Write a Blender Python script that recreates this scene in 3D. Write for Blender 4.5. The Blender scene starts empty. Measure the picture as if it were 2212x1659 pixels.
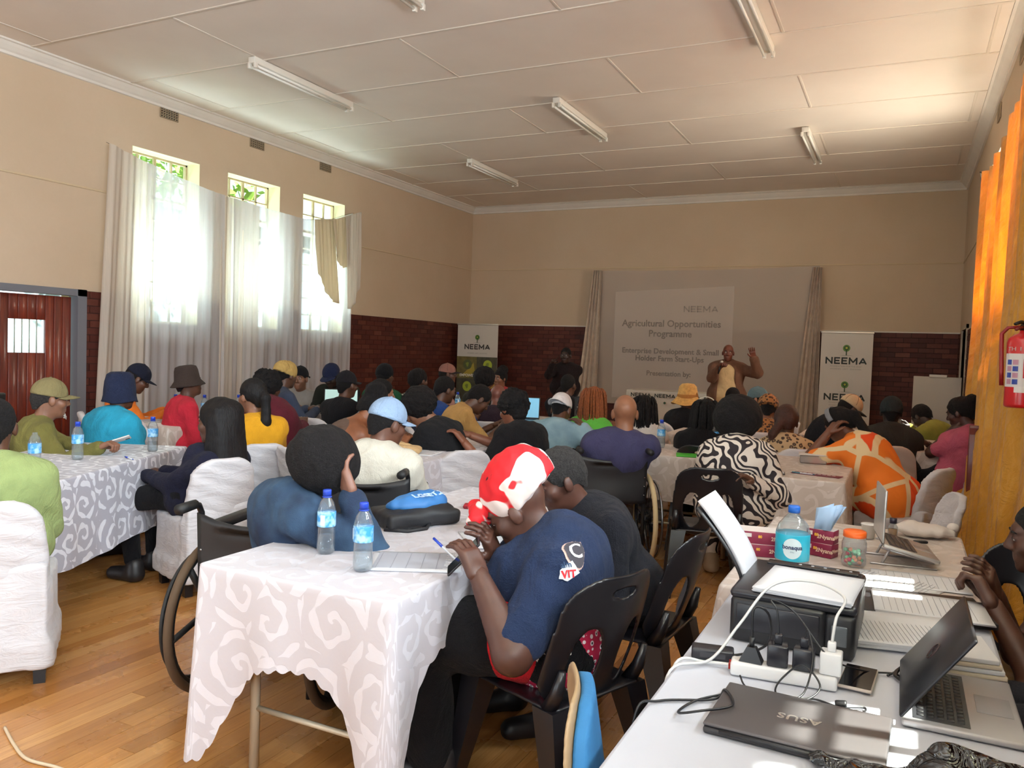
import bpy, bmesh, math, random
import numpy as np
from mathutils import Vector, Matrix
random.seed(7); RNG = np.random.default_rng(7)
SC = bpy.context.scene
COL = SC.collection

# ---------------------------------------------------------------- camera
CAM_H = 1.48
def cam_basis(yaw, pitch, roll):
    cy, sy, cp, sp = math.cos(yaw), math.sin(yaw), math.cos(pitch), math.sin(pitch)
    f = Vector((-sy*cp, cy*cp, sp)); r = Vector((cy, sy, 0)); u = r.cross(f)
    cr, sr = math.cos(roll), math.sin(roll)
    return r*cr+u*sr, u*cr-r*sr, f
_r, _u, _f = cam_basis(.4547, -.043, .0338)
cd = bpy.data.cameras.new('camera'); cam = bpy.data.objects.new('camera', cd); COL.objects.link(cam)
cam.matrix_world = Matrix(((_r.x, _u.x, -_f.x, 0), (_r.y, _u.y, -_f.y, 0), (_r.z, _u.z, -_f.z, CAM_H), (0, 0, 0, 1)))
cd.sensor_fit = 'HORIZONTAL'; cd.sensor_width = 36; cd.lens = 36*1729.4/2212; cd.clip_start = .02; cd.clip_end = 300
SC.camera = cam

# ---------------------------------------------------------------- world, sun, daylight, exposure
W = bpy.data.worlds.new('world'); SC.world = W; W.use_nodes = True
wn = W.node_tree.nodes; wl = W.node_tree.links
bg = wn['Background']; bg.inputs['Strength'].default_value = 2.6
sky = wn.new('ShaderNodeTexSky'); sky.sky_type = 'HOSEK_WILKIE'; sky.turbidity = 4; sky.ground_albedo = .4
SUN_DIR = Vector((-.62, -.10, -.78)).normalized()      # direction the sunlight travels
sky.sun_direction = (-SUN_DIR).normalized()
haze = wn.new('ShaderNodeMix'); haze.data_type = 'RGBA'; haze.inputs[0].default_value = .6; haze.inputs[7].default_value = (.62, .68, .72, 1)
wl.new(sky.outputs['Color'], haze.inputs[6]); wl.new(haze.outputs[2], bg.inputs['Color'])
sd = bpy.data.lights.new('sun', 'SUN'); sd.energy = 24; sd.angle = math.radians(.6); sd.color = (1, .95, .86)
sun = bpy.data.objects.new('sun', sd); COL.objects.link(sun)
sun.rotation_euler = SUN_DIR.to_track_quat('-Z', 'Y').to_euler(); sun.location = (12, 2, 14)

def daylight(name, loc, target, sx, sy, power, color):
    d = bpy.data.lights.new(name, 'AREA'); d.shape = 'RECTANGLE'; d.size = sx; d.size_y = sy; d.energy = power; d.color = color
    o = bpy.data.objects.new(name, d); COL.objects.link(o); o.location = loc
    o.rotation_euler = (Vector(target)-Vector(loc)).to_track_quat('-Z', 'Y').to_euler()
    return o
WIN_L = [(6.64, 7.66), (8.14, 9.16), (9.66, 10.68)]     # the left windows along Y
WIN_R = [(-2.1, -1.1), (-.6, .4), (1.62, 2.05), (2.78, 3.2), (6.64, 7.66), (8.14, 9.16), (9.66, 10.68)]
# daylight standing in the window openings
for a, b in WIN_L:
    daylight('window_daylight', (-8.86, (a+b)/2, 2.42), (-4, (a+b)/2, 4.6), 1.5, 1.0, 75, (.80, .97, 1.0))
for a, b in WIN_R:
    daylight('window_daylight', (1.26, (a+b)/2, 2.75), (-3, (a+b)/2, 5.5), max(.9, b-a), 1.9, 330 if b < 4 else 115, (.82, .91, 1.0) if b < 4 else (1.0, .90, .76))
# soft fill added behind the camera, tilted up to lighten ceiling and walls
daylight('fill_behind_camera', (-1.6, -3.1, 1.5), (-1.6, 5, 5.2), 3.0, 2.6, 26, (.86, .93, 1.0))
daylight('fill_behind_camera', (-5.9, -3.1, 1.5), (-5.9, 5, 5.2), 2.6, 2.6, 70, (.86, .93, 1.0))
vs = SC.view_settings; vs.view_transform = 'Standard'; vs.look = 'None'; vs.exposure = 0.6; vs.gamma = 1; vs.use_curve_mapping = False
SC.cycles.use_denoising = True
SC.cycles.max_bounces = 6; SC.cycles.use_adaptive_sampling = True; SC.cycles.adaptive_threshold = .02; SC.cycles.transparent_max_bounces = 24; SC.cycles.sample_clamp_indirect = 4; SC.cycles.caustics_reflective = False; SC.cycles.caustics_refractive = False

# ---------------------------------------------------------------- helpers: objects
def link(o, parent=None):
    COL.objects.link(o)
    if parent is not None: o.parent = parent
    return o
def tag(o, label=None, cat=None, group=None, kind=None):
    if label: o['label'] = label
    if cat: o['category'] = cat
    if group: o['group'] = group
    if kind: o['kind'] = kind
    return o
def empty(name, loc=(0, 0, 0), rz=0, label=None, cat=None, group=None):
    o = bpy.data.objects.new(name, None); link(o); o.location = loc; o.rotation_euler = (0, 0, rz); o.empty_display_size = .1
    return tag(o, label, cat, group)
def me(name, v, f, m=None, smooth=False, uv=None):
    d = bpy.data.meshes.new(name)
    d.from_pydata([tuple(map(float, p)) for p in v] if not isinstance(v, list) else v, [], f if isinstance(f, list) else f.tolist())
    if smooth: d.polygons.foreach_set('use_smooth', [True]*len(d.polygons))
    if m is not None:
        for k in (m if isinstance(m, (list, tuple)) else [m]): d.materials.append(k)
    if uv is not None:
        l = d.uv_layers.new(name='uv'); uva = np.asarray(uv, dtype=np.float32)
        idx = np.empty(len(d.loops), dtype=np.int32); d.loops.foreach_get('vertex_index', idx)
        l.data.foreach_set('uv', uva[idx].ravel())
    d.update(); return d
def ob(name, d, parent=None, loc=None, rot=None, scale=None):
    o = bpy.data.objects.new(name, d); link(o, parent)
    if loc is not None: o.location = loc
    if rot is not None: o.rotation_euler = rot
    if scale is not None: o.scale = scale
    return o
class MB:
    """collects boxes, tubes, lathes ... and builds ONE mesh object"""
    def __init__(s): s.v = []; s.f = []; s.sm = []; s.mi = []; s.uv = []; s.cm = 0
    def add(s, v, f, smooth=False, uv=None):
        n = len(s.v); s.v += [tuple(map(float, p)) for p in v]; s.f += [tuple(int(i)+n for i in q) for q in f]
        s.sm += [smooth]*len(f); s.mi += [s.cm]*len(f)
        s.uv += [tuple(map(float, p)) for p in uv] if uv is not None else [(p[0], p[1]) for p in s.v[n:]]
        return s
    def box(s, a, b, M=None):
        (x0, y0, z0), (x1, y1, z1) = a, b
        v = [Vector(p) for p in ((x0, y0, z0), (x1, y0, z0), (x1, y1, z0), (x0, y1, z0), (x0, y0, z1), (x1, y0, z1), (x1, y1, z1), (x0, y1, z1))]
        if M is not None: v = [M @ p for p in v]
        return s.add(v, [(0, 3, 2, 1), (4, 5, 6, 7), (0, 1, 5, 4), (1, 2, 6, 5), (2, 3, 7, 6), (3, 0, 4, 7)])
    def bbox(s, a, b, r=.004, M=None, seg=2):
        bm = bmesh.new(); bmesh.ops.create_cube(bm, size=1)
        c = [(p+q)/2 for p, q in zip(a, b)]; d = [q-p for p, q in zip(a, b)]
        for w in bm.verts: w.co = Vector((w.co.x*d[0]+c[0], w.co.y*d[1]+c[1], w.co.z*d[2]+c[2]))
        bmesh.ops.bevel(bm, geom=bm.edges[:], offset=min(r, min(map(abs, d))*.49), segments=seg, affect='EDGES', profile=.5)
        return s.bm(bm, M, True)
    def bm(s, bm, M=None, smooth=False):
        bm.verts.index_update(); v = [(M @ w.co) if M is not None else w.co.copy() for w in bm.verts]
        f = [[w.index for w in q.verts] for q in bm.faces]; bm.free(); return s.add(v, f, smooth)
    def tube(s, pts, r, n=8, cap=True, smooth=True, closed=False):
        P = [Vector(p) for p in pts]; N = len(P); R = r if isinstance(r, (list, tuple)) else [r]*N
        v = []; f = []; pu = None
        for i, p in enumerate(P):
            t = (P[(i+1) % N]-P[i-1]) if closed else (P[min(i+1, N-1)]-P[max(i-1, 0)])
            t = t.normalized() if t.length > 1e-9 else Vector((0, 0, 1))
            if pu is None: pu = t.orthogonal().normalized()
            pu = (pu-t*pu.dot(t)); pu = pu.normalized() if pu.length > 1e-6 else t.orthogonal().normalized(); w = t.cross(pu)
            for k in range(n):
                a = 2*math.pi*k/n; v.append(p+(pu*math.cos(a)+w*math.sin(a))*R[i])
        M = N if closed else N-1
        for i in range(M):
            for k in range(n):
                j = (i+1) % N; f.append((i*n+k, i*n+(k+1) % n, j*n+(k+1) % n, j*n+k))
        if cap and not closed:
            f.append(tuple(range(n-1, -1, -1))); f.append(tuple((N-1)*n+k for k in range(n)))
        return s.add(v, f, smooth)
    def lathe(s, prof, n=20, c=(0, 0, 0), smooth=True, M=None):
        v = []; f = []
        for (r, z) in prof:
            for k in range(n):
                a = 2*math.pi*k/n; p = Vector((c[0]+r*math.cos(a), c[1]+r*math.sin(a), c[2]+z)); v.append(M @ p if M is not None else p)
        for i in range(len(prof)-1):
            for k in range(n): f.append((i*n+k, i*n+(k+1) % n, (i+1)*n+(k+1) % n, (i+1)*n+k))
        if prof[0][0] > 1e-6: f.append(tuple(range(n-1, -1, -1)))
        if prof[-1][0] > 1e-6: f.append(tuple((len(prof)-1)*n+k for k in range(n)))
        return s.add(v, f, smooth)
    def prism(s, poly, h0, h1, M=None, smooth=False):
        n = len(poly); v = [Vector((p[0], p[1], h0)) for p in poly]+[Vector((p[0], p[1], h1)) for p in poly]
        if M is not None: v = [M @ p for p in v]
        f = [tuple(range(n-1, -1, -1)), tuple(range(n, 2*n))]+[(i, (i+1) % n, n+(i+1) % n, n+i) for i in range(n)]
        return s.add(v, f, smooth)
    def grid(s, P, nu, nv, smooth=True, uv=None, closed_u=False):
        f = []
        for j in range(nv-1):
            for i in range(nu if closed_u else nu-1):
                i2 = (i+1) % nu; f.append((j*nu+i, j*nu+i2, (j+1)*nu+i2, (j+1)*nu+i))
        return s.add(P, f, smooth, uv)
    def mesh(s, name, m):
        d = bpy.data.meshes.new(name); d.from_pydata(s.v, [], s.f)
        d.polygons.foreach_set('use_smooth', s.sm)
        for k in (m if isinstance(m, (list, tuple)) else [m]): d.materials.append(k)
        d.polygons.foreach_set('material_index', s.mi)
        l = d.uv_layers.new(name='uv'); idx = np.empty(len(d.loops), dtype=np.int32); d.loops.foreach_get('vertex_index', idx)
        l.data.foreach_set('uv', np.asarray(s.uv, dtype=np.float32)[idx].ravel())
        d.update(); return d
    def build(s, name, m, parent=None, loc=None, rot=None): return ob(name, s.mesh(name, m), parent, loc, rot)
def copy_tree(o, parent=None, loc=None, rz=None):
    c = o.copy(); link(c)
    if parent is not None: c.parent = parent
    if loc is not None: c.location = loc
    if rz is not None: c.rotation_euler = (0, 0, rz)
    for ch in list(o.children): copy_tree(ch, c)
    return c
_text_cache = {}
def text_mesh(txt, size, bold=0.0, align='CENTER', spacing=1.0, extrude=.0006):
    """flat lettering as a mesh in the XY plane"""
    k = (txt, size, bold, align, spacing)
    if k not in _text_cache:
        c = bpy.data.curves.new('lettering', 'FONT'); c.body = txt; c.size = size; c.offset = bold; c.align_x = align; c.align_y = 'CENTER'
        c.space_character = spacing; c.extrude = extrude; c.resolution_u = 3
        o = bpy.data.objects.new('lettering', c); COL.objects.link(o)
        dg = bpy.context.evaluated_depsgraph_get(); d = bpy.data.meshes.new_from_object(o.evaluated_get(dg))
        bpy.data.objects.remove(o); bpy.data.curves.remove(c); _text_cache[k] = d
    return _text_cache[k].copy()
def text(name, txt, size, m, parent, M, bold=0.0, align='CENTER', spacing=1.0):
    d = text_mesh(txt, size, bold, align, spacing); d.materials.clear(); d.materials.append(m); d.transform(M)
    return ob(name, d, parent)

def stroke_text(name, txt, size, m, parent, M, wt=.21, gap=.18):
    """heavy sans capitals drawn with straight strokes, centred, in the XY plane"""
    G = {'N': (.78, [((0, 0), (0, 1)), ((0, 1), (.78, 0)), ((.78, 0), (.78, 1))]), 'E': (.6, [((0, 0), (0, 1)), ((0, 1), (.6, 1)), ((0, .5), (.52, .5)), ((0, 0), (.6, 0))]),
         'M': (.95, [((0, 0), (0, 1)), ((0, 1), (.475, .25)), ((.475, .25), (.95, 1)), ((.95, 1), (.95, 0))]), 'A': (.86, [((0, 0), (.43, 1)), ((.43, 1), (.86, 0)), ((.17, .28), (.69, .28))])}
    tot = sum(G[c][0]+wt for c in txt)+gap*(len(txt)-1); x = -tot/2+wt/2; g = MB(); k = 0
    for c in txt:
        for (a, b) in G[c][1]:
            A = Vector((x+a[0], a[1]*(1-wt)+wt/2-.5, 0)); B_ = Vector((x+b[0], b[1]*(1-wt)+wt/2-.5, 0)); d = (B_-A).normalized(); n = Vector((-d.y, d.x, 0))*wt/2; e = d*wt/2*(1 if abs(d.x) < .01 or abs(d.y) < .01 else .3); z = .0004*k/size; k += 1
            g.add([M @ (Vector((q.x, q.y, z))*size) for q in (A-e-n, B_+e-n, B_+e+n, A-e+n)], [(0, 1, 2, 3)])
        x += G[c][0]+wt+gap
    return g.build(name, m, parent)

# ---------------------------------------------------------------- helpers: materials
def srgb(c):
    if isinstance(c, str):
        c = c.lstrip('#'); c = ''.join(q*2 for q in c) if len(c) == 3 else c; c = tuple(int(c[i:i+2], 16)/255 for i in (0, 2, 4))
    return tuple((x/12.92 if x <= .04045 else ((x+.055)/1.055)**2.4) for x in c)
class NT:
    def __init__(s, m): s.m = m; s.t = m.node_tree; s.n = s.t.nodes; s.l = s.t.links; s.b = s.n.get('Principled BSDF')
    def new(s, ty, **kw):
        n = s.n.new('ShaderNode'+ty)
        for k, v in kw.items(): setattr(n, k, v)
        return n
    def con(s, a, b): s.l.new(a, b); return s
    def val(s, sock, x):
        if hasattr(x, 'is_output') or isinstance(x, bpy.types.NodeSocket): s.l.new(x, sock)
        else: sock.default_value = x
    def math(s, op, a, b=0.0, c=0.0, clamp=False):
        n = s.new('Math', operation=op, use_clamp=clamp); s.val(n.inputs[0], a); s.val(n.inputs[1], b); s.val(n.inputs[2], c); return n.outputs[0]
    def mix(s, f, a, b, blend='MIX'):
        n = s.new('Mix', data_type='RGBA', blend_type=blend)
        s.val(n.inputs[0], f)
        for i, x in ((6, a), (7, b)):
            if isinstance(x, bpy.types.NodeSocket): s.l.new(x, n.inputs[i])
            else: n.inputs[i].default_value = (*x, 1) if len(x) == 3 else x
        return n.outputs[2]
    def noise(s, scale, detail=3, vec=None, rough=.55, dist=0.0):
        n = s.new('TexNoise'); n.inputs['Scale'].default_value = scale; n.inputs['Detail'].default_value = detail
        n.inputs['Roughness'].default_value = rough; n.inputs['Distortion'].default_value = dist
        if vec is not None: s.l.new(vec, n.inputs['Vector'])
        return n.outputs['Fac']
    def ramp(s, f, stops):
        n = s.new('ValToRGB'); e = n.color_ramp.elements
        while len(e) > 1: e.remove(e[-1])
        e[0].position = stops[0][0]; e[0].color = (*stops[0][1], 1)
        for p, c in stops[1:]: q = e.new(p); q.color = (*c, 1)
        s.l.new(f, n.inputs[0]); return n.outputs[0]
    def pos(s, kind='pos'):
        if kind == 'pos': return s.new('NewGeometry').outputs['Position']
        return s.new('TexCoord').outputs[kind]
    def mapping(s, vec, scale=(1, 1, 1), rot=(0, 0, 0), loc=(0, 0, 0)):
        n = s.new('Mapping'); s.l.new(vec, n.inputs[0]); n.inputs['Scale'].default_value = scale; n.inputs['Rotation'].default_value = rot; n.inputs['Location'].default_value = loc
        return n.outputs[0]
    def bump(s, h, strength=.3, dist=.01):
        n = s.new('Bump'); n.inputs['Strength'].default_value = strength; n.inputs['Distance'].default_value = dist
        s.l.new(h, n.inputs['Height']); s.l.new(n.outputs[0], s.b.inputs['Normal']); return n
    def sep(s, vec):
        n = s.new('SeparateXYZ'); s.l.new(vec, n.inputs[0]); return n.outputs
_mats = {}
def mat(name, color=None, rough=.6, metal=0.0, spec=.5, var=0.0, vscale=6, bump=0.0, bscale=60, fn=None, sheen=0.0, alpha=None, coat=0.0, sss=0.0, coord='pos'):
    if name in _mats: return _mats[name]
    m = bpy.data.materials.new(name); m.use_nodes = True; t = NT(m); b = t.b
    if color is not None:
        c = srgb(color); b.inputs['Base Color'].default_value = (*c, 1); m.diffuse_color = (*c, 1)
        if var > 0:
            f = t.noise(vscale, 4, t.pos(coord)); lo = tuple(x*(1-var) for x in c); hi = tuple(min(1, x*(1+var)) for x in c)
            t.con(t.ramp(f, [(.3, lo), (.7, hi)]), b.inputs['Base Color'])
    b.inputs['Roughness'].default_value = rough; b.inputs['Metallic'].default_value = metal; b.inputs['Specular IOR Level'].default_value = spec
    if sheen: b.inputs['Sheen Weight'].default_value = sheen
    if coat: b.inputs['Coat Weight'].default_value = coat; b.inputs['Coat Roughness'].default_value = .1
    if sss: b.inputs['Subsurface Weight'].default_value = sss; b.inputs['Subsurface Radius'].default_value = (.02, .008, .004); b.inputs['Subsurface Scale'].default_value = .3
    if bump: t.bump(t.noise(bscale, 3, t.pos(coord)), bump, .004)
    if fn: fn(t, b)
    _mats[name] = m; return m
def fabric(color, rough=.9, var=.12, weave=.35):
    k = 'fabric_%s_%s' % (color.lstrip('#'), rough)
    def fn(t, b):
        p = t.pos('Object'); t.bump(t.math('ADD', t.noise(7, 5, t.mapping(p, (1, 1, .7)), .6, 1.8), t.math('MULTIPLY', t.noise(260, 2, p), .15)), weave*2.4, .025)
    return mat(k, color, rough, spec=.2, var=var, vscale=9, fn=fn, sheen=.03, coord='Object')
def plain(color, rough=.5, metal=0.0, **kw): return mat('paint_%s_%s_%s' % (color.lstrip('#'), rough, metal), color, rough, metal, **kw)
# ================================================================ THE ROOM
XL, XR, YB, YF, ZC, ZR, ZB = -8.39, .79, 15.0, -2.6, 4.445, 3.138, 1.98
TH = .30
def plaster_fn(t, b):
    p = t.pos(); f = t.noise(.9, 4, p); g = t.noise(24, 3, p)
    t.con(t.mix(t.math('MULTIPLY', g, .25), t.ramp(f, [(.3, srgb('#c8b197')), (.7, srgb('#d0baa1'))]), srgb('#bda68b')), b.inputs['Base Color'])
    t.bump(t.noise(140, 3, p), .08, .004)
PLASTER = mat('plaster_cream', '#d8c4a2', .85, fn=plaster_fn)
def ceil_fn(t, b):
    p = t.pos(); t.con(t.ramp(t.noise(1.1, 5, p), [(.3, srgb('#e2d6cb')), (.72, srgb('#eadfd4'))]), b.inputs['Base Color'])
CEIL = mat('ceiling_board', '#ded5ca', .8, fn=ceil_fn)
STRIP = plain('#ddd2c6', .7)
TRIM = mat('cornice_white', '#e0d9d0', .6, var=.04, vscale=3)
MORTAR = mat('mortar', '#3c211b', .9, var=.2, vscale=20)
def rnd(t):
    a = t.new('ObjectInfo').outputs['Random']; b = t.new('NewGeometry').outputs['Random Per Island']
    return t.math('FRACT', t.math('ADD', t.math('MULTIPLY', a, 7.31), b))
def brick_fn(t, b):
    r = rnd(t); c = t.ramp(r, [(0, srgb('#4a201a')), (.35, srgb('#5e2a20')), (.6, srgb('#562720')), (.8, srgb('#703a2c')), (.93, srgb('#482420')), (1, srgb('#7a4436'))])
    n = t.noise(38, 4, t.pos()); t.con(t.mix(t.math('MULTIPLY', n, .5), c, srgb('#3a1612')), b.inputs['Base Color']); t.bump(n, .3, .004)
BRICK = mat('brick_face', '#5e2a20', .55, fn=brick_fn, spec=.35)
def plank_fn(t, b):
    r = rnd(t); p = t.pos()
    q = t.mapping(p, (22, 1.3, 1)); com = t.new('CombineXYZ'); t.con(t.math('MULTIPLY', r, 40), com.inputs[0]); t.con(t.math('MULTIPLY', r, 17), com.inputs[1])
    va = t.new('VectorMath', operation='ADD'); t.con(q, va.inputs[0]); t.con(com.outputs[0], va.inputs[1])
    g = t.noise(2.2, 6, va.outputs[0], .65, 1.2)
    base = t.ramp(r, [(0, srgb('#a9743c')), (.3, srgb('#bf884c')), (.55, srgb('#b37b42')), (.8, srgb('#cb985c')), (1, srgb('#9c6733'))])
    c = t.mix(t.ramp(g, [(.38, (0, 0, 0)), (.68, (1, 1, 1))]), base, srgb('#7d4519'))
    t.con(t.mix(.62, c, base), b.inputs['Base Color'])
    t.con(t.ramp(t.noise(3, 4, p), [(.3, (.2,)*3), (.75, (.38,)*3)]), b.inputs['Roughness'])
    t.bump(g, .06, .002)
PLANK = mat('floor_plank', '#b27438', .28, fn=plank_fn, spec=.5)
GAP = plain('#3a2213', .8)

# ---- floor
fl = MB().box((XL-TH, YF-TH, -.12), (XR+TH, YB+TH, -.011)).build('floor', GAP); tag(fl, kind='structure')
unit = MB().box((0, 0, -.0105), (1, 1, 0)).mesh('plank', PLANK)
PW = .087; cand = []
x = XL
while x < XR-.01:
    w = min(PW, XR-x); y = YF-random.random()*1.5
    while y < YB:
        L = 1.0+random.random()*1.7; y0, y1 = max(y, YF), min(y+L, YB)
        if y1-y0 > .02: cand.append((x, y0, w-.0018, y1-y0-.0018))
        y += L
    x += PW
def in_view(P, margin=0):
    d = Vector(P)-Vector((0, 0, CAM_H)); z = d.dot(_f)
    if z <= .2: return False
    u = 1106+1729.4*d.dot(_r)/z; v = 829.5-1729.4*d.dot(_u)/z
    return -margin < u < 2212+margin and -margin < v < 1659+margin
def plank_key(c):
    cx, cy = c[0]+c[2]/2, c[1]+c[3]/2
    vis = any(in_view((cx, c[1]+c[3]*k, 0)) for k in (0, .5, 1)) and not (-.48 < cx < .3 and cy < 4)
    return (0 if vis else 1, math.hypot(cx, cy))
cand.sort(key=plank_key)
for c in cand[:300]: ob('plank', unit, fl, (c[0], c[1], 0), None, (c[2], c[3], 1))
rest = MB()
for c in cand[300:]: rest.box((c[0], c[1], -.0105), (c[0]+c[2], c[1]+c[3], 0))
tag(rest.build('plank_field', PLANK, fl), kind='stuff')

# ---- walls
def wall_panels(axis, at, out, u0, u1, z0, z1, holes):
    """boxes of a wall with rectangular openings; axis 'x' = plane X=at running along Y"""
    mb = MB(); us = sorted({u0, u1, *[h[0] for h in holes], *[h[1] for h in holes]}); zs = sorted({z0, z1, *[h[2] for h in holes], *[h[3] for h in holes]})
    us = [u for u in us if u0 <= u <= u1]; zs = [z for z in zs if z0 <= z <= z1]
    for a, b in zip(us, us[1:]):
        run = None
        for c, d in zip(zs, zs[1:]):
            if not any(h[0] <= (a+b)/2 <= h[1] and h[2] <= (c+d)/2 <= h[3] for h in holes):
                lo, hi = sorted((at, at+out))
                if axis == 'x': mb.box((lo, a, c), (hi, b, d))
                else: mb.box((a, lo, c), (b, hi, d))
    return mb
DOOR1 = (5.02, 5.97)
holesL = [(a, b, 1.66, 3.76) for a, b in WIN_L]+[(DOOR1[0], DOOR1[1], 0, 1.93)]
holesR = [(a, b, 1.66, 3.76) for a, b in WIN_R]+[(13.1, 14.15, 0, 2.0)]
holesF = [(-3.1, -.1, .02, 2.85), (-7.2, -4.6, .02, 2.85)]
wl_ = wall_panels('x', XL, -TH, YF-TH, YB+TH, 0, ZC+.1, holesL).build('wall_left', PLASTER); tag(wl_, kind='structure')
wr_ = wall_panels('x', XR, TH, YF-TH, YB+TH, 0, ZC+.1, holesR).build('wall_right', PLASTER); tag(wr_, kind='structure')
wb_ = wall_panels('y', YB, TH, XL, XR, 0, ZC+.1, []).build('wall_back', PLASTER); tag(wb_, kind='structure')
wf_ = wall_panels('y', YF, -TH, XL, XR, 0, ZC+.1, holesF).build('wall_front', PLASTER); tag(wf_, kind='structure')
# brick dado: mortar bed and single bricks
BP, BH = .232, .0825
bunit = bpy.data.meshes.new('brick')
_b = bmesh.new(); bmesh.ops.create_cube(_b, size=1); bmesh.ops.bevel(_b, geom=_b.edges[:], offset=.03, segments=1, affect='EDGES'); _b.to_mesh(bunit); _b.free(); bunit.materials.append(BRICK)
def brickwork(wall, axis, at, sign, u0, u1, holes, near):
    mb = MB(); bed = .006
    for a, b in [(u0, u1)]:
        pass
    us = sorted({u0, u1, *[h[0] for h in holes], *[h[1] for h in holes]})
    for a, b in zip(us, us[1:]):
        if any(h[0] <= (a+b)/2 <= h[1] and h[2] < 1.9 for h in holes if h[2] < .1): continue
        zt = min([h[2] for h in holes if h[0] <= (a+b)/2 <= h[1]]+[ZB]); p, q = sorted((at, at+sign*bed))
        if axis == 'x': mb.box((p, a, 0), (q, b, zt))
        else: mb.box((a, p, 0), (b, q, zt))
    mb.build('mortar_bed', MORTAR, wall)
    items = []
    for r in range(24):
        z = r*BH; u = u0-(BP/2 if r % 2 else 0)
        while u < u1:
            a, b = max(u, u0), min(u+BP, u1); u += BP
            parts = [(a, b)]
            for h in holes:
                if h[2] < z+BH-.01 and h[3] > z+.01:
                    np_ = []
                    for c, d in parts:
                        if d <= h[0] or c >= h[1]: np_.append((c, d))
                        else:
                            if c < h[0]: np_.append((c, h[0]))
                            if d > h[1]: np_.append((h[1], d))
                    parts = np_
            items += [(c, d, z) for c, d in parts if d-c > .03]
    items.sort(key=lambda q: near((q[0]+q[1])/2, q[2]))
    rest = MB()
    for i, (c, d, z) in enumerate(items):
        pr = .012+.004*random.random(); cu = (c+d)/2; cz = z+BH/2; su = d-c-.009; sz = BH-.0095; cn = at+sign*(pr/2+.001)
        if i < 300:
            if axis == 'x': ob('brick', bunit, wall, (cn, cu, cz), None, (pr, su, sz))
            else: ob('brick', bunit, wall, (cu, cn, cz), None, (su, pr, sz))
        else:
            if axis == 'x': rest.box((cn-pr/2, cu-su/2, cz-sz/2), (cn+pr/2, cu+su/2, cz+sz/2))
            else: rest.box((cu-su/2, cn-pr/2, cz-sz/2), (cu+su/2, cn+pr/2, cz+sz/2))
    tag(rest.build('brickwork', BRICK, wall), kind='stuff')
brickwork(wl_, 'x', XL, 1, YF, YB, holesL, lambda u, z: (0 if (u > 10.7 and z > .7) or (5.9 < u < 6.35) else 1, abs(u-12.4), -z))
brickwork(wb_, 'y', YB, -1, XL, XR, [], lambda u, z: (0 if z > .65 and (-7.75 < u < -5.55 or u > -.65) else 1, -z))
brickwork(wr_, 'x', XR, -1, YF, YB, holesR, lambda u, z: (0 if u > 14.1 or 5 < u < 7.5 else 1, -z))
brickwork(wf_, 'y', YF, 1, XL, XR, holesF, lambda u, z: (1, -z))

# ---- ceiling of boards with cover strips
ce = MB().box((XL-TH, YF-TH, ZC+.013), (XR+TH, YB+TH, ZC+.1)).build('ceiling', CEIL); tag(ce, kind='structure')
rows = [YF]+[6.52+1.188*k for k in range(-7, 8) if YF+.1 < 6.52+1.188*k < YB-.1]+[YB]
for i, (a, b) in enumerate(zip(rows, rows[1:])):
    first = -2.84 if (round((a-6.52)/1.188) % 2) else -1.14
    js = sorted([first+3.4*k for k in range(-4, 3) if XL+.05 < first+3.4*k < XR-.05])
    xs = [XL]+js+[XR]
    for c, d in zip(xs, xs[1:]): MB().box((c+.002, a+.002, ZC), (d-.002, b-.002, ZC+.012)).build('ceiling_board', CEIL, ce)
    for j in js: MB().bbox((j-.014, a+.012, ZC-.006), (j+.014, b-.012, ZC+.002), .003).build('cover_strip', STRIP, ce)
    if a > YF+.1: MB().bbox((XL, a-.016, ZC-.008), (XR, a+.016, ZC+.002), .003).build('cover_strip', STRIP, ce)
# ---- cornice and rails
prof = [(0, 0), (.13, 0), (.13, -.018), (.105, -.024), (.085, -.05), (.05, -.085), (.028, -.10), (.024, -.125), (0, -.13)]
def run_trim(name, axis, at, sign, u0, u1, z, pr):
    v = []
    for u in (u0, u1):
        for o, h in pr: v.append((at+sign*o, u, z+h) if axis == 'x' else (u, at+sign*o, z+h))
    n = len(pr); f = [(i, (i+1) % n, n+(i+1) % n, n+i) for i in range(n)]+[tuple(range(n)), tuple(range(2*n-1, n-1, -1))]
    return tag(MB().add(v, f).build(name, TRIM), kind='structure')
run_trim('trim_1', 'x', XL, 1, YF, YB, ZC, prof); run_trim('trim_2', 'y', YB, -1, XL, XR, ZC, prof); run_trim('trim_3', 'x', XR, -1, YF, YB, ZC, prof)
RAIL = [(0, .012), (.01, .012), (.014, .004), (.014, -.008), (.008, -.012), (0, -.012)]
_keep = TRIM; TRIM = mat('rail_paint', '#cdb797', .6)
def rail(n, at, sign, wins):
    cuts = [YF]+[q for w in wins for q in w]+[YB]; pts = list(zip(cuts[::2], cuts[1::2])); first = None
    for a, b in pts:
        o = run_trim('trim_%d' % n if first is None else 'rail_run', 'x', at, sign, a, b, ZR, RAIL)
        if first is None: first = o
        else: o.parent = first
rail(4, XL, 1, WIN_L); rail(6, XR, -1, WIN_R); run_trim('trim_5', 'y', YB, -1, XL, XR, ZR, RAIL); TRIM = _keep
run_trim('trim_7', 'y', YB, -1, XL, XR, ZB+.012, [(0, .012), (.02, .008), (.02, -.012), (0, -.012)])
run_trim('baseboard_back', 'y', YB, -1, XL, XR, .05, [(0, .05), (.03, .05), (.03, -.05), (0, -.05)])
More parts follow.
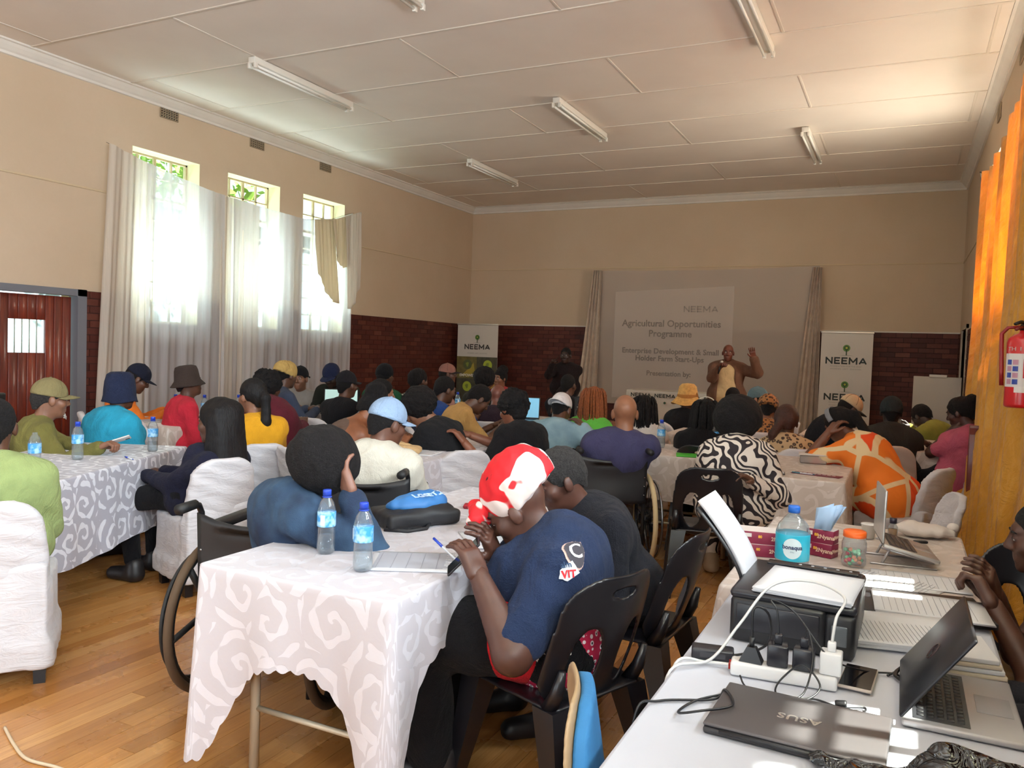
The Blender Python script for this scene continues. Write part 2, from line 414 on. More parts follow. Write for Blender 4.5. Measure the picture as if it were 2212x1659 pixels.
# ---- air bricks high on the walls
VENT = plain('#a08d74', .8); VHOLE = plain('#1b1410', .9)
vmb = MB().box((-.012, -.13, -.075), (.004, .13, .075))
for (n_, xx, sgn, ys) in (('air_vent', XL, 1, (7.16, 8.67, 10.16)), ('air_vent', XR, -1, (8.2, 10.1))):
    for k, y in enumerate(ys):
        e = empty(n_, (xx, y, 4.28 if sgn > 0 else 4.2), 0 if sgn > 0 else math.pi)
        tag(e, {0: 'square-holed clay air vent above the left window of the plastered wall', 1: 'square-holed clay air vent above the middle window of the plastered wall', 2: 'square-holed clay air vent nearest the far corner, above the third window'}[k] if sgn > 0 else ['clay air vent high on the right wall, nearer the camera', 'clay air vent high on the right wall, farther one above the curtain end'][k], 'air vent', 'wall air vents')
        g = MB(); g.box((0, -.13, -.075), (.004, .13, .075)); g.build('vent_back', VHOLE, e)
        g = MB()
        for i in range(8): y_ = -.13+.26*i/7; g.box((.004, y_-.007, -.08), (.016, y_+.007, .08))
        for i in range(6): z_ = -.075+.15*i/5; g.box((.004, -.135, z_-.006), (.016, .135, z_+.006))
        g.build('vent_grid', VENT, e)

# ---- windows (steel frames, putty-coloured, small panes)
STEEL = mat('window_steel', '#b9a884', .6, var=.15)
def glass_fn(t, b):
    out = t.n['Material Output']; tr = t.new('BsdfTransparent'); gl = t.new('BsdfGlossy'); gl.inputs['Roughness'].default_value = .05
    tr.inputs[0].default_value = (.93, .97, .95, 1); mx = t.new('MixShader'); mx.inputs[0].default_value = .05
    t.con(tr.outputs[0], mx.inputs[1]); t.con(gl.outputs[0], mx.inputs[2]); t.con(mx.outputs[0], out.inputs[0])
PANE = mat('window_glass', '#ffffff', .05, fn=glass_fn)
REVEAL = mat('reveal_paint', '#e2d9b8', .7)
def window(n, xin, sgn, a, b, z0=1.66, z1=3.76):
    """sgn = outward direction along X"""
    xo = xin+sgn*.22; e = MB()
    for (y0, y1, c0, c1) in ((a, a+.03, z0, z1), (b-.03, b, z0, z1), (a, b, z0, z0+.03), (a, b, z1-.03, z1)):
        e.box((min(xo, xo+sgn*.035), y0, c0), (max(xo, xo+sgn*.035), y1, c1))
    o = e.build('window_%d' % n, STEEL); tag(o, kind='structure')
    cols, rws = 4, 8
    for i in range(1, cols):
        y = a+(b-a)*i/cols; w = .018 if i == 2 else .010
        MB().box((min(xo, xo+sgn*.03), y-w, z0+.03), (max(xo, xo+sgn*.03), y+w, z1-.03)).build('glazing_bar', STEEL, o)
    for j in range(1, rws):
        z = z0+(z1-z0)*j/rws; w = .02 if j == rws-2 else .009
        MB().box((min(xo, xo+sgn*.028), a+.03, z-w), (max(xo, xo+sgn*.028), b-.03, z+w)).build('glazing_bar', STEEL, o)
    pm = MB().box((-.002, -.5, -.5), (.002, .5, .5)).mesh('pane', PANE)
    for i in range(cols):
        for j in range(rws):
            ob('pane', pm, o, (xo+sgn*.014, a+(b-a)*(i+.5)/cols, z0+(z1-z0)*(j+.5)/rws), None, (1, (b-a)/cols-.02, (z1-z0)/rws-.02))
    # painted reveal lining and sill
    g = MB(); t = .006; x0, x1 = sorted((xin-sgn*.003, xo))
    g.box((x0, a, z0), (x1, a+t, z1)); g.box((x0, b-t, z0), (x1, b, z1)); g.box((x0, a, z1-t), (x1, b, z1)); g.box((x0, a, z0), (x1, b, z0+t))
    g.build('reveal', REVEAL, o); return o
for k, (a, b) in enumerate(WIN_L): window(k+1, XL, -1, a, b)
for k, (a, b) in enumerate(WIN_R): window(k+4, XR, 1, a, b)
# outside: left eave, lawn and tree seen through the glass; right eave unseen
EAVE = mat('eaves_board', '#7d6a52', .8, var=.2)
for k, (nm, x0, x1) in enumerate((('left', XL-TH-.4, XL-TH), ('right', XR+TH, XR+TH+1.27))):  # unseen right eave is added deep, to cut the sun down to small patches
    g = MB().box((x0, YF, 3.95), (x1, YB, 4.02))
    for i in range(24): g.box((x0, YF+.75*i, 3.85), (x1, YF+.75*i+.06, 3.95))
    tag(g.build('trim_%d' % (8+k), EAVE), kind='structure')
GRASS = mat('lawn', '#5d7a38', .9, var=.3, vscale=2)
tag(MB().box((-60, -40, -.4), (XL-TH-.01, 60, -.15)).build('lawn', GRASS), 'sunlit green lawn outside the left windows', 'lawn', kind='stuff')
nbw = empty('backdrop_house', (-14.2, 9, -.149)); tag(nbw, 'pale house wall beyond the lawn, added to brighten the curtained windows', 'house')  # wall added pale and tall so the view through the windows is bright
MB().box((-.2, -9, 0), (.2, 16, 4.3)).build('house_wall', plain('#8292a2', .8), nbw); MB().box((-.22, -9, 0), (.22, 16, .9)).build('plinth', plain('#857060', .8), nbw); MB().box((-1.5, -9.3, 4.3), (.5, 16.3, 4.45)).build('roof_edge', plain('#8a8f96', .6), nbw)
LEAF = mat('tree_leaves', '#8fb64c', .7, var=.35, vscale=3); BARK = plain('#5b4632', .9)
def tree(x, y, h, r, lab):
    t = empty('tree', (x, y, -.149)); tag(t, lab, 'tree')
    MB().tube([(0, 0, 0), (.1, 0, h*.5), (0, .1, h*.8)], [.16, .12, .05], 7).build('trunk', BARK, t)
    v = []; f = []
    for i in range(900):
        u = RNG.normal(size=3); u /= np.linalg.norm(u); c = np.array((0, 0, h))+u*r*RNG.random()**.4*np.array((1, 1, .8))
        a = RNG.normal(size=3); a /= np.linalg.norm(a); bb = np.cross(a, RNG.normal(size=3)); bb /= np.linalg.norm(bb); n = len(v)
        s_ = .10+.08*RNG.random(); v += [c-a*s_, c+bb*s_*.5, c+a*s_, c-bb*s_*.5]; f.append((n, n+1, n+2, n+3))
    tag(MB().add(v, f).build('leaves', LEAF, t), kind='stuff')
tree(-12.2, 11.0, 5.6, 1.9, 'leafy green tree outside the left-hand window')

# ---- wooden door of boards, ajar, in a grey steel frame
GREY = plain('#6f7078', .55)
def wood_fn(t, b):
    p = t.pos(); r = rnd(t); q = t.mapping(p, (9, 9, .9)); g = t.noise(2.4, 6, q, .6, .8)
    t.con(t.mix(t.math('MULTIPLY', r, .35), t.ramp(g, [(.3, srgb('#50170f')), (.55, srgb('#7a2a17')), (.8, srgb('#96401f'))]), srgb('#43130d')), b.inputs['Base Color'])
DWOOD = mat('door_wood', '#7a2a17', .35, fn=wood_fn, coat=.2)
fr = MB()
fr.box((XL-.12, DOOR1[0]-.06, 0), (XL+.035, DOOR1[0]+.03, 1.99)); fr.box((XL-.12, DOOR1[1]-.03, 0), (XL+.035, DOOR1[1]+.08, 1.99)); fr.box((XL-.12, DOOR1[0]-.06, 1.915), (XL+.035, DOOR1[1]+.08, 1.99))
d1 = fr.build('door_1', GREY); tag(d1, kind='structure')
leaf = empty('door_leaf', (XL-.05, DOOR1[1]-.05, 0), math.radians(-6)); leaf.parent = d1     # the leaf stands a little ajar
nb = 9; wv = .855/nb
for i in range(nb):
    a, b = -.855+wv*i, -.855+wv*(i+1)
    for z0, z1 in (((.02, 1.27), (1.63, 1.90)) if 2 <= i <= 5 else ((.02, 1.90),)):
        MB().bbox((-.04, a+.002, z0), (0, b-.002, z1), .004).build('door_board', DWOOD, leaf)
wy0, wy1 = -.855+2*wv, -.855+6*wv
MB().box((-.024, wy0, 1.27), (-.018, wy1, 1.63)).build('door_pane', PANE, leaf)
g = MB()
for k in range(1, 5): y = wy0+(wy1-wy0)*k/5; g.tube([(-.03, y, 1.27), (-.03, y, 1.63)], .007, 6)
g.build('window_bars', plain('#d8d8d0', .4), leaf)
g = MB().box((0, -.80, 1.70), (.008, -.75, 1.88)); g.box((.008, -.785, 1.75), (.02, -.765, 1.84)); g.build('bolt', plain('#a89f92', .35, .8), leaf)
# right-hand door frame near the back corner and its leaf
fr = MB(); fr.box((XR-.03, 13.02, 0), (XR+.15, 13.1, 2.06)); fr.box((XR-.03, 14.15, 0), (XR+.15, 14.23, 2.06)); fr.box((XR-.03, 13.02, 2.0), (XR+.15, 14.23, 2.06))
d2 = fr.build('door_2', plain('#b7ab9b', .6)); tag(d2, kind='structure')
MB().bbox((XR+.06, 13.11, .02), (XR+.1, 14.14, 1.99), .005).build('door_leaf', DWOOD, d2)
# ================================================================ signed-distance modelling: smooth, continuous surfaces
def V3(p): return np.array(p, dtype=np.float64)
def cap(a, b, ra, rb=None, k=.02, op='+', flat=None): return ('cap', V3(a), V3(b), ra, ra if rb is None else rb, k, op, flat)
def ell(c, rad, R=None, k=.02, op='+'): return ('ell', V3(c), V3(rad), np.eye(3) if R is None else np.asarray(R), k, op)
def bx(c, half, R=None, rnd_=.01, k=.01, op='+'): return ('box', V3(c), V3(half), np.eye(3) if R is None else np.asarray(R), rnd_, k, op)
def cut(n, d): return ('cut', V3(n), float(d))
def _bounds(p):
    if p[0] == 'cap': r = max(p[3], p[4])*(max(1, p[7][1]) if p[7] else 1); return np.minimum(p[1], p[2])-r, np.maximum(p[1], p[2])+r
    if p[0] == 'ell': e = np.abs(p[3])@p[2]; return p[1]-e, p[1]+e
    if p[0] == 'box': e = np.abs(p[3])@(p[2]+p[4]); return p[1]-e, p[1]+e
def sdf_mesh(prims, res, noise=None, pad=.02):
    add = [p for p in prims if p[0] != 'cut' and p[6 if p[0] in ('cap', 'box') else 5] == '+']
    lo = np.min([_bounds(p)[0] for p in add], 0)-pad-2*res; hi = np.max([_bounds(p)[1] for p in add], 0)+pad+2*res
    n = np.ceil((hi-lo)/res).astype(int)+1
    ax = [lo[i]+res*np.arange(n[i]) for i in range(3)]
    D = np.full(n, .12, dtype=np.float32)
    for p in prims:
        if p[0] == 'cut':
            g = ax[0][:, None, None]*p[1][0]+ax[1][None, :, None]*p[1][1]+ax[2][None, None, :]*p[1][2]-p[2]; np.maximum(D, g, out=D); continue
        k = p[5] if p[0] in ('cap', 'box') and p[0] == 'box' else (p[5] if p[0] == 'cap' else p[4]); op = p[6] if p[0] in ('cap', 'box') else p[5]
        a, b = _bounds(p); m = k+.03+res
        i0 = np.maximum(((a-m-lo)/res).astype(int), 0); i1 = np.minimum(((b+m-lo)/res).astype(int)+2, n)
        if (i1 <= i0).any(): continue
        x = ax[0][i0[0]:i1[0]][:, None, None]; y = ax[1][i0[1]:i1[1]][None, :, None]; z = ax[2][i0[2]:i1[2]][None, None, :]
        if p[0] == 'cap':
            A, B, ra, rb, fl = p[1], p[2], p[3], p[4], p[7]; d = B-A; dd = max(d@d, 1e-12)
            qx, qy, qz = x-A[0], y-A[1], z-A[2]
            t = np.clip((qx*d[0]+qy*d[1]+qz*d[2])/dd, 0, 1)
            qx = qx-t*d[0]; qy = qy-t*d[1]; qz = qz-t*d[2]; s2 = qx*qx+qy*qy+qz*qz
            if fl:
                nn = fl[0]; c = qx*nn[0]+qy*nn[1]+qz*nn[2]; s2 = s2+c*c*(1/fl[1]**2-1)
            g = np.sqrt(s2)-(ra+(rb-ra)*t)
        elif p[0] == 'ell':
            R = p[3]; c = p[1]; r = p[2]; qx, qy, qz = x-c[0], y-c[1], z-c[2]
            u = [(qx*R[0, i]+qy*R[1, i]+qz*R[2, i])/r[i] for i in range(3)]
            k0 = np.sqrt(u[0]**2+u[1]**2+u[2]**2); k1 = np.sqrt((u[0]/r[0])**2+(u[1]/r[1])**2+(u[2]/r[2])**2)+1e-9; g = k0*(k0-1)/k1
        else:
            R = p[3]; c = p[1]; h = p[2]; qx, qy, qz = x-c[0], y-c[1], z-c[2]
            u = [np.abs(qx*R[0, i]+qy*R[1, i]+qz*R[2, i])-h[i] for i in range(3)]
            g = np.sqrt(np.maximum(u[0], 0)**2+np.maximum(u[1], 0)**2+np.maximum(u[2], 0)**2)+np.minimum(np.maximum(u[0], np.maximum(u[1], u[2])), 0)-p[4]
        S = D[i0[0]:i1[0], i0[1]:i1[1], i0[2]:i1[2]]
        if op == '+':
            h = np.clip(.5+.5*(S-g)/k, 0, 1); S[...] = S*(1-h)+g*h-k*h*(1-h)
        else:
            h = np.clip(.5-.5*(S+g)/k, 0, 1); S[...] = S*(1-h)-g*h+k*h*(1-h)
    if noise is not None:
        amp, fr, seed = noise; rg = np.random.default_rng(seed); N = np.zeros_like(D)
        for i in range(6):
            w = rg.normal(size=3); w = w/np.linalg.norm(w)*fr*(.6+.5*i); ph = rg.random()*6.28
            e = np.array((1, 1, .6))*w
            N += np.sin(ax[0][:, None, None]*e[0]+ax[1][None, :, None]*e[1]+ax[2][None, None, :]*e[2]+ph+.8*np.sin(ax[2][None, None, :]*fr*.5+ax[0][:, None, None]*fr*.7+i))/(1+.4*i)
        D += amp*N.astype(np.float32)*.5
    return nets(D, lo, res)
_CO = np.array([(0, 0, 0), (1, 0, 0), (0, 1, 0), (1, 1, 0), (0, 0, 1), (1, 0, 1), (0, 1, 1), (1, 1, 1)])
_ED = [(0, 1), (2, 3), (4, 5), (6, 7), (0, 2), (1, 3), (4, 6), (5, 7), (0, 4), (1, 5), (2, 6), (3, 7)]
def nets(D, lo, res):
    I = D < 0; cnt = np.zeros(np.array(D.shape)-1, dtype=np.int8); nx, ny, nz = cnt.shape
    for o in _CO: cnt += I[o[0]:o[0]+nx, o[1]:o[1]+ny, o[2]:o[2]+nz]
    act = np.argwhere((cnt > 0) & (cnt < 8)); idm = np.full(cnt.shape, -1, dtype=np.int32); idm[act[:, 0], act[:, 1], act[:, 2]] = np.arange(len(act))
    val = np.stack([D[act[:, 0]+o[0], act[:, 1]+o[1], act[:, 2]+o[2]] for o in _CO], 1)
    s = np.zeros((len(act), 3)); c = np.zeros(len(act))
    for a, b in _ED:
        va, vb = val[:, a], val[:, b]; mk = (va < 0) != (vb < 0); t = np.where(mk, va/np.where(mk, va-vb, 1), 0)
        s += mk[:, None]*(_CO[a]+t[:, None]*(_CO[b]-_CO[a])); c += mk
    vert = lo+res*(act+s/np.maximum(c, 1)[:, None]); F = []
    for axis in range(3):
        sl0 = [slice(None)]*3; sl1 = [slice(None)]*3; sl0[axis] = slice(0, -1); sl1[axis] = slice(1, None)
        e0, e1 = I[tuple(sl0)], I[tuple(sl1)]; E = np.argwhere(e0 != e1); u, v = (axis+1) % 3, (axis+2) % 3
        ok = (E[:, u] > 0) & (E[:, v] > 0) & (E[:, u] < cnt.shape[u]) & (E[:, v] < cnt.shape[v]); E = E[ok]; fl = e0[E[:, 0], E[:, 1], E[:, 2]]
        q = []
        for du, dv in ((-1, -1), (0, -1), (0, 0), (-1, 0)):
            P = E.copy(); P[:, u] += du; P[:, v] += dv; q.append(idm[P[:, 0], P[:, 1], P[:, 2]])
        q = np.stack(q, 1); q = np.where(fl[:, None], q, q[:, ::-1]); F.append(q)
    F = np.concatenate(F); F = F[(F >= 0).all(1)]
    return vert, F
def np_mesh(name, parts, mats, uvs=None):
    """parts = [(verts, quads, material index)] joined into one smooth mesh"""
    vs = []; fs = []; mi = []; n = 0
    for v, f, k in parts: vs.append(v); fs.append(np.asarray(f)+n); mi.append(np.full(len(f), k, dtype=np.int32)); n += len(v)
    v = np.concatenate(vs).astype(np.float32); f = np.concatenate(fs).astype(np.int32); mi = np.concatenate(mi)
    d = bpy.data.meshes.new(name); d.vertices.add(len(v)); d.vertices.foreach_set('co', v.ravel()); d.loops.add(f.size); d.loops.foreach_set('vertex_index', f.ravel())
    d.polygons.add(len(f)); d.polygons.foreach_set('loop_start', np.arange(len(f), dtype=np.int32)*4); d.polygons.foreach_set('loop_total', np.full(len(f), 4, dtype=np.int32))
    for m in (mats if isinstance(mats, (list, tuple)) else [mats]): d.materials.append(m)
    d.polygons.foreach_set('material_index', mi); d.update(calc_edges=True); d.validate(); d.polygons.foreach_set('use_smooth', [True]*len(d.polygons)); return d
def sdf_ob(name, prims, res, m, parent=None, noise=None, **kw):
    v, f = sdf_mesh(prims, res, noise); return ob(name, np_mesh(name, [(v, f, 0)], m), parent, **kw)

# ================================================================ curtains, screen, banners, ceiling lamps
def sheer(name, color, dens, spec=.2, bump=.25):
    def fn(t, b):
        out = t.n['Material Output']; p = t.pos(); c = (*srgb(color), 1)
        tr = t.new('BsdfTransparent'); tl = t.new('BsdfTranslucent'); df = t.new('BsdfDiffuse'); m1 = t.new('MixShader'); m2 = t.new('MixShader')
        st = t.mapping(p, (1, 40, .8)); n = t.noise(3, 4, st); bp = t.new('Bump'); bp.inputs['Strength'].default_value = bump; bp.inputs['Distance'].default_value = .02; t.con(n, bp.inputs['Height'])
        for s in (tl, df): s.inputs[0].default_value = c; t.con(bp.outputs[0], s.inputs['Normal'])
        m1.inputs[0].default_value = .34; t.con(df.outputs[0], m1.inputs[1]); t.con(tl.outputs[0], m1.inputs[2])
        t.con(t.math('ADD', dens-.08, t.math('MULTIPLY', n, .16)), m2.inputs[0]); t.con(tr.outputs[0], m2.inputs[1]); t.con(m1.outputs[0], m2.inputs[2]); t.con(m2.outputs[0], out.inputs[0])
    return mat(name, color, .9, fn=fn)
SHEER = sheer('sheer_voile', '#e0dee0', .66); SHEER2 = sheer('sheer_double', '#ddd2c6', .93); LINEN = sheer('cream_lining', '#dccdb4', .97)
def drape(axis, at, u0, u1, ztop, zbot, amp, folds, nu=120, nv=36, seed=0, flare=0.0, slant=(0, 0), wav=.0):
    """hanging cloth, ztop(u) and zbot(u) along the wire; returns points, counts, uv"""
    rg = random.Random(seed); ph = [rg.random()*6.28 for _ in range(6)]; P = []; UV = []
    for j in range(nv):
        t = j/(nv-1)
        for i in range(nu):
            s = i/(nu-1); u = u0+(u1-u0)*s; z = ztop(u)+(zbot(u)-ztop(u))*t
            a = amp*(.35+.65*min(1, t*2.2)); w = a*(math.sin(folds*6.283*s+ph[0]+.5*math.sin(3*t+ph[1]))+.55*math.sin(folds*2.3*6.283*s+ph[2]+t)+.35*math.sin(folds*.43*6.283*s+ph[3]))
            uu = u+slant[0]*(1-s)*t+slant[1]*s*t+wav*math.sin(4*t+ph[4])
            q = at(t) if callable(at) else at
            P.append((q+w, uu, z) if axis == 'x' else (uu, q+w, z)); UV.append((u, z))
    return P, nu, nv, UV
def solidify(o, t=.002):
    m = o.modifiers.new('thickness', 'SOLIDIFY'); m.thickness = t; m.offset = 0; return o
def wire_z(y):
    pts = [(6.25, 3.68), (6.9, 3.53), (7.7, 3.42), (8.6, 3.37), (9.6, 3.34), (10.2, 3.44), (10.76, 3.64)]
    for (a, c), (b, d) in zip(pts, pts[1:]):
        if y <= b: t = max(0, (y-a)/(b-a)); return c+(d-c)*t
    return 3.64
tag(MB().tube([(XL+.10, y, wire_z(y)+.004) for y in np.linspace(6.22, 10.8, 40)], .003, 5).build('curtain_wire', plain('#5f5548', .5)), 'thin sagging wire strung across the three left windows', 'wire')
for k, (a, b, m, lab, fo, sl) in enumerate([(6.24, 6.82, SHEER2, 'gathered off-white curtain length beside the grey door frame', 3, (-.16, 0)), (6.74, 7.95, SHEER, 'sheer white curtain over the window nearest the door', 4, (-.03, .02)),
        (7.9, 8.62, SHEER2, 'double-layered off-white curtain between the first and second windows', 4, (0, 0)), (8.1, 9.5, SHEER, 'sheer white curtain over the middle window', 5, (.02, 0)), (9.42, 10.72, SHEER, 'sheer white curtain over the window nearest the corner', 5, (.02, -.02))]):
    P, nu, nv, UV = drape('x', XL+.13+.025*(k % 2), a, b, wire_z, lambda u: .04, .022, fo, 90, 30, seed=k, slant=sl)
    tag(MB().grid(P, nu, nv, True, UV).build('sheer_curtain', m), lab, 'curtain', 'white curtains on the left wall')
# cloth thrown over the wire at the third window
for k, (a, b, zl, zr, lab) in enumerate([(9.72, 10.18, 2.55, 2.12, 'cream cloth thrown over the wire, hanging in a point at third window'), (10.1, 10.5, 2.9, 2.75, 'short cream cloth flap folded over the wire at third window'), (10.38, 10.78, 2.05, 2.4, 'white cloth looped over the wire end nearest the corner')]):
    P, nu, nv, UV = drape('x', XL+.2+.03*k, a, b, lambda u: wire_z(u)+.008, lambda u, a=a, b=b, zl=zl, zr=zr: zl+(zr-zl)*(u-a)/(b-a)-.12*math.sin(math.pi*(u-a)/(b-a)), .018, 2.2, 50, 24, seed=20+k, slant=(.1, .16 if k == 0 else .0))
    tag(solidify(MB().grid(P, nu, nv, True, UV).build('curtain_swag', LINEN if k < 2 else SHEER2)), lab, 'curtain', 'cloths thrown over the curtain wire')
# orange curtain on the right wall: hangs from a wire and is drawn out into the room at the foot
def orange_fn(t, b):
    out = t.n['Material Output']; p = t.pos(); n = t.noise(5, 5, t.mapping(p, (1, 1, .5)), .6, 1.5); c = t.ramp(n, [(.3, srgb('#dc9a24')), (.6, srgb('#efb23e')), (.8, srgb('#f7ca6a'))])
    tl = t.new('BsdfTranslucent'); mx = t.new('MixShader'); t.con(c, tl.inputs[0]); t.con(c, b.inputs['Base Color']); mx.inputs[0].default_value = .33
    t.con(b.outputs[0], mx.inputs[1]); t.con(tl.outputs[0], mx.inputs[2]); t.con(mx.outputs[0], out.inputs[0]); t.bump(t.noise(9, 5, p, .6, 2.0), .7, .03)
ORANGE = mat('orange_satin', '#d8912a', .5, fn=orange_fn, sheen=.3)
def orange_grid(nu, nv):
    P = []; UV = []
    for j in range(nv):
        t = j/(nv-1)
        for i in range(nu):
            s = i/(nu-1)
            top = Vector((.70-.03*s, 10.3-5.6*s, 3.60-.16*math.sin(math.pi*min(1, s*1.5))*(1) -.1*s)); mid = Vector((.655, 9.2-4.7*s, 1.9)); bot = Vector((.47+.10*s, 6.95-2.3*s, .03))
            p = top.lerp(mid, t*2) if t < .5 else mid.lerp(bot, ((t-.5)*2)**1.25)
            w = (.03+.03*t)*math.sin(2*math.pi*9*s+1.2*math.sin(2.2*t))+.022*math.sin(2*math.pi*21*s+2*t)+.012*math.sin(2*math.pi*4*s+3)
            P.append((p.x+w-.045*math.sin(math.pi*t)*.5, p.y+.02*math.sin(7*s), p.z)); UV.append((s*5, t*3.5))
    return P, UV
P, UV = orange_grid(220, 60)
cu = tag(solidify(MB().grid(P, 220, 60, True, UV).build('orange_curtain', ORANGE)), 'long orange satin curtain draped to the floor along the right wall', 'curtain')
pud = MB(); rg = random.Random(5)
for k in range(9):
    a0 = rg.random()*6.28; c = Vector((.36+.07*rg.random()+.012*k, 6.9-.13*k, .04+.02*rg.random())); rr = .05+.05*rg.random()
    pud.tube([c+Vector((rr*math.cos(a0+t*.7)*1.2, rr*math.sin(a0+t*.7)*1.5, .02*math.sin(t*1.3))) for t in range(9)], [.012, .03, .036, .032, .038, .03, .034, .028, .01], 8)
pud.build('gathered_hem', ORANGE, cu)
tag(MB().tube([(.70, 10.35, 3.6), (.66, 10.5, 3.66), (.69, 10.65, 3.58), (.73, 10.5, 3.5), (.74, 10.62, 3.68), (.76, 10.75, 3.6)], .008, 6).build('wire_knot', plain('#2a2018', .6)), 'knotted dark wire end at the top of the orange curtain', 'wire')

# projection cloth on the back wall with the slide thrown on it
def slide_fn(t, b):
    out = t.n['Material Output']; p = t.pos(); x, y, z = t.sep(p)
    w = t.noise(160, 2, t.mapping(p, (1, 1, 3)))
    t.con(t.mix(t.math('MULTIPLY', w, .3), srgb('#cfc0b4'), srgb('#bdaea2')), b.inputs['Base Color']); t.bump(t.noise(12, 4, p), .15, .01)
    tr = t.new('BsdfTransparent'); mx = t.new('MixShader'); mx.inputs[0].default_value = .66; t.con(tr.outputs[0], mx.inputs[1]); t.con(b.outputs[0], mx.inputs[2]); t.con(mx.outputs[0], out.inputs[0])
SCR = mat('screen_cloth', '#cfc0b4', .85, fn=slide_fn)
scr = empty('projection_screen', (-3.5, 14.87, .45)); tag(scr, 'large grey-white cloth screen with projected slide hung on back wall', 'screen')
P = []; UV = []; nu, nv = 60, 40
for j in range(nv):
    t = j/(nv-1)
    for i in range(nu):
        s = i/(nu-1); x = -5.52+4.12*s; zt = 3.08+.03*s-.03*math.sin(math.pi*s); z = zt+(.5-zt)*t
        P.append((x+3.5+(.03*(1-s)-.0*s)*t, .012*math.sin(26*s+2*t)+.02*math.sin(9*t+4*s)*(.3+t), z-.45)); UV.append((x, z))
MB().grid(P, nu, nv, True, UV).build('screen_cloth', SCR, scr)
for sx, (xa, xb, xc, xd) in enumerate(((-5.56, -5.38, -5.85, -5.38), (-1.5, -1.36, -1.75, -1.3))):
    P = []; UV = []; nu, nv = 50, 36
    for j in range(nv):
        t = j/(nv-1)
        for i in range(nu):
            s = i/(nu-1); x = (xa+(xb-xa)*s)*(1-t)+(xc+(xd-xc)*s)*t; z = 3.08+(.01-3.08)*t
            P.append((x+3.5, -.05-.03*math.sin(6.283*4*s+1.5*t)-.02*math.sin(6.283*9*s+2)*t, z-.45)); UV.append((x, z))
    solidify(MB().grid(P, nu, nv, True, UV).build('side_drape', fabric('#cbb9a8', .9), scr))
# the slide: a faint light patch with grey lettering
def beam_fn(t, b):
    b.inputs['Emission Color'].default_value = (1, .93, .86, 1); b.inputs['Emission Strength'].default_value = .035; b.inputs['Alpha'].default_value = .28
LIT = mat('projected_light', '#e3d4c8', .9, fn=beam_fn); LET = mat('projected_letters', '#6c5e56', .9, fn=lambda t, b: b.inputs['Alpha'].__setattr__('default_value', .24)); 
sl = MB().add([(-5.08, 0, .62), (-2.83, 0, .62), (-2.83, 0, 2.76), (-5.08, 0, 2.66)], [(0, 1, 2, 3)])
sl = sl.build('projected_slide', LIT, scr); sl.location = (3.5, -.055, -.45)
def wallM(x, z, y=-.06): return Matrix.Translation((x+3.5, y, z-.45)) @ Matrix.Rotation(math.radians(90), 4, 'X')
stroke_text('slide_lettering', 'NEEMA', .115, LET, scr, wallM(-3.42, 2.34))
text('slide_lettering', 'Agricultural Opportunities', .175, LET, scr, wallM(-3.98, 2.06), .003)
text('slide_lettering', 'Programme', .175, LET, scr, wallM(-3.98, 1.87), .003)
text('slide_lettering', 'Enterprise Development & Small', .14, LET, scr, wallM(-3.98, 1.54), .003)
text('slide_lettering', 'Holder Farm Start-Ups', .14, LET, scr, wallM(-3.98, 1.40), .003)
text('slide_lettering', 'Presentation by:', .13, LET, scr, wallM(-3.98, 1.12), .003)

# roll-up banners
INK = plain('#1f2623', .6); GREEN = plain('#5f8a3a', .6); DGREEN = plain('#2f4a2c', .6); OLIVE = plain('#a9b83c', .6); PALE = plain('#9a958c', .7); WHITE_INK = plain('#e8e4da', .6)
def tree_logo(parent, x, z, s, y=-.012):
    """round tree with a dotted halo over a ground line"""
    M = Matrix.Translation((x, y, z)) @ Matrix.Rotation(math.radians(90), 4, 'X')
    def disc(r, w=None, n=28, c=(0, 0)):
        if w is None: return [(c[0]+r*math.cos(6.283*k/n), c[1]+r*math.sin(6.283*k/n)) for k in range(n)]
    g = MB(); n = 28
    for rr, mm in ((.30*s, GREEN),): g.prism(disc(rr), 0, .001, M)
    g.build('logo_crown', GREEN, parent)
    MB().prism(disc(.19*s, c=(0, .02*s)), .001, .002, M).prism([(-.05*s, -.62*s), (.05*s, -.62*s), (.035*s, -.15*s), (-.035*s, -.15*s)], .001, .002, M).build('logo_trunk', DGREEN, parent)
    MB().prism(disc(.10*s, c=(0, .02*s)), .002, .003, M).build('logo_core', OLIVE, parent)
    g = MB()
    for ring, cnt in ((.44, 26), (.56, 32), (.66, 38)):
        for k in range(cnt):
            a = 6.283*k/cnt
            if math.sin(a) < -.75: continue
            g.prism([(ring*s*math.cos(a)+.014*s*math.cos(b_), ring*s*math.sin(a)+.014*s*math.sin(b_)) for b_ in (0, 1.57, 3.14, 4.71)], 0, .001, M)
    g.prism([(-.62*s, -.66*s), (-.2*s, -.615*s), (.2*s, -.615*s), (.62*s, -.66*s)], 0, .001, M); g.build('logo_halo', PALE, parent)
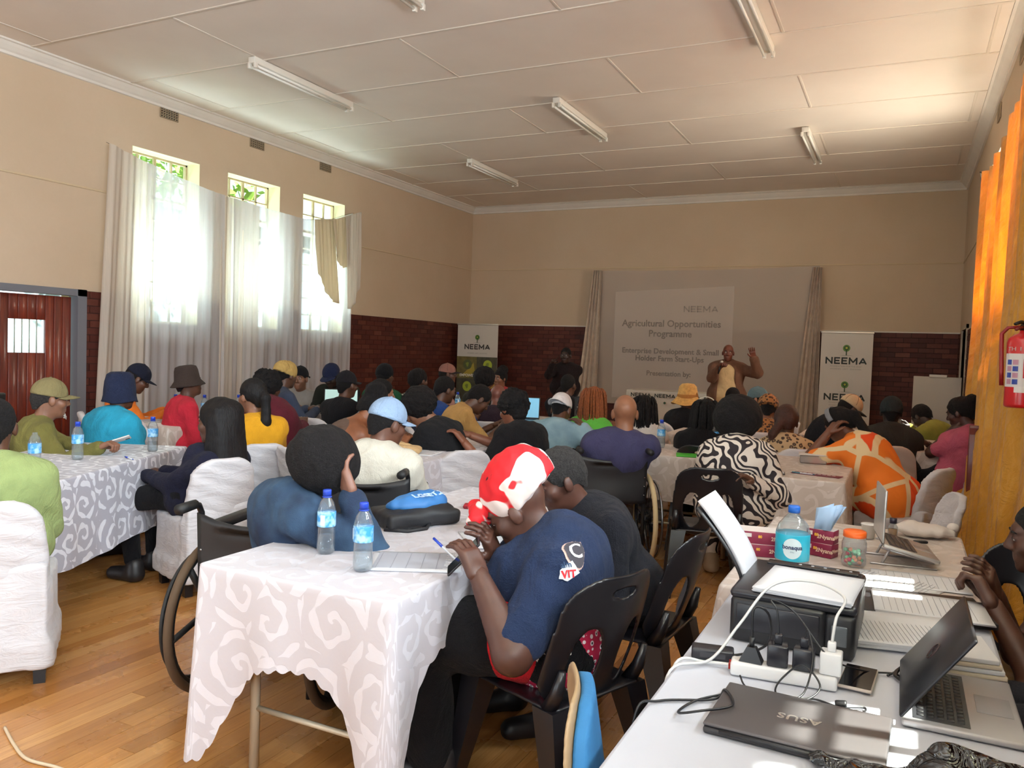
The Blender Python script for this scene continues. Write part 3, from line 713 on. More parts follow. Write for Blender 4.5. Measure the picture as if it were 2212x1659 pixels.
def banner(loc, rz, w, h, lab, second):
    b = empty('rollup_banner', loc, rz); tag(b, lab, 'banner', 'roll-up banners')
    sheet = mat('banner_vinyl', '#cfc8bf', .5)
    MB().box((-w/2, -.004, .08), (w/2, .004, h-.03)).build('sheet', sheet, b)
    MB().bbox((-w/2-.01, -.02, h-.035), (w/2+.01, .02, h), .008).build('top_rail', plain('#d9d3c8', .35, .6), b)
    MB().bbox((-w/2-.02, -.10, 0), (w/2+.02, .10, .085), .03).build('base', plain('#9b9a98', .35, .8), b)
    MB().tube([(0, .03, .08), (0, .03, h-.03)], .01, 6).build('pole', plain('#77777a', .35, .8), b)
    if not second:
        for z in (h-.34, h-.95, h-1.55):
            tree_logo(b, 0, z+.06, .19)
            stroke_text('banner_lettering', 'NEEMA', .115, INK, b, Matrix.Translation((0, -.006, z-.15)) @ Matrix.Rotation(math.radians(90), 4, 'X'))
            text('banner_lettering', 'FOUNDATION FOR THE DEAF', .034, PALE, b, Matrix.Translation((0, -.006, z-.245)) @ Matrix.Rotation(math.radians(90), 4, 'X'), spacing=1.05)
            text('banner_lettering', 'AWARENESS . UNITY . EDUCATION', .03, PALE, b, Matrix.Translation((0, -.006, z-.29)) @ Matrix.Rotation(math.radians(90), 4, 'X'))
    else:
        tree_logo(b, 0, h-.28, .17)
        stroke_text('banner_lettering', 'NEEMA', .105, plain('#3a3230', .6), b, Matrix.Translation((0, -.006, h-.47)) @ Matrix.Rotation(math.radians(90), 4, 'X'))
        text('banner_lettering', 'AWARENESS . UNITY . EDUCATION', .028, PALE, b, Matrix.Translation((0, -.006, h-.60)) @ Matrix.Rotation(math.radians(90), 4, 'X'))
        tiles = [(-w/2, 0, h-1.11, h-.67, '#6d6338'), (0, w/2, h-1.11, h-.67, '#4c4a3a'), (-w/2, 0, h-1.55, h-1.11, '#4c4a3a'), (0, w/2, h-1.55, h-1.11, '#a8874c'), (-w/2, 0, .09, h-1.55, '#6d6338'), (0, w/2, .09, h-1.55, '#3c4636')]
        for i, (x0, x1, z0, z1, c) in enumerate(tiles):
            MB().box((x0, -.006, z0), (x1, -.0045, z1)).build('printed_tile', mat('banner_print_%s' % c[1:], c, .5, var=.35, vscale=7), b)
            if i < 4:
                M = Matrix.Translation(((x0+x1)/2+.02, -.0075, (z0+z1)/2+.06)) @ Matrix.Rotation(math.radians(90), 4, 'X')
                MB().prism([(.10*math.cos(6.283*k/24), .10*math.sin(6.283*k/24)) for k in range(24)], 0, .001, M).build('round_badge', plain('#56603c', .6) if i == 0 else OLIVE, b)
                MB().prism([(.05*math.cos(6.283*k/7)*(1 if k % 2 else .5), .05*math.sin(6.283*k/7)) for k in range(7)], .001, .002, M).build('badge_figure', plain('#7d8c3c', .6), b)
        leafp = [(-.14, -.12), (.02, -.16), (.16, -.02), (.13, .14), (.05, .05), (-.05, -.04)]
        MB().prism(leafp, 0, .0008, Matrix.Translation((-w/4+.03, -.0065, h-.93)) @ Matrix.Rotation(math.radians(90), 4, 'X')).build('printed_leaf', plain('#a08f38', .6), b)
        for tx, x, z in (('EMPOWER', -w/4, h-1.05), ('UNIT', w/4, h-1.05)):
            text('banner_lettering', tx, .075, WHITE_INK, b, Matrix.Translation((x+.02, -.009, z)) @ Matrix.Rotation(math.radians(90), 4, 'X'), .002)
banner((-7.72, 14.15, 0), math.radians(0), .92, 1.98, 'roll-up banner with olive picture tiles, left of interpreter', True)
banner((-.88, 14.45, 0), 0, .80, 1.97, 'plain white roll-up banner with three repeated tree logos beside screen', False)

# twin fluorescent battens (off)
LAMP = plain('#e4ded4', .45); TUBE = plain('#f2efe8', .2)
lamp0 = None
for k, (x, y, lab) in enumerate([(-6.26, 7.2, 'twin-tube fluorescent batten nearest the left windows'), (-3.8, 9.52, 'twin-tube fluorescent batten in the middle of the ceiling'), (-1.3, 7.15, 'twin-tube fluorescent batten on right, cut by top edge'),
        (-6.26, 11.85, 'twin-tube fluorescent batten nearest the far left corner'), (-1.28, 11.7, 'twin-tube fluorescent batten on the right near the back wall'), (-3.85, 5.02, 'twin-tube fluorescent batten whose tip shows at the top edge')]):
    if lamp0 is None:
        e = lamp0 = empty('fluorescent_light', (x, y, 4.437), 0)
        MB().bbox((-.045, -.83, -.065), (.045, .83, 0), .006).build('housing', LAMP, e)
        for sx in (-.04, .04):
            MB().tube([(sx, -.80, -.092), (sx, .80, -.092)], .013, 10).build('tube', TUBE, e)
            for sy in (-.81, .81): MB().bbox((sx-.016, sy-.02, -.115), (sx+.016, sy+.02, -.06), .005).build('lamp_holder', LAMP, e)
    else: e = copy_tree(lamp0, loc=(x, y, 4.437))
    tag(e, lab, 'ceiling light', 'fluorescent ceiling battens')
# ================================================================ tables and cloths
def damask_fn(sc, c0, c1):
    def fn(t, b):
        uv = t.pos('UV'); p = t.mapping(uv, (sc, sc, 1)); w = t.new('TexNoise'); w.inputs['Scale'].default_value = 1.6; t.con(p, w.inputs['Vector'])
        va = t.new('VectorMath', operation='MULTIPLY_ADD'); t.con(w.outputs['Color'], va.inputs[0]); va.inputs[1].default_value = (.35, .35, 0); t.con(p, va.inputs[2])
        vo = t.new('TexVoronoi', feature='F1', voronoi_dimensions='2D'); vo.inputs['Scale'].default_value = 1; vo.inputs['Randomness'].default_value = .75; t.con(va.outputs[0], vo.inputs['Vector'])
        sb = t.new('VectorMath', operation='SUBTRACT'); t.con(va.outputs[0], sb.inputs[0]); t.con(vo.outputs['Position'], sb.inputs[1])
        x, y, z = t.sep(sb.outputs[0]); cr = t.new('SeparateColor'); t.con(vo.outputs['Color'], cr.inputs[0])
        ang = t.math('ARCTAN2', y, x); r = vo.outputs['Distance']; sgn = t.math('SIGN', t.math('SUBTRACT', cr.outputs[0], .5))
        sp = t.math('SINE', t.math('ADD', t.math('MULTIPLY', t.math('MULTIPLY', ang, sgn), 1.0), t.math('ADD', t.math('MULTIPLY', r, 17), t.math('MULTIPLY', cr.outputs[1], 6.28))))
        leaf = t.math('SINE', t.math('ADD', t.math('MULTIPLY', ang, 5), t.math('MULTIPLY', r, 9)))
        h = t.math('ADD', sp, t.math('MULTIPLY', leaf, t.math('MULTIPLY', r, 1.1)))
        mk = t.ramp(h, [(.42, (0, 0, 0)), (.55, (1, 1, 1))]); n = t.ramp(t.math('SUBTRACT', h, -.2), [(.45, (0,)*3), (.6, (1,)*3)])
        t.con(t.mix(mk, srgb(c0), srgb(c1)), b.inputs['Base Color'])
        t.con(t.math('MULTIPLY_ADD', mk, -.22, .55), b.inputs['Roughness'])
        t.bump(t.math('ADD', t.math('MULTIPLY', mk, .3), t.noise(7, 4, uv)), .22, .01)
    return fn
DAMASK = mat('damask_white', '#dcd8dc', .45, fn=damask_fn(5.2, '#c1bcc2', '#d2cfd6'), spec=.4, sheen=.2)
DAMASK2 = mat('damask_silver', '#dcd8dc', .45, fn=damask_fn(5.6, '#a5a3ae', '#dadae2'), spec=.4, sheen=.2)
DAMASK3 = mat('damask_cream', '#ddd2c4', .5, fn=damask_fn(5.0, '#c4b6ac', '#d4c8c0'), spec=.4, sheen=.2)
PLAINCLOTH = mat('plain_white_cloth', '#c3c6d0', .6, spec=.3, var=.03, vscale=4, bump=.15, bscale=9)
LEGM = plain('#cbbfa8', .4, .2)
def table(x0, x1, y0, y1, lab, z=.74, legs=None, name='folding_table'):
    cx, cy = (x0+x1)/2, (y0+y1)/2; e = empty(name, (cx, cy, 0)); tag(e, lab, 'table')
    hx, hy = (x1-x0)/2, (y1-y0)/2
    MB().bbox((-hx, -hy, z-.03), (hx, hy, z), .006).build('tabletop', plain('#b9ab98', .5), e)
    for sx in (-1, 1):
        for sy in (-1, 1):
            lx, ly = sx*(hx-.10), sy*(hy-.16); MB().tube([(lx, ly, z-.03), (lx, ly, .01)], .017, 10).build('leg', LEGM, e)
    for sy in (-1, 1): MB().tube([(-(hx-.10), sy*(hy-.16), .22), (hx-.10, sy*(hy-.16), .22)], .010, 8).build('cross_bar', LEGM, e)
    return e
def cloth(x0, x1, y0, y1, m, lab, z=.744, drop=.32, tail=.22, step=.03, scallop=0.0, seed=0, rip=.012, group='tablecloths on the workshop tables', nrow=14, drops=None, name='tablecloth'):
    """drops: optional (left, near, right, far) drop lengths"""
    rg = random.Random(seed); e = MB(); R = .02; o = .006
    X0, X1, Y0, Y1 = x0-o, x1+o, y0-o, y1+o; path = []
    corners = [(X0, Y0), (X1, Y0), (X1, Y1), (X0, Y1)]; nrm = [(0, -1), (1, 0), (0, 1), (-1, 0)]
    dl = drops or (drop,)*4; dl = [dl[1], dl[2], dl[3], dl[0]]
    u = 0.0
    for k in range(4):
        a, b = Vector(corners[k]), Vector(corners[(k+1) % 4]); L = (b-a).length-2*R; d = (b-a).normalized(); n = max(2, int(L/step))
        for i in range(n): s = L*i/n; path.append((a+d*(R+s), Vector(nrm[k]), s, L-s, k, u+s))
        u += L; c = b-d*R+Vector(nrm[k])*(-R)
        for i in range(8):
            t = i/8; nn = (Vector(nrm[k])*math.cos(t*1.5708)+Vector(nrm[(k+1) % 4])*math.sin(t*1.5708)); path.append((c+nn*R, nn, t*.001, -1, k, u)); u += R*1.57/8
    N = len(path); P = []; UV = []
    dist = []
    for (p, n, s0, s1, k, uu) in path: dist.append(0 if s1 < 0 else min(s0, s1))
    ph = [rg.random()*6.28 for _ in range(5)]
    for j in range(nrow+3):
        for i, (p, n, s0, s1, k, uu) in enumerate(path):
            dc = dist[i]
            if s1 < 0: dd = (dl[k]+dl[(k+1) % 4])/2
            else:
                w0 = .5*math.exp(-s0/.12); w1 = .5*math.exp(-s1/.12); dd = dl[k]*(1-w0-w1)+dl[k-1]*w0+dl[(k+1) % 4]*w1
            L = dd+tail*math.exp(-(dc/.15)**2)+.012*math.sin(uu*5+ph[0])
            if scallop: L -= scallop*(1-abs(math.sin(math.pi*uu/.048)))
            L = min(L, z-.012)
            if j <= 2: th = j/2*1.5708; off = .010*math.sin(th)-.010; zz = z-.010*(1-math.cos(th)); f = 0
            else:
                f = (j-2)/nrow; zz = z-.010-(L-.010)*f
                off = f*(.012+.035*math.exp(-(dc/.10)**2))*(1-.25*f)+rip*f*(math.sin(uu*17+ph[1])+.6*math.sin(uu*31+ph[2]+f*2))*(.5+.5*math.exp(-(dc/.25)))+.05*f*math.exp(-((dc-.16)/.07)**2)*(-1)*.55
            q = p+n*off; P.append((q.x, q.y, zz)); dp = z-zz; UV.append((p.x+n.x*dp, p.y+n.y*dp))
    e.grid(P, N, nrow+3, True, UV, closed_u=True)
    e.add([(p.x, p.y, z) for p in (Vector(P[i]) for i in range(N))], [tuple(range(N))], False, [(P[i][0], P[i][1]) for i in range(N)])
    c = e.build(name, m); return tag(c, lab, 'tablecloth', group)
T = {}
def set_table(key, r, tl, cl, m=DAMASK3, rz=0, **kw):
    T[key] = table(*r, tl)
    if not rz: return cloth(*r, m, cl, **kw)
    cx, cy, hx, hy = (r[0]+r[1])/2, (r[2]+r[3])/2, (r[1]-r[0])/2, (r[3]-r[2])/2
    T[key].rotation_euler.z = math.radians(rz); c = cloth(-hx, hx, -hy, hy, m, cl, **kw); c.location = (cx, cy, 0); c.rotation_euler.z = math.radians(rz); return c
set_table('front', (-2.05, -1.29, 1.9, 3.72), 'folding table nearest the camera, under a scalloped white cloth', 'scalloped white damask cloth on the table nearest the camera', DAMASK, drop=.31, tail=.33, step=.008, scallop=.014, seed=3, nrow=18, drops=(.34, .29, .2, .3))
set_table('left', (-4.79, -3.99, 2.10, 3.84), 'folding table at left under the silver scroll cloth', 'silver-white scroll-patterned cloth on the left table with three bottles', DAMASK2, rz=24, drop=.42, tail=.05, seed=4, drops=(.4, .42, .46, .34))
set_table('door', (-6.4, -5.42, 4.66, 5.7), 'folding table by the sheer curtains, in front of man in red', 'white cloth on the table between the red-shirted man and turquoise-shirted woman', DAMASK3, seed=5, drop=.45)
set_table('mid', (-3.4, -2.72, 4.15, 5.75), 'folding table between the bare-shouldered woman and hooded person', 'white shiny cloth on table between bare-shouldered woman and hooded person', DAMASK, seed=6, drop=.4)
set_table('laptops', (-6.05, -4.95, 6.55, 7.35), 'folding table under the open laptop near the last window', 'white cloth under the open laptop with pale green screen', DAMASK3, seed=7)
set_table('blue', (-5.2, -4.35, 7.9, 9.0), 'folding table between the blue-shirted and pink-capped men', 'white cloth on table between the blue-shirted and pink-capped men', DAMASK3, seed=8)
set_table('projector', (-3.95, -2.75, 7.15, 8.2), 'folding table with blue-screened laptop at the centre of the hall', 'patterned cream cloth under the blue-screened laptop at the centre', DAMASK3, seed=9, drop=.36)
set_table('wheel', (-2.2, -1.02, 5.72, 6.5), 'folding table in front of wheelchair man in purple', 'patterned cloth under the green folder, in front of wheelchair man', DAMASK3, seed=10)
set_table('zebra', (-.98, -.29, 5.2, 6.6), 'folding table with maroon leaflet, beside the zebra-print woman', 'cream damask cloth beside zebra-print woman, maroon leaflet on it', DAMASK3, seed=11, drop=.44, tail=.02)
set_table('hat', (-2.0, -1.0, 7.35, 8.35), 'folding table between the straw hat and the headband dreadlocks', 'white cloth on table between the straw hat and headband dreadlocks', DAMASK3, seed=12)
set_table('print', (-.9, -.25, 8.3, 9.4), 'folding table beyond the animal-print woman', 'white cloth on table beyond the animal-print woman', DAMASK3, seed=13)
set_table('right', (-.12, .33, 7.5, 8.7), 'folding table between the beanie wearer and woman in pink', 'lace-edged white cloth between beanie wearer and woman in pink', DAMASK3, seed=14, drop=.4, tail=.22, scallop=.02, step=.012)
# the organisers' two tables along the right, pushed together
T['org1'] = table(-.45, .25, 1.0, 2.58, "organisers' near table under the laptops and charger strip")
cloth(-.45, .25, 1.0, 2.58, PLAINCLOTH, 'smooth white cloth under the closed grey laptop', drop=.42, tail=.05, seed=15, drops=(.5, .4, .4, .01))
T['org2'] = table(-.5, .25, 2.6, 3.88, "organisers' far table with the water bottle and sweet jar")
cloth(-.5, .25, 2.6, 3.88, DAMASK3, 'cream damask cloth under the printer, big bottle and sweet jar', z=.746, drop=.4, tail=.06, seed=16, drops=(.5, .01, .4, .4))
# display table at the back with a printed cloth
T['back'] = table(-4.0, -2.1, 12.4, 13.0, 'display table below the projection screen')
nc = cloth(-4.0, -2.1, 12.4, 13.0, plain('#cfc8bd', .6), 'white display cloth printed with the word NEEMA below the screen', z=.9, drop=.7, tail=.1, seed=17)
T['back'].scale = (1, 1, 1)
for ch in T['back'].children:
    if ch.name.startswith('tabletop'): ch.location.z = .155
    elif ch.name.startswith('leg'): ch.scale.z = 1.21
for i, x in enumerate((-3.75, -3.36, -2.97, -2.58)):
    stroke_text('cloth_lettering', 'NEEMA', .06, INK, nc, Matrix.Translation((x, 12.375-.012, .83)) @ Matrix.Rotation(math.radians(90), 4, 'X'))
    MB().prism([(.02*math.cos(6.283*k/12), .02*math.sin(6.283*k/12)) for k in range(12)], 0, .001, Matrix.Translation((x, 12.36, .72)) @ Matrix.Rotation(math.radians(90), 4, 'X')).build('cloth_emblem', DGREEN, nc)

# ================================================================ chairs
BLACKP = mat('black_plastic', '#17161a', .28, spec=.5, var=.2)
COVER = mat('white_spandex', '#c9c6ca', .6, spec=.3, var=.04, vscale=5, fn=lambda t, b: t.bump(t.noise(6, 4, t.mapping(t.pos('Object'), (1.2, 1.2, 3.5)), .6, 1.2), .35, .03), sheen=.2)
COVER2 = mat('rose_white_spandex', '#c4b6b0', .6, spec=.3, var=.04, vscale=5, sheen=.2, bump=.15, bscale=7)
def rotx(a): c, s = math.cos(a), math.sin(a); return np.array([[1, 0, 0], [0, c, -s], [0, s, c]])
def rotz(a): c, s = math.cos(a), math.sin(a); return np.array([[c, -s, 0], [s, c, 0], [0, 0, 1]])
def roty(a): c, s = math.cos(a), math.sin(a); return np.array([[c, 0, s], [0, 1, 0], [-s, 0, c]])
def slab(sd, xr, zr, t, res):
    xs = np.arange(xr[0]-2*res, xr[1]+2*res, res); zs = np.arange(zr[0]-2*res, zr[1]+2*res, res); ys = np.arange(-t-2.5*res, t+2.5*res, res*.8)
    d2 = sd(xs[:, None], zs[None, :]); D = np.maximum(d2[:, None, :], (np.abs(ys)-t)[None, :, None]).astype(np.float32)
    v, f = nets(D, np.zeros(3), 1.0); v = np.stack([xs[0]+v[:, 0]*res, ys[0]+v[:, 1]*res*.8, zs[0]+v[:, 2]*res], 1); return v, f
def rrect(x, z, hx, hz, r): qx, qz = np.abs(x)-hx+r, np.abs(z)-hz+r; return np.sqrt(np.maximum(qx, 0)**2+np.maximum(qz, 0)**2)+np.minimum(np.maximum(qx, qz), 0)-r
def ell2(x, z, cx, cz, rx, rz): k = np.sqrt(((x-cx)/rx)**2+((z-cz)/rz)**2); return (k-1)*min(rx, rz)
_cover_v, _cover_f = None, None
def cover_mesh():
    B = rotx(math.radians(10)); pr = [bx((0, .0, .27), (.185, .19, .19), None, .025, .02), bx((0, -.02, .12), (.20, .21, .06), None, .02, .06)]
    pr.append(bx((0, -.225, .3), (.185, .02, .25), None, .02, .05))
    pr += [cut((0, 0, -1), -.09)]
    v0, f0 = sdf_mesh(pr, .0125, (.0045, 38, 5))
    v, f = slab(lambda x, z: rrect(x, z, .205-.03*np.clip(z, 0, 1)/.3, .30, .13), (-.22, .22), (-.32, .32), .02, .0125); w = v.copy(); a_ = math.radians(10)
    w[:, 1] = v[:, 1]+1.1*v[:, 0]**2+.003*np.sin(v[:, 2]*60+v[:, 0]*25); y, z = w[:, 1].copy(), w[:, 2].copy(); w[:, 1] = y*math.cos(a_)-z*math.sin(a_)-.255; w[:, 2] = y*math.sin(a_)+z*math.cos(a_)+.575
    return np.concatenate([v0, w]), np.concatenate([f0, f+len(v0)])
def covered_chair(x, y, rz, lab, cover=COVER, name='covered_chair', group='white covered chairs'):
    if not hasattr(covered_chair, 'd'):
        covered_chair.v = cover_mesh(); covered_chair.d = {}; g = MB(); covered_chair.leg = g
        covered_chair.lm = MB().add([(-.022, -.022, 0), (.022, -.022, 0), (.022, .022, 0), (-.022, .022, 0), (-.03, -.03, .3), (.03, -.03, .3), (.03, .03, .3), (-.03, .03, .3)], [(0, 3, 2, 1), (4, 5, 6, 7), (0, 1, 5, 4), (1, 2, 6, 5), (2, 3, 7, 6), (3, 0, 4, 7)]).mesh('leg', BLACKP)
    if cover.name not in covered_chair.d: v, f = covered_chair.v; covered_chair.d[cover.name] = np_mesh('chair_cover', [(v, f, 0)], cover)
    e = empty(name, (x, y, 0), rz, lab, 'chair', group); e.scale.z = .92; ob('chair_cover', covered_chair.d[cover.name], e)
    for sx in (-1, 1):
        for sy in (-1, 1): ob('leg', covered_chair.lm, e, (sx*.17, sy*.175-.01, 0))
    return e
def plastic_meshes():
    sd = lambda x, z: np.maximum(np.maximum(rrect(x, z, .215-.10*np.clip(z+.02, 0, 1), .25, .13), -ell2(x, z, 0, .185, .05, .017)), -np.minimum(ell2(x, z, -.095, -.06, .052, .125), ell2(x, z, .095, -.06, .052, .125)))
    v, f = slab(sd, (-.24, .24), (-.27, .27), .005, .008); w = v.copy()
    w[:, 1] = v[:, 1]+1.6*v[:, 0]**2+.25*(v[:, 2]-.05)**2; a = math.radians(14); y, z = w[:, 1].copy(), w[:, 2].copy(); w[:, 1] = y*math.cos(a)-z*math.sin(a)-.255; w[:, 2] = y*math.sin(a)+z*math.cos(a)+.64
    back = np_mesh('backrest', [(w, f, 0)], BLACKP)
    v, f = slab(lambda x, z: rrect(x, z, .21, .215, .05), (-.23, .23), (-.23, .23), .007, .012); s = np.stack([v[:, 0], v[:, 2], .44+v[:, 1]-.5*np.maximum(0, .06-np.abs(v[:, 2]-.02))*.1-.2*np.maximum(0, .2-np.hypot(v[:, 0], v[:, 2]))*.25], 1)
    seat = np_mesh('seat', [(s, f[:, ::-1], 0)], BLACKP)
    def leg(sx, sy):
        top = Vector((sx*.17, sy*.17, .44)); bot = Vector((sx*.225, sy*.235-(.04 if sy < 0 else 0), 0)); g = MB(); v = []
        for p, w_ in ((bot, .021), (top, .045)):
            for dx, dy in ((-1, -1), (1, -1), (1, 1), (-1, 1)): v.append((p.x+dx*w_, p.y+dy*w_, p.z))
        return g.add(v, [(0, 3, 2, 1), (4, 5, 6, 7), (0, 1, 5, 4), (1, 2, 6, 5), (2, 3, 7, 6), (3, 0, 4, 7)]).mesh('leg', BLACKP)
    return back, seat, [leg(sx, sy) for sx in (-1, 1) for sy in (-1, 1)]
def plastic_chair(x, y, rz, lab, group='black plastic chairs', m=None, z=0):
    if not hasattr(plastic_chair, 'p'): plastic_chair.p = plastic_meshes()
    b, s, L = plastic_chair.p
    if m is not None:
        b, s, L = b.copy(), s.copy(), [l.copy() for l in L]
        for d in (b, s, *L): d.materials[0] = m
    e = empty('plastic_chair', (x, y, z), rz, lab, 'chair', group); e.scale.z = .92; ob('backrest', b, e); ob('seat', s, e)
    for l in L: ob('leg', l, e)
    for sx in (-1, 1): MB().tube([(sx*.185, -.17, .435), (sx*.19, -.205, .5), (sx*.19, -.225, .58)], [.028, .022, .012], 8).build('back_support', m or BLACKP, e)
    return e
TIRE_B = plain('#54412f', .8); TIRE_C = plain('#c9b48c', .7); VINYL = mat('black_vinyl', '#1b1a1d', .5, var=.15, bump=.2, bscale=18); STEELB = plain('#2a2a2e', .35, .6); CHROME = plain('#8f8f94', .25, .9); GRIP = plain('#121214', .6)
def wheelchair(x, y, rz, lab, tire=TIRE_B, mag=False, back_h=.93, tilt=0.0):
    e = empty('wheelchair', (x, y, 0), rz, lab, 'wheelchair', 'wheelchairs')
    R = .305
    for sx in (-1, 1):
        w = MB().tube([(sx*.29, -.08+R*math.cos(a), R+.017+R*math.sin(a)) for a in np.linspace(0, 6.283, 49)[:-1]], .018, 8, closed=True).build('wheel', tire, e)
        MB().tube([(sx*.345, -.08+.265*math.cos(a), R+.017+.265*math.sin(a)) for a in np.linspace(0, 6.283, 41)[:-1]], .009, 6, closed=True).build('hand_rim', CHROME if not mag else GRIP, w)
        MB().tube([(sx*.29, -.08+.283*math.cos(a), R+.017+.283*math.sin(a)) for a in np.linspace(0, 6.283, 41)[:-1]], .012, 6, closed=True).build('rim', STEELB if not mag else GRIP, w)
        g = MB(); n = 6 if mag else 18
        for k in range(n):
            a = 6.283*k/n; g.tube([(sx*(.29+.02*(k % 2)), -.08+.03*math.cos(a), R+.017+.03*math.sin(a)), (sx*.29, -.08+.283*math.cos(a+.1), R+.017+.283*math.sin(a+.1))], .014 if mag else .0025, 6 if mag else 4)
        g.lathe([(.0, -.04), (.035, -.04), (.035, .04), (0, .04)], 12, M=Matrix.Translation((sx*.29, -.08, R+.017)) @ Matrix.Rotation(math.radians(90), 4, 'Y'))
        g.build('spokes', STEELB if not mag else GRIP, w)
        c = MB().tube([(sx*.23, .42+.085*math.cos(a), .10+.085*math.sin(a)) for a in np.linspace(0, 6.283, 21)[:-1]], .016, 6, closed=True).build('caster', GRIP, e)
        MB().tube([(sx*.23, .42, .10), (sx*.235, .38, .24), (sx*.235, .33, .45)], .014, 6).build('fork', STEELB, c)
        MB().tube([(sx*.235, -.24, .08), (sx*.235, -.235, .5), (sx*.235, -.255, back_h-.02), (sx*.235, -.275, back_h+.012), (sx*.235, -.31, back_h+.02), (sx*.235, -.36, back_h+.02)], .0125, 8).build('back_tube', STEELB, e)
        MB().tube([(sx*.235, -.30, back_h+.02), (sx*.235, -.41, back_h+.018)], [.019, .021], 10).build('grip', GRIP, e)
        MB().tube([(sx*.235, -.24, .47), (sx*.235, .33, .49), (sx*.235, .40, .44), (sx*.20, .50, .12)], .0125, 8).build('side_tube', STEELB, e)
        MB().tube([(sx*.235, -.24, .17), (sx*.235, .33, .17)], .0125, 8).build('lower_tube', STEELB, e)
        MB().tube([(sx*.235, -.24, .70), (sx*.235, .12, .70), (sx*.235, .16, .66), (sx*.235, .16, .49)], .0115, 8).build('arm_tube', STEELB, e)
        MB().bbox((sx*.235-.028, -.19, .70), (sx*.235+.028, .13, .735), .012).build('armrest', VINYL, e)
        MB().bbox((sx*.12-.075, .44, .11), (sx*.12+.075, .60, .125), .005).build('footplate', GRIP, e)
    MB().tube([(-.235, .02, .17), (.235, .02, .47)], .011, 6).build('cross_brace', STEELB, e); MB().tube([(.235, .03, .17), (-.235, .03, .47)], .011, 6).build('cross_brace', STEELB, e)
    P = []; nu, nv = 20, 14
    for j in range(nv):
        for i in range(nu):
            s = i/(nu-1)*2-1; t = j/(nv-1); P.append((s*.245, -.245-.018*t-.035*(1-s*s)-.004*math.sin(9*t)*(1-s*s), .46+(back_h-.02-.46)*t-.035*(1-s*s)*(t > .9)))
    b = MB().grid(P, nu, nv).build('backrest', VINYL, e); solidify(b, .012)
    g = MB()
    for sx in (-1, 1):
        for z in np.linspace(.52, back_h-.05, 5): g.lathe([(0, 0), (.006, 0), (.005, .004), (0, .006)], 8, M=Matrix.Translation((sx*.23, -.262, float(z))) @ Matrix.Rotation(math.radians(90), 4, 'X'))
    g.build('rivets', CHROME, b)
    s = MB().bbox((-.235, -.23, .47), (.235, .24, .505), .02).build('seat', VINYL, e); return e
# ================================================================ people
def skin_mat(c):
    def fn(t, b):
        p = t.pos('Object'); col = srgb(c); n = t.noise(16, 4, p)
        t.con(t.ramp(n, [(.3, tuple(x*.85 for x in col)), (.7, tuple(min(1, x*1.12) for x in col))]), b.inputs['Base Color']); t.bump(t.noise(220, 2, p), .06, .002)
    return mat('skin_'+c.lstrip('#'), c, .46, spec=.45, fn=fn)
def hair_fn(sc, st):
    def fn(t, b): p = t.pos('Object'); t.bump(t.noise(sc, 5, p, .7), st, .02)
    return fn
HAIR = mat('hair_black', '#131012', .75, spec=.3, var=.4, vscale=40, coord='Object', fn=hair_fn(90, .9)); HAIRB = mat('hair_brown', '#3b1d16', .5, spec=.4, var=.3, vscale=50, coord='Object', fn=hair_fn(70, .5))
HAIRS = mat('hair_salt_pepper', '#2b2828', .8, var=.7, vscale=120, coord='Object', fn=hair_fn(160, .9)); HAIRL = mat('hair_straight_black', '#100d0f', .62, spec=.3, var=.3, vscale=30, coord='Object', fn=lambda t, b: t.bump(t.noise(60, 3, t.mapping(t.pos('Object'), (3, 3, .25))), .5, .01))
BRAID = mat('braids_copper', '#8c4a22', .6, var=.35, vscale=60, coord='Object', fn=hair_fn(120, .6)); EYEW = plain('#cfc6bd', .25); EYED = plain('#140d0a', .15); LIPM = None
SHOE = plain('#1c1a1c', .45)
def zebra_fn(t, b):
    p = t.pos('Object'); w = t.new('TexNoise'); w.inputs['Scale'].default_value = 4.2; w.inputs['Detail'].default_value = 2; t.con(p, w.inputs['Vector'])
    q = t.new('VectorMath', operation='MULTIPLY_ADD'); t.con(w.outputs['Color'], q.inputs[0]); q.inputs[1].default_value = (.55, .55, .55); t.con(p, q.inputs[2])
    wa = t.new('TexWave', wave_type='BANDS', bands_direction='DIAGONAL'); wa.inputs['Scale'].default_value = 7.5; wa.inputs['Distortion'].default_value = 2.2; wa.inputs['Detail'].default_value = 1; wa.inputs['Detail Scale'].default_value = .8; t.con(q.outputs[0], wa.inputs['Vector'])
    t.con(t.ramp(wa.outputs['Fac'], [(.44, srgb('#221a1f')), (.50, srgb('#e3d8cc'))]), b.inputs['Base Color'])
ZEBRA = mat('zebra_print', '#ddd', .8, fn=zebra_fn)
def leo_fn(sc, c0, c1, c2):
    def fn(t, b):
        p = t.pos('Object'); v = t.new('TexVoronoi', feature='F1'); v.inputs['Scale'].default_value = sc; t.con(p, v.inputs['Vector'])
        t.con(t.ramp(t.math('ADD', v.outputs['Distance'], t.math('MULTIPLY', t.noise(sc*2, 2, p), .25)), [(.28, srgb(c1)), (.36, srgb(c2)), (.52, srgb(c2)), (.6, srgb(c0))]), b.inputs['Base Color'])
    return fn
LEO = mat('leopard_print', '#8c5d35', .8, fn=leo_fn(34, '#9d6a3c', '#6b3f22', '#2c1710')); PRINT = mat('cream_brown_print', '#b79a78', .8, fn=leo_fn(26, '#b89c78', '#8a6b4e', '#3c2a20'))
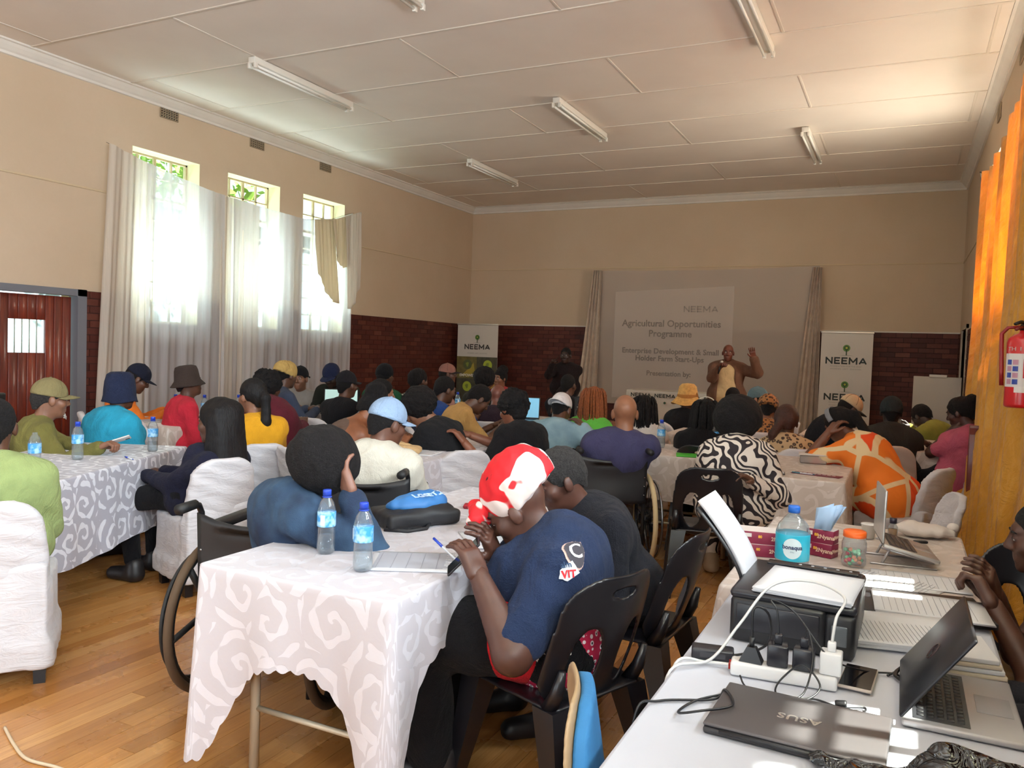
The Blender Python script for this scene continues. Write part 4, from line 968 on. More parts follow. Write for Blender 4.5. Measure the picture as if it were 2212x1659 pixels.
def orange_dress_fn(t, b):
    p = t.pos('Object'); v = t.new('TexVoronoi', feature='DISTANCE_TO_EDGE'); v.inputs['Scale'].default_value = 3.8; t.con(t.mapping(p, (1, 1, 1), (.4, .3, .5)), v.inputs['Vector'])
    v2 = t.new('TexVoronoi', feature='F1'); v2.inputs['Scale'].default_value = 3.8; t.con(t.mapping(p, (1, 1, 1), (.4, .3, .5)), v2.inputs['Vector']); s = t.new('SeparateColor'); t.con(v2.outputs['Color'], s.inputs[0])
    c = t.ramp(s.outputs[0], [(.6, srgb('#e8791f')), (.66, srgb('#e0480f'))]); e = t.ramp(v.outputs['Distance'], [(.055, (1,)*3), (.07, (0,)*3)])
    t.con(t.mix(e, c, srgb('#ecd2a4')), b.inputs['Base Color'])
ORDRESS = mat('orange_geometric_print', '#e8791f', .8, fn=orange_dress_fn)
def stripe_fn(axis, n, c0, c1, w=.5):
    def fn(t, b):
        s = t.sep(t.pos('Object'))[axis]; f = t.math('FRACT', t.math('MULTIPLY', s, n)); t.con(t.ramp(f, [(w, srgb(c0)), (w+.03, srgb(c1))]), b.inputs['Base Color'])
    return fn
STRIPES = mat('black_white_stripes', '#fff', .85, fn=stripe_fn(2, 55, '#d8d0c4', '#1d1a1c', .55)); CORD = mat('green_cord', '#9aa86a', .9, fn=stripe_fn(0, 90, '#8f9d62', '#a5b277', .5))
def denim_fn(c0, c1):
    def fn(t, b):
        p = t.pos('Object'); t.con(t.mix(t.ramp(t.noise(5, 4, p), [(.35, (0,)*3), (.7, (1,)*3)]), srgb(c0), srgb(c1)), b.inputs['Base Color']); t.bump(t.math('ADD', t.noise(13, 4, p), t.math('MULTIPLY', t.noise(300, 2, p), .3)), .5, .012)
    return fn
DENIM = mat('blue_denim', '#27466f', .9, fn=denim_fn('#15253f', '#35526f')); DENIMP = mat('pale_denim', '#7f9fae', .9, fn=denim_fn('#7795a6', '#93b2bd'))
def wrap_fn(t, b):
    p = t.pos('Object'); n = t.noise(5.0, 2, p, .4, 1.0); m = t.noise(16, 2, t.mapping(p, (1, 1, 1), (0, 0, 0), (3, 1, 2)), .3, 1.5)
    c = t.ramp(n, [(.40, srgb('#cf1420')), (.49, srgb('#cf1420')), (.50, srgb('#e6d8d2')), (.60, srgb('#e6d8d2')), (.61, srgb('#c8101c'))])
    t.con(t.mix(t.ramp(m, [(.69, (0,)*3), (.71, (1,)*3)]), c, srgb('#2a0d14')), b.inputs['Base Color']); t.bump(t.noise(10, 3, p), .3, .01)
REDWRAP = mat('red_white_print_wrap', '#cf1420', .7, fn=wrap_fn)
def zig_fn(t, b):
    x, y, z = t.sep(t.pos('Object')); tri = t.math('ABSOLUTE', t.math('SUBTRACT', t.math('FRACT', t.math('MULTIPLY', z, 7)), .5)); f = t.math('FRACT', t.math('MULTIPLY', t.math('ADD', x, t.math('MULTIPLY', tri, .16)), 26))
    t.con(t.ramp(f, [(.5, srgb('#141014')), (.54, srgb('#ded6d0'))]), b.inputs['Base Color'])
ZIG = mat('zigzag_print', '#222', .85, fn=zig_fn)
def dots_fn(t, b):
    p = t.pos('Object'); v = t.new('TexVoronoi', feature='F1'); v.inputs['Scale'].default_value = 46; v.inputs['Randomness'].default_value = .45; t.con(p, v.inputs['Vector'])
    t.con(t.ramp(v.outputs['Distance'], [(.17, srgb('#1a1020')), (.2, srgb('#efe6e6')), (.37, srgb('#efe6e6')), (.4, srgb('#b0123f'))]), b.inputs['Base Color'])
DOTS = mat('pink_ring_dots', '#b0123f', .85, fn=dots_fn)

def headM(pos, az, pitch=0, yaw=0, roll=0, s=1.0):
    """head frame: x right, y forward, z up"""
    return Matrix.Translation(pos) @ Matrix.Rotation(az+yaw, 4, 'Z') @ Matrix.Rotation(roll, 4, 'Y') @ Matrix.Rotation(-pitch, 4, 'X') @ Matrix.Scale(s, 4)
def head_prims(fem=False):
    w = .95 if fem else 1.0
    p = [ell((0, -.015, .03), (.074, .094, .088)), ell((0, .024, -.038), (.060*w, .068, .083), None, .03), ell((0, .036, -.086), (.041*w, .044, .034), None, .025),
         cap((0, -.022, -.06), (0, -.045, -.20), .054*w, .058*w, .03), cap((-.034, .074, .026), (.034, .074, .026), .013, .013, .02), ell((0, .068, -.104), (.019, .018, .016), None, .02)]
    for s in (-1, 1):
        p += [ell((s*.042, .058, -.028), (.024, .026, .026), None, .02), ell((s*.078, -.004, -.012), (.010, .021, .033), rotz(s*-.35), .006), cap((s*.079, -.012, .012), (s*.083, -.014, -.02), .006, .005, .006)]
    for s in (-1, 1): p.append(ell((s*.031, .096, .004), (.019, .018, .012), None, .012, '-'))
    p += [cap((0, .086, .012), (0, .106, -.028), .0085, .0135, .012)]
    for s in (-1, 1): p += [ell((s*.014, .094, -.034), (.011, .012, .009), None, .008), ell((s*.031, .080, .004), (.0135, .012, .010), None, .006)]
    p += [cap((-.021, .082, -.060), (.021, .082, -.060), .0085, .0085, .01), cap((-.017, .082, -.073), (.017, .082, -.073), .0095, .0095, .008)]
    return p
_cache = {}
def cached(key, fn):
    if key not in _cache: _cache[key] = fn()
    return _cache[key]
def head_mesh(fem, near=True): return cached(('head', fem, near), lambda: sdf_mesh(head_prims(fem), .0064 if near else .0092))
def hand_mesh(pose, near=True):
    curls = {'flat': (8, 8, 5), 'curl': (22, 30, 22), 'grip': (50, 70, 50), 'point': (70, 85, 60)}[pose]
    def build():
        p = [bx((0, .046, 0), (.026, .034, .004), None, .013, .012), cap((0, -.05, 0), (0, .02, 0), .024, .026, .02, '+', (np.array((0, 0, 1.)), .75))]
        for i, (x, L) in enumerate(((-.031, .78), (-.0105, .93), (.0105, 1.0), (.031, .92))):
            c = curls if not (pose == 'point' and i == 3) else (3, 4, 3); a = 0; q = np.array((x, .082, .001)); spread = (x/.031)*.07
            for k, (l, r) in enumerate(((.043, .0095), (.027, .0088), (.021, .0078))):
                a += math.radians(c[k]); n = q+np.array((math.sin(spread)*math.cos(a), math.cos(a), -math.sin(a)))*l*L; p.append(cap(q, n, r, r*.93, .005)); q = n
        q = np.array((.026, .018, -.006)); tc = .5 if pose in ('grip', 'point') else 1.0
        for l, r, d in ((.036, .0135, (.62*tc, .7, -.3)), (.03, .0108, (.42*tc, .85, -.3)), (.024, .009, (.2*tc, .92, -.35))):
            d = np.array(d)/np.linalg.norm(d); n = q+d*l; p.append(cap(q, n, r, r*.92, .008)); q = n
        return sdf_mesh(p, .0056 if near else .008)
    return cached(('hand', pose, near), build)
def xf(v, M): M = np.array(M); return v@M[:3, :3].T+M[:3, 3]
def N3(v): v = np.asarray(v, float); return v/max(np.linalg.norm(v), 1e-9)
def ik(sh, hand, L1, L2, hint):
    d = hand-sh; D = np.linalg.norm(d); D2 = min(D, (L1+L2)*.999); u = d/max(D, 1e-6); a = (L1*L1-L2*L2+D2*D2)/(2*D2); h = math.sqrt(max(L1*L1-a*a, 1e-6))
    n = hint-u*(hint@u); n = N3(n); return sh+u*a+n*h, sh+u*D2
# ---- hair and headwear (built in the head frame, parts of the person)
def lathe_hat(prof, n=36, sx=.9, sy=1.1, c=(0, -.012, 0), wav=0):
    g = MB(); v = []; f = []
    for i, (r, z) in enumerate(prof):
        for k in range(n): a = 6.283*k/n; v.append((c[0]+r*sx*math.cos(a), c[1]+r*sy*math.sin(a), c[2]+z+wav*(r > .1)*math.sin(3*a+1)))
    for i in range(len(prof)-1):
        for k in range(n): f.append((i*n+k, i*n+(k+1) % n, (i+1)*n+(k+1) % n, (i+1)*n+k))
    return g.add(v, f, True)
def short_hair(t=.008, k=.012):
    return [ell((0, -.017, .033), (.074+t, .094+t, .088+t)), cap((0, -.075, -.01), (0, -.07, -.06), .045, .035, .03), ell((0, .115, -.035), (.10, .085, .10), None, k, '-'), cut((0, 0, -1), .075), ell((0, .0, -.10), (.12, .09, .075), None, .012, '-')]
def hair_mesh(kind):
    def build():
        if kind == 'short': return sdf_mesh(short_hair(), .006, (.0025, 260, 1))
        if kind == 'buzz': return sdf_mesh(short_hair(.004), .006)
        if kind == 'afro': return sdf_mesh([ell((0, -.03, .045), (.128, .135, .125)), ell((0, .125, -.05), (.085, .09, .095), None, .02, '-'), ell((0, .03, -.14), (.11, .10, .08), None, .02, '-')], .007, (.007, 130, 2))
        if kind == 'bigafro': return sdf_mesh([ell((0, -.03, .035), (.158, .165, .15)), ell((0, .14, -.06), (.085, .09, .09), None, .02, '-'), ell((0, .05, -.17), (.11, .10, .08), None, .02, '-')], .008, (.005, 90, 3))
        if kind == 'curly': return sdf_mesh([ell((0, -.025, .045), (.112, .122, .112)), cap((0, -.09, .02), (0, -.085, -.07), .07, .05, .03), ell((0, .115, -.045), (.085, .08, .09), None, .015, '-')], .0065, (.011, 150, 4))
        if kind == 'bun': return sdf_mesh(short_hair(.012)+[ell((0, -.11, .075), (.058, .055, .055), None, .02), cap((0, -.13, .06), (.01, -.15, -.0), .035, .02, .02)], .0065, (.004, 180, 5))
        if kind == 'updo': return sdf_mesh(short_hair(.012)+[ell((0, -.06, .13), (.07, .075, .055), None, .03), ell((.02, -.10, .10), (.05, .05, .05), None, .02)], .0065, (.006, 150, 6))
        if kind == 'braided': return sdf_mesh(short_hair(.014)+[ell((0, -.075, .02), (.07, .055, .08), None, .03)], .006, (.004, 230, 7))
        if kind == 'long':
            p = short_hair(.015)
            for x in (-.07, -.035, 0, .035, .07): p.append(cap((x*.9, -.075+.02*abs(x)/.07, .06), (x*1.35, -.115+.25*abs(x), -.30-.02*math.sin(x*40)), .045, .036, .03))
            for s in (-1, 1): p.append(cap((s*.075, -.02, .02), (s*.095, -.03, -.22), .03, .028, .03))
            return sdf_mesh(p, .0085, (.004, 70, 8))
        if kind == 'pony':
            p = short_hair(.012)+[cap((0, -.10, .045), (0, -.145, .0), .03, .033, .02), cap((0, -.145, 0), (.0, -.155, -.16), .033, .034, .02), cap((0, -.155, -.16), (.01, -.145, -.36), .034, .03, .02)]
            return sdf_mesh(p, .0075, (.003, 90, 9))
        if kind == 'smooth': return sdf_mesh(short_hair(.018)+[cap((-.05, -.10, -.02), (-.115, -.12, -.12), .035, .03, .03), cap((-.115, -.12, -.12), (-.125, -.10, -.21), .03, .02, .02)], .0065)
    return cached(('hair', kind), build)
def strands(kind, n, length, r, seed, m):
    def build():
        rg = random.Random(seed); g = MB()
        for i in range(n):
            a = rg.uniform(-2.6, 2.6); e = rg.uniform(.25, 1.2); rad = (.082, .104, .098)
            p0 = Vector((rad[0]*math.sin(a)*math.cos(e*.6), -.015-rad[1]*math.cos(a)*math.cos(e*.6), .03+rad[2]*math.sin(e)))
            if p0.y > .03: p0.y = .03
            L = length*(.8+.3*rg.random()); out = Vector((math.sin(a)*.35, -math.cos(a)*.35-.15, 0))
            p1 = p0+out*.09+Vector((0, 0, -.03)); p2 = Vector((p1.x*1.12, min(p1.y, .02)-.005, p1.z-.12)); p3 = Vector((p2.x*1.08+.008*rg.uniform(-1, 1), p2.y-.005+.008*rg.uniform(-1, 1), p1.z-L))
            g.tube([p0, p0.lerp(p1, .6)+Vector((0, 0, .006)), p1, p2, p2.lerp(p3, .5), p3], [r*.8, r, r, r, r*.9, r*.5], 5)
        return g.mesh('strands', m)
    return cached(('strands', kind, n), build)
def dome(h0=.018, infl=.012): return sdf_mesh([ell((0, -.012, .036), (.076+infl, .098+infl, .092+infl)), cut(N3((0, -.12, -1)), -h0)], .0065)
def brim_pts(L=.075, n=17, rows=6, droop=.022, z0=.03, spread=1.15):
    P = []
    for j in range(rows):
        t = j/(rows-1)
        for i in range(n):
            a = (i/(n-1)*2-1)*spread; ex = math.cos(a*1.2)**.5 if abs(a) < 1.3 else 0; r = t*L*max(ex, .0)
            P.append(((.088)*math.sin(a)*(1+r*.8), -.012+.108*math.cos(a)+r, z0-droop*(a/spread)**2-.10*r*(.4+t)))
    return P, n, rows
HATS = {}
def headgear(kind, root, M, m, m2=None):
    """kind -> parts under root"""
    def put(name, d, parent=None):
        o = ob(name, d, parent or root); 
        if parent is None: o.matrix_local = M
        return o
    def nm(name, vf, mm):
        return cached(('hatmesh', kind, name, mm.name), lambda: np_mesh(name, [(vf()[0], vf()[1], 0)], mm))
    if kind in ('cap', 'capback'):
        c = put('cap', nm('cap', lambda: cached('dome', dome), m))
        if kind == 'capback': c.matrix_local = M @ Matrix.Rotation(math.pi, 4, 'Z') @ Matrix.Translation((0, .026, .004))
        P, nu, nv = brim_pts()
        b = put('brim', cached(('brim', m.name), lambda: MB().grid(P, nu, nv).mesh('brim', m2 or m)), c); solidify(b, .005)
        put('button', cached(('button', m.name), lambda: MB().lathe([(.0, .006), (.008, .003), (.009, -.003)], 10, (0, -.012, .14)).mesh('button', m)), c)
        s = put('seams', cached(('seams', m.name), lambda: (lambda g: [g.tube([(.0875*math.cos(a)*math.sin(e)*1.006, -.012+.1095*math.sin(a)*math.sin(e)*1.006, .036+.1042*math.cos(e)*1.006) for e in np.linspace(.05, 1.5, 10)], .0016, 4) for a in np.linspace(0, 6.283, 7)[:-1]] and g)(MB()).mesh('seams', m2 or m)), c)
        return c
    if kind == 'bucket': 
        return solidify(put('bucket_hat', cached(('bucket', m.name), lambda: lathe_hat([(.001, .145), (.05, .143), (.078, .132), (.088, .10), (.095, .03), (.098, .015), (.118, -.012), (.132, -.03)]).mesh('bucket_hat', m))), .004)
    if kind == 'softbucket':
        return solidify(put('bucket_hat', cached(('sbucket', m.name), lambda: lathe_hat([(.001, .15), (.06, .147), (.085, .13), (.098, .08), (.104, .02), (.106, -.02), (.112, -.05), (.118, -.065)], wav=.006).mesh('bucket_hat', m))), .004)
    if kind == 'straw':
        h = solidify(put('straw_hat', cached(('straw', m.name), lambda: lathe_hat([(.001, .165), (.06, .158), (.088, .13), (.098, .08), (.104, .03), (.108, .015), (.135, -.012), (.165, -.045), (.17, -.05)], wav=.012).mesh('straw_hat', m))), .005)
        put('hat_band', cached('strawband', lambda: lathe_hat([(.106, .05), (.110, .04), (.112, .025), (.112, .012)]).tube([(.09*math.cos(a)+.01, .02+.02*math.sin(a), .05+.02*math.sin(2*a)) for a in np.linspace(0, 6.2, 9)], .012, 6).mesh('hat_band', m2 or m)), h); return h
    if kind == 'beanie':
        b = put('beanie', nm('beanie', lambda: sdf_mesh([ell((0, -.014, .034), (.091, .112, .108)), cut(N3((0, -.25, -1)), .018)], .0065, (.0018, 150, 4)), m)); return b
    if kind == 'wrap':
        return put('headwrap', nm('headwrap', lambda: sdf_mesh([ell((0, -.02, .045), (.093, .118, .105)), ell((0, -.09, .05), (.07, .07, .075), None, .04), ell((0, -.13, .02), (.045, .035, .035), None, .02), cut(N3((0, -.3, -1)), .008)], .0065, (.005, 70, 5)), m))
    if kind == 'frontwrap':   # tall wrap gathered into a knot at the forehead
        w = put('headwrap', nm('headwrap', lambda: sdf_mesh([ell((0, -.035, .06), (.098, .122, .112)), ell((0, -.085, .085), (.085, .08, .085), None, .05), cut(N3((0, -.35, -1)), .012)], .0065, (.0045, 60, 6)), m))
        put('knot', nm('knot', lambda: sdf_mesh([ell((.0, .105, .055), (.045, .04, .038), None, .01), ell((-.03, .13, .04), (.032, .03, .03), None, .012), ell((.035, .125, .07), (.03, .028, .03), None, .012), cap((0, .11, .03), (-.02, .135, .0), .024, .015, .015)], .006, (.004, 90, 7)), m), w); return w
    if kind == 'band':
        return solidify(put('headband', cached(('band', m.name), lambda: MB().grid([(.092*math.cos(a)*(1+0*t), -.03+t*.04+.012*math.sin(a), .04+.104*math.sin(a)) for t in (0, .33, .66, 1) for a in np.linspace(-.1, 3.24, 24)], 24, 4).mesh('headband', m))), .006)
    if kind == 'bald': return None
HIPZ = .54
def person(lab, head, az, lean=.15, skin='#6e4a36', hair=None, hat=None, top=None, sleeve=.75, bottom=None, g=1.0, hd=(0, 0, 0), L=None, R=None, fem=False, res=.016, hip=None, stand=False, collar=None, hs=1.0, eyes=True, hose=None, legs=True, thick=.015, hairm=None, hatm=None, hatm2=None, side=0.0, poses=('curl', 'curl'), strand=None, seat=.45, hem=True, knees=None, group=None, noise=.0065, drop_sh=0, shoes=None, strapless=False, jacket=None, armw=1.0):
    az = math.radians(az); f = np.array((-math.sin(az), math.cos(az), 0)); r = np.array((math.cos(az), math.sin(az), 0)); up = np.array((0, 0, 1.))
    H = np.array(head, float); yaw, pitch, roll = (math.radians(a) for a in hd)
    M = headM(Vector(H), az, pitch, yaw, roll, hs); Mn = np.array(M)
    neck = xf(np.array([[0, -.045, -.165]]), M)[0]
    if hip is None: P0 = np.array((H[0], H[1], 0))-f*lean-r*side
    else: P0 = np.array((hip[0], hip[1], 0))
    P0[2] = (HIPZ+seat-.45) if not stand else .92
    root = empty('person', (float(P0[0]), float(P0[1]), 0)); tag(root, lab, 'person', group)
    O = np.array((P0[0], P0[1], 0)); B = lambda t, k=0.0: P0+(neck-P0)*t+N3(np.cross(r, N3(neck-P0)))*(-k)   # along the spine, k = backwards bulge
    sp = N3(neck-P0); fw = N3(np.cross(sp, r))*-1; fw = N3(np.cross(up, r)) if False else N3(f-sp*(f@sp))
    def Bk(t, k=0): return P0+(neck-P0)*t-fw*k
    sw = (.175 if not fem else .155)*(.75+.25*g); S = Bk(.90, .015)-up*drop_sh
    shL, shR = S-r*sw-sp*.02, S+r*sw-sp*.02
    U, FA = .285, .255
    def arm(side_, spec, sh):
        sgn = -1 if side_ == 'L' else 1; hint = np.array((0, 0, -1.))+r*sgn*.55-f*.25
        if spec is None or spec == 'table': hd_ = sh+f*.36-r*sgn*.08; hd_[2] = .79
        elif spec == 'lap': hd_ = P0+f*.30+r*sgn*.07+up*.10
        elif spec == 'down': hd_ = sh+r*sgn*.07-up*.53+f*.04
        elif spec == 'chin': hd_ = xf(np.array([[sgn*.05, .075, -.12]]), M)[0]; hint = f*.7-up*.8+r*sgn*.3
        elif spec == 'cheek': hd_ = xf(np.array([[sgn*.095, .02, -.05]]), M)[0]; hint = f*.6-up*.9+r*sgn*.35
        else: hd_ = np.array(spec[:3], float); 
        if isinstance(spec, (list, tuple)) and len(spec) > 3: hint = np.array(spec[3], float)
        el, w = ik(sh, hd_, U, FA, hint); return el, w
    eL, wL = arm('L', L, shL); eR, wR = arm('R', R, shR)
    def torso(t):
        return [cap(Bk(0)-r*.085, Bk(0)+r*.085, .125*g+t, None, .05, '+', (fw, .95)), cap(Bk(.05), Bk(.42), .135*g+t, .128*g+t, .05, '+', (fw, .88)),
                cap(Bk(.42), Bk(.74, .02), .128*g+t, .128*g+t, .05, '+', (fw, .86)), cap(Bk(.66, .02)-r*.06, Bk(.66, .02)+r*.06, .118*g+t, None, .05, '+', (fw, .85)),
                cap(shL+r*.02, shR-r*.02, .062*(.6+.4*g)+t, None, .05), cap(S-r*sw*.55, neck-sp*.01, .05+t*.7, .05+t*.5, .05), cap(S+r*sw*.55, neck-sp*.01, .05+t*.7, .05+t*.5, .05)]+(
                [ell(Bk(.70)+fw*.085*g-r*.07, (.07*g+t,)*3, None, .05), ell(Bk(.70)+fw*.085*g+r*.07, (.07*g+t,)*3, None, .05)] if fem else [])
    ag = (.72+.28*g)*armw
    def arms(t, lim=2.0, base=0):
        p = []
        for sh, e, w in ((shL, eL, wL), (shR, eR, wR)):
            a = min(lim, 1.0)
            if a > 0: p.append(cap(sh, sh+(e-sh)*a, .052*ag+t, (.052-.010*a)*ag+t, .035))
            if lim > 1: b = min(lim-1, 1); p.append(cap(e, e+(w-e)*b, .043*ag+t, (.043-.013*b)*(.8+.2*ag)+t, .02))
        return p
    kz = .50; kn = []; an = []
    for s in (-1, 1):
        if stand: k_ = P0+r*s*.10+up*(-.44)+f*.02; a_ = P0+r*s*.11+up*(-.84)
        else:
            k_ = P0+f*.44+r*s*.12; k_[2] = .50; a_ = P0+f*(.42 if s > 0 else .36)+r*s*.12; a_[2] = .09
            if knees: k_ = np.array(knees[0 if s < 0 else 1][0], float); a_ = np.array(knees[0 if s < 0 else 1][1], float)
        kn.append(k_); an.append(a_)
    def legp(t, lim=2.0):
        p = [cap(P0-r*.085, P0+r*.085, .122*g+t, None, .05)]
        for i, s in enumerate((-1, 1)):
            h = P0+r*s*.085*g; p.append(cap(h, kn[i], .085*(.5+.5*g)+t, .058+t, .05))
            if lim > 1: p.append(cap(kn[i], kn[i]+(an[i]-kn[i])*(lim-1), .057+t, .04+t, .02))
        return p
    body = [q for q in torso(0 if (strapless or top is None) else -.02)]+arms(0)+[cap(neck-sp*.05, neck+(xf(np.array([[0, -.03, -.09]]), M)[0]-neck)*.8, .055, .054, .03)]
    if legs:
        body += legp(0 if bottom is None else -.018)
        for i in range(2): body.append(cap(an[i]+up*-.045, an[i]+f*.13+up*-.055, .038, .03, .03))
    near = res <= .0125; v, q = sdf_mesh(body, res*(1.5 if near else 1.5)); parts = [(v-O, q, 0)]
    hv, hq = head_mesh(fem, near); parts.append((xf(hv, M)-O, hq, 0))
    for sgn, e, w, ps in ((-1, eL, wL, poses[0]), (1, eR, wR, poses[1])):
        d = N3(w-e); hv, hq = hand_mesh(ps, near); n = N3(np.cross(d, r*1.0)); 
        n = up*1.0 if abs(d[2]) < .8 else -f*1.0
        zax = N3(n-d*(n@d)); xax = np.cross(d, zax)
        A = np.stack([xax*sgn*-1, d, zax], 1)     # thumb side towards the middle
        hv2 = hv@A.T+w-d*.0; parts.append((hv2-O, hq if np.linalg.det(A) > 0 else hq[:, ::-1], 0))
    o = ob('body', np_mesh('body', parts, skin_mat(skin)), root)
    if eyes:
        E = MB(); Mo = Matrix.Translation(Vector(-O)) @ M
        for s in (-1, 1):
            E.cm = 0; E.lathe([(0, -.0105), (.0075, -.0075), (.0105, 0), (.0075, .0075), (0, .0105)], 10, M=Mo @ Matrix.Translation((s*.031, .0812, .003)))
            E.cm = 1; E.lathe([(0, .0112), (.0045, .0104), (.006, .0088)], 10, M=Mo @ Matrix.Translation((s*.031, .0814, .003)) @ Matrix.Rotation(math.radians(-90), 4, 'X'))
        E.build('eyes', [EYEW, EYED], root)
        E = MB()
        for s in (-1, 1): E.tube([(s*.015, .0885, .020), (s*.033, .0895, .0265), (s*.05, .078, .021)], [.003, .004, .002], 5)
        d = E.mesh('eyebrows', HAIR); d.transform(Mo); ob('eyebrows', d, root)
    Ml = Matrix.Translation(Vector(-O)) @ M
    if hair:
        hm = hairm or HAIR; d = cached(('hairob', hair, hm.name), lambda: np_mesh('hair', [(hair_mesh(hair)[0], hair_mesh(hair)[1], 0)], hm)); h = ob('hair', d, root); h.matrix_local = Ml
        if strand: n_, l_, r_ = strand; s = ob('strands', strands(hair, n_, l_, r_, int(l_*100), hm), h)
    if hat: headgear(hat, root, Ml, hatm or HAIR, hatm2)
    if top is not None:
        hemc = []
        v, q = sdf_mesh((torso(thick)[:4] if strapless else torso(thick) if hem else [cap(Bk(.30), Bk(.45), .135*g+thick, .128*g+thick, .05, '+', (fw, .88))]+torso(thick)[2:])+arms(thick, sleeve), res*(.95 if near else 1.05), (noise, 42, int(abs(H[0]*1000)) % 997)); sh = ob('top', np_mesh('top', [(v-O, q, 0)], top), root)
        if collar is not None:
            c0 = neck-O; cr = []
            for k in range(25):
                a = -2.55+5.1*k/24; rad = .066; cr.append(c0+r*math.sin(a)*rad*1.1-fw*(math.cos(a)*rad)-sp*(.012+.045*(abs(a)/2.55)**2)+sp*.03)
            P = [];
            for t in (0, .5, 1):
                for k, p in enumerate(cr): P.append(p-sp*.038*t+N3(p-c0)*(.016*t))
            solidify(MB().grid(P, 25, 3).build('collar', collar, sh), .006)
    if jacket is not None:
        Rj = np.stack([r, fw, sp], 1); v, q = sdf_mesh(torso(thick+.022)+arms(thick+.014, 1.88)+[bx(Bk(.42)+fw*.24*g, (.085, .17, .30), Rj, .03, .015, '-'), bx(Bk(-.05)+fw*.2*g, (.10, .2, .16), Rj, .02, .03, '-')], res*.8, (noise, 34, 11)); ob('jacket', np_mesh('jacket', [(v-O, q, 0)], jacket), root)
    if bottom is not None and legs:
        v, q = sdf_mesh(legp(.007 if hose is None else .009, 1.9 if hose is None else hose), max(res*1.5, .016), (noise, 26, 3)); ob('trousers' if hose is None else 'skirt', np_mesh('trousers', [(v-O, q, 0)], bottom), root)
    if legs:
        for i in range(2):
            sdf_ob('shoe', [cap(an[i]-O+up*-.045, an[i]-O+f*.145+up*-.052, .050, .042, .03), cap(an[i]-O+up*-.045-f*.02, an[i]-O+up*.01-f*.01, .05, .05, .03), cut((0, 0, -1), -.002)], .015, shoes or SHOE, root)
    return root, dict(O=O, M=Ml, neck=neck, f=f, r=r, sp=sp, fw=fw, wL=wL, wR=wR, eL=eL, eR=eR, S=S, Mw=M, shL=shL, shR=shR, P0=P0)
# ================================================================ the audience, the presenters, and the chairs they sit on
def seat_for(info, kind, lab, back=.02, cover=None, rz=None, dx=0, dy=0):
    P = info['P0']; f = info['f']; a = math.atan2(-f[0], f[1]) if rz is None else math.radians(rz); p = P-np.array((f[0], f[1], 0))*back
    if kind == 'cover': return covered_chair(float(p[0]+dx), float(p[1]+dy), a, lab, cover or COVER)
    return plastic_chair(float(p[0]+dx), float(p[1]+dy), a, lab)
SK1, SK2, SK3, SK4 = '#6a4735', '#573829', '#7c5440', '#8a5e44'
BLK = fabric('#18171b'); NAVY = fabric('#1b1d33'); DK = fabric('#232228')
# --- left table
_, i = person('old man in olive cap and olive jacket, holding a pale phone at the left table', (-5.012, 3.379, 1.054), -24.0, .12, SK3, hair='buzz', hairm=HAIRS, hat='cap', hatm=fabric('#7d7350'), top=fabric('#6f6a38'), sleeve=2, bottom=DK, collar=fabric('#e2ddd8'), res=.011, R=(-4.448, 3.307, 0.785), L=(-4.640, 3.378, 0.732), poses=('curl', 'grip'), hd=(0, 4, 0), noise=.006)
seat_for(i, 'cover', 'white covered chair of the old man in the olive cap')
OLD = i
g_ = MB(); 
for k in range(26):
    a = random.uniform(-1, 1); g_.tube([(a*.03, .075+.012*(1-a*a), -.105+random.uniform(-.012, .014)), (a*.032, .088+.012*(1-a*a), -.118+random.uniform(-.012, .014))], [.005, .002], 4)
b_ = g_.build('beard', plain('#a7a09a', .9), _); b_.matrix_local = i['M']
_, i = person('woman in turquoise shirt and navy bucket hat on a black chair', (-5.038, 3.924, 1.077), 4.1, .14, SK2, hair='short', hat='softbucket', hatm=fabric('#20273f'), top=fabric('#2a94b5'), sleeve=.85, bottom=fabric('#6b2430'), g=1.22, fem=True, res=.012, R='lap', L='lap', collar=fabric('#7fc0cc'))
seat_for(i, 'black', 'black plastic chair of the woman in turquoise', rz=20, dx=-.12, dy=-.12)
_, i = person('person in orange work shirt and navy cap, head bowed, by the white curtain', (-6.266, 5.052, 1.100), -33.9, .14, SK2, hair='short', hat='cap', hatm=fabric('#181b2b'), top=fabric('#d9752a'), sleeve=2, bottom=DK, hd=(0, 28, 0)); seat_for(i, 'cover', 'white covered chair of the person in orange workwear')
_, i = person('man in red polo shirt and dark bucket hat looking up to the right', (-5.527, 4.968, 1.107), -27.0, .10, SK2, hair='buzz', hat='bucket', hatm=fabric('#3b302c'), top=fabric('#c22c3e'), sleeve=.9, bottom=DK, collar=fabric('#c22c3e'), hd=(0, -8, 0), g=1.05, R='lap', L='lap'); seat_for(i, 'cover', 'white covered chair of the man in red polo')
_, i = person('woman in navy blouse with long black hair, back turned, on white covered chair', (-3.640, 3.489, 0.991), 100.2, .10, SK2, hair='long', hairm=HAIRL, top=fabric('#191a2e'), sleeve=2, bottom=fabric('#0e0d11'), fem=True, res=.011, hs=1.12, g=1.02, L='lap', R='lap', noise=.006, hip=(-3.80, 3.50)); seat_for(i, 'cover', 'white covered chair of the long-haired woman in navy', rz=70, dx=.03, dy=0)
_, i = person('person in light green corduroy shirt cut off by the left edge of the picture', (-3.62, 2.18, 1.06), 55, .04, SK2, hair='short', top=fabric('#8f9d66'), sleeve=2, bottom=fabric('#30343f'), res=.012, g=1.1, shoes=plain('#4d5660', .7), R='lap'); seat_for(i, 'cover', 'white covered chair cut by the left edge, black legs showing', rz=52, dx=.08, dy=-.02)
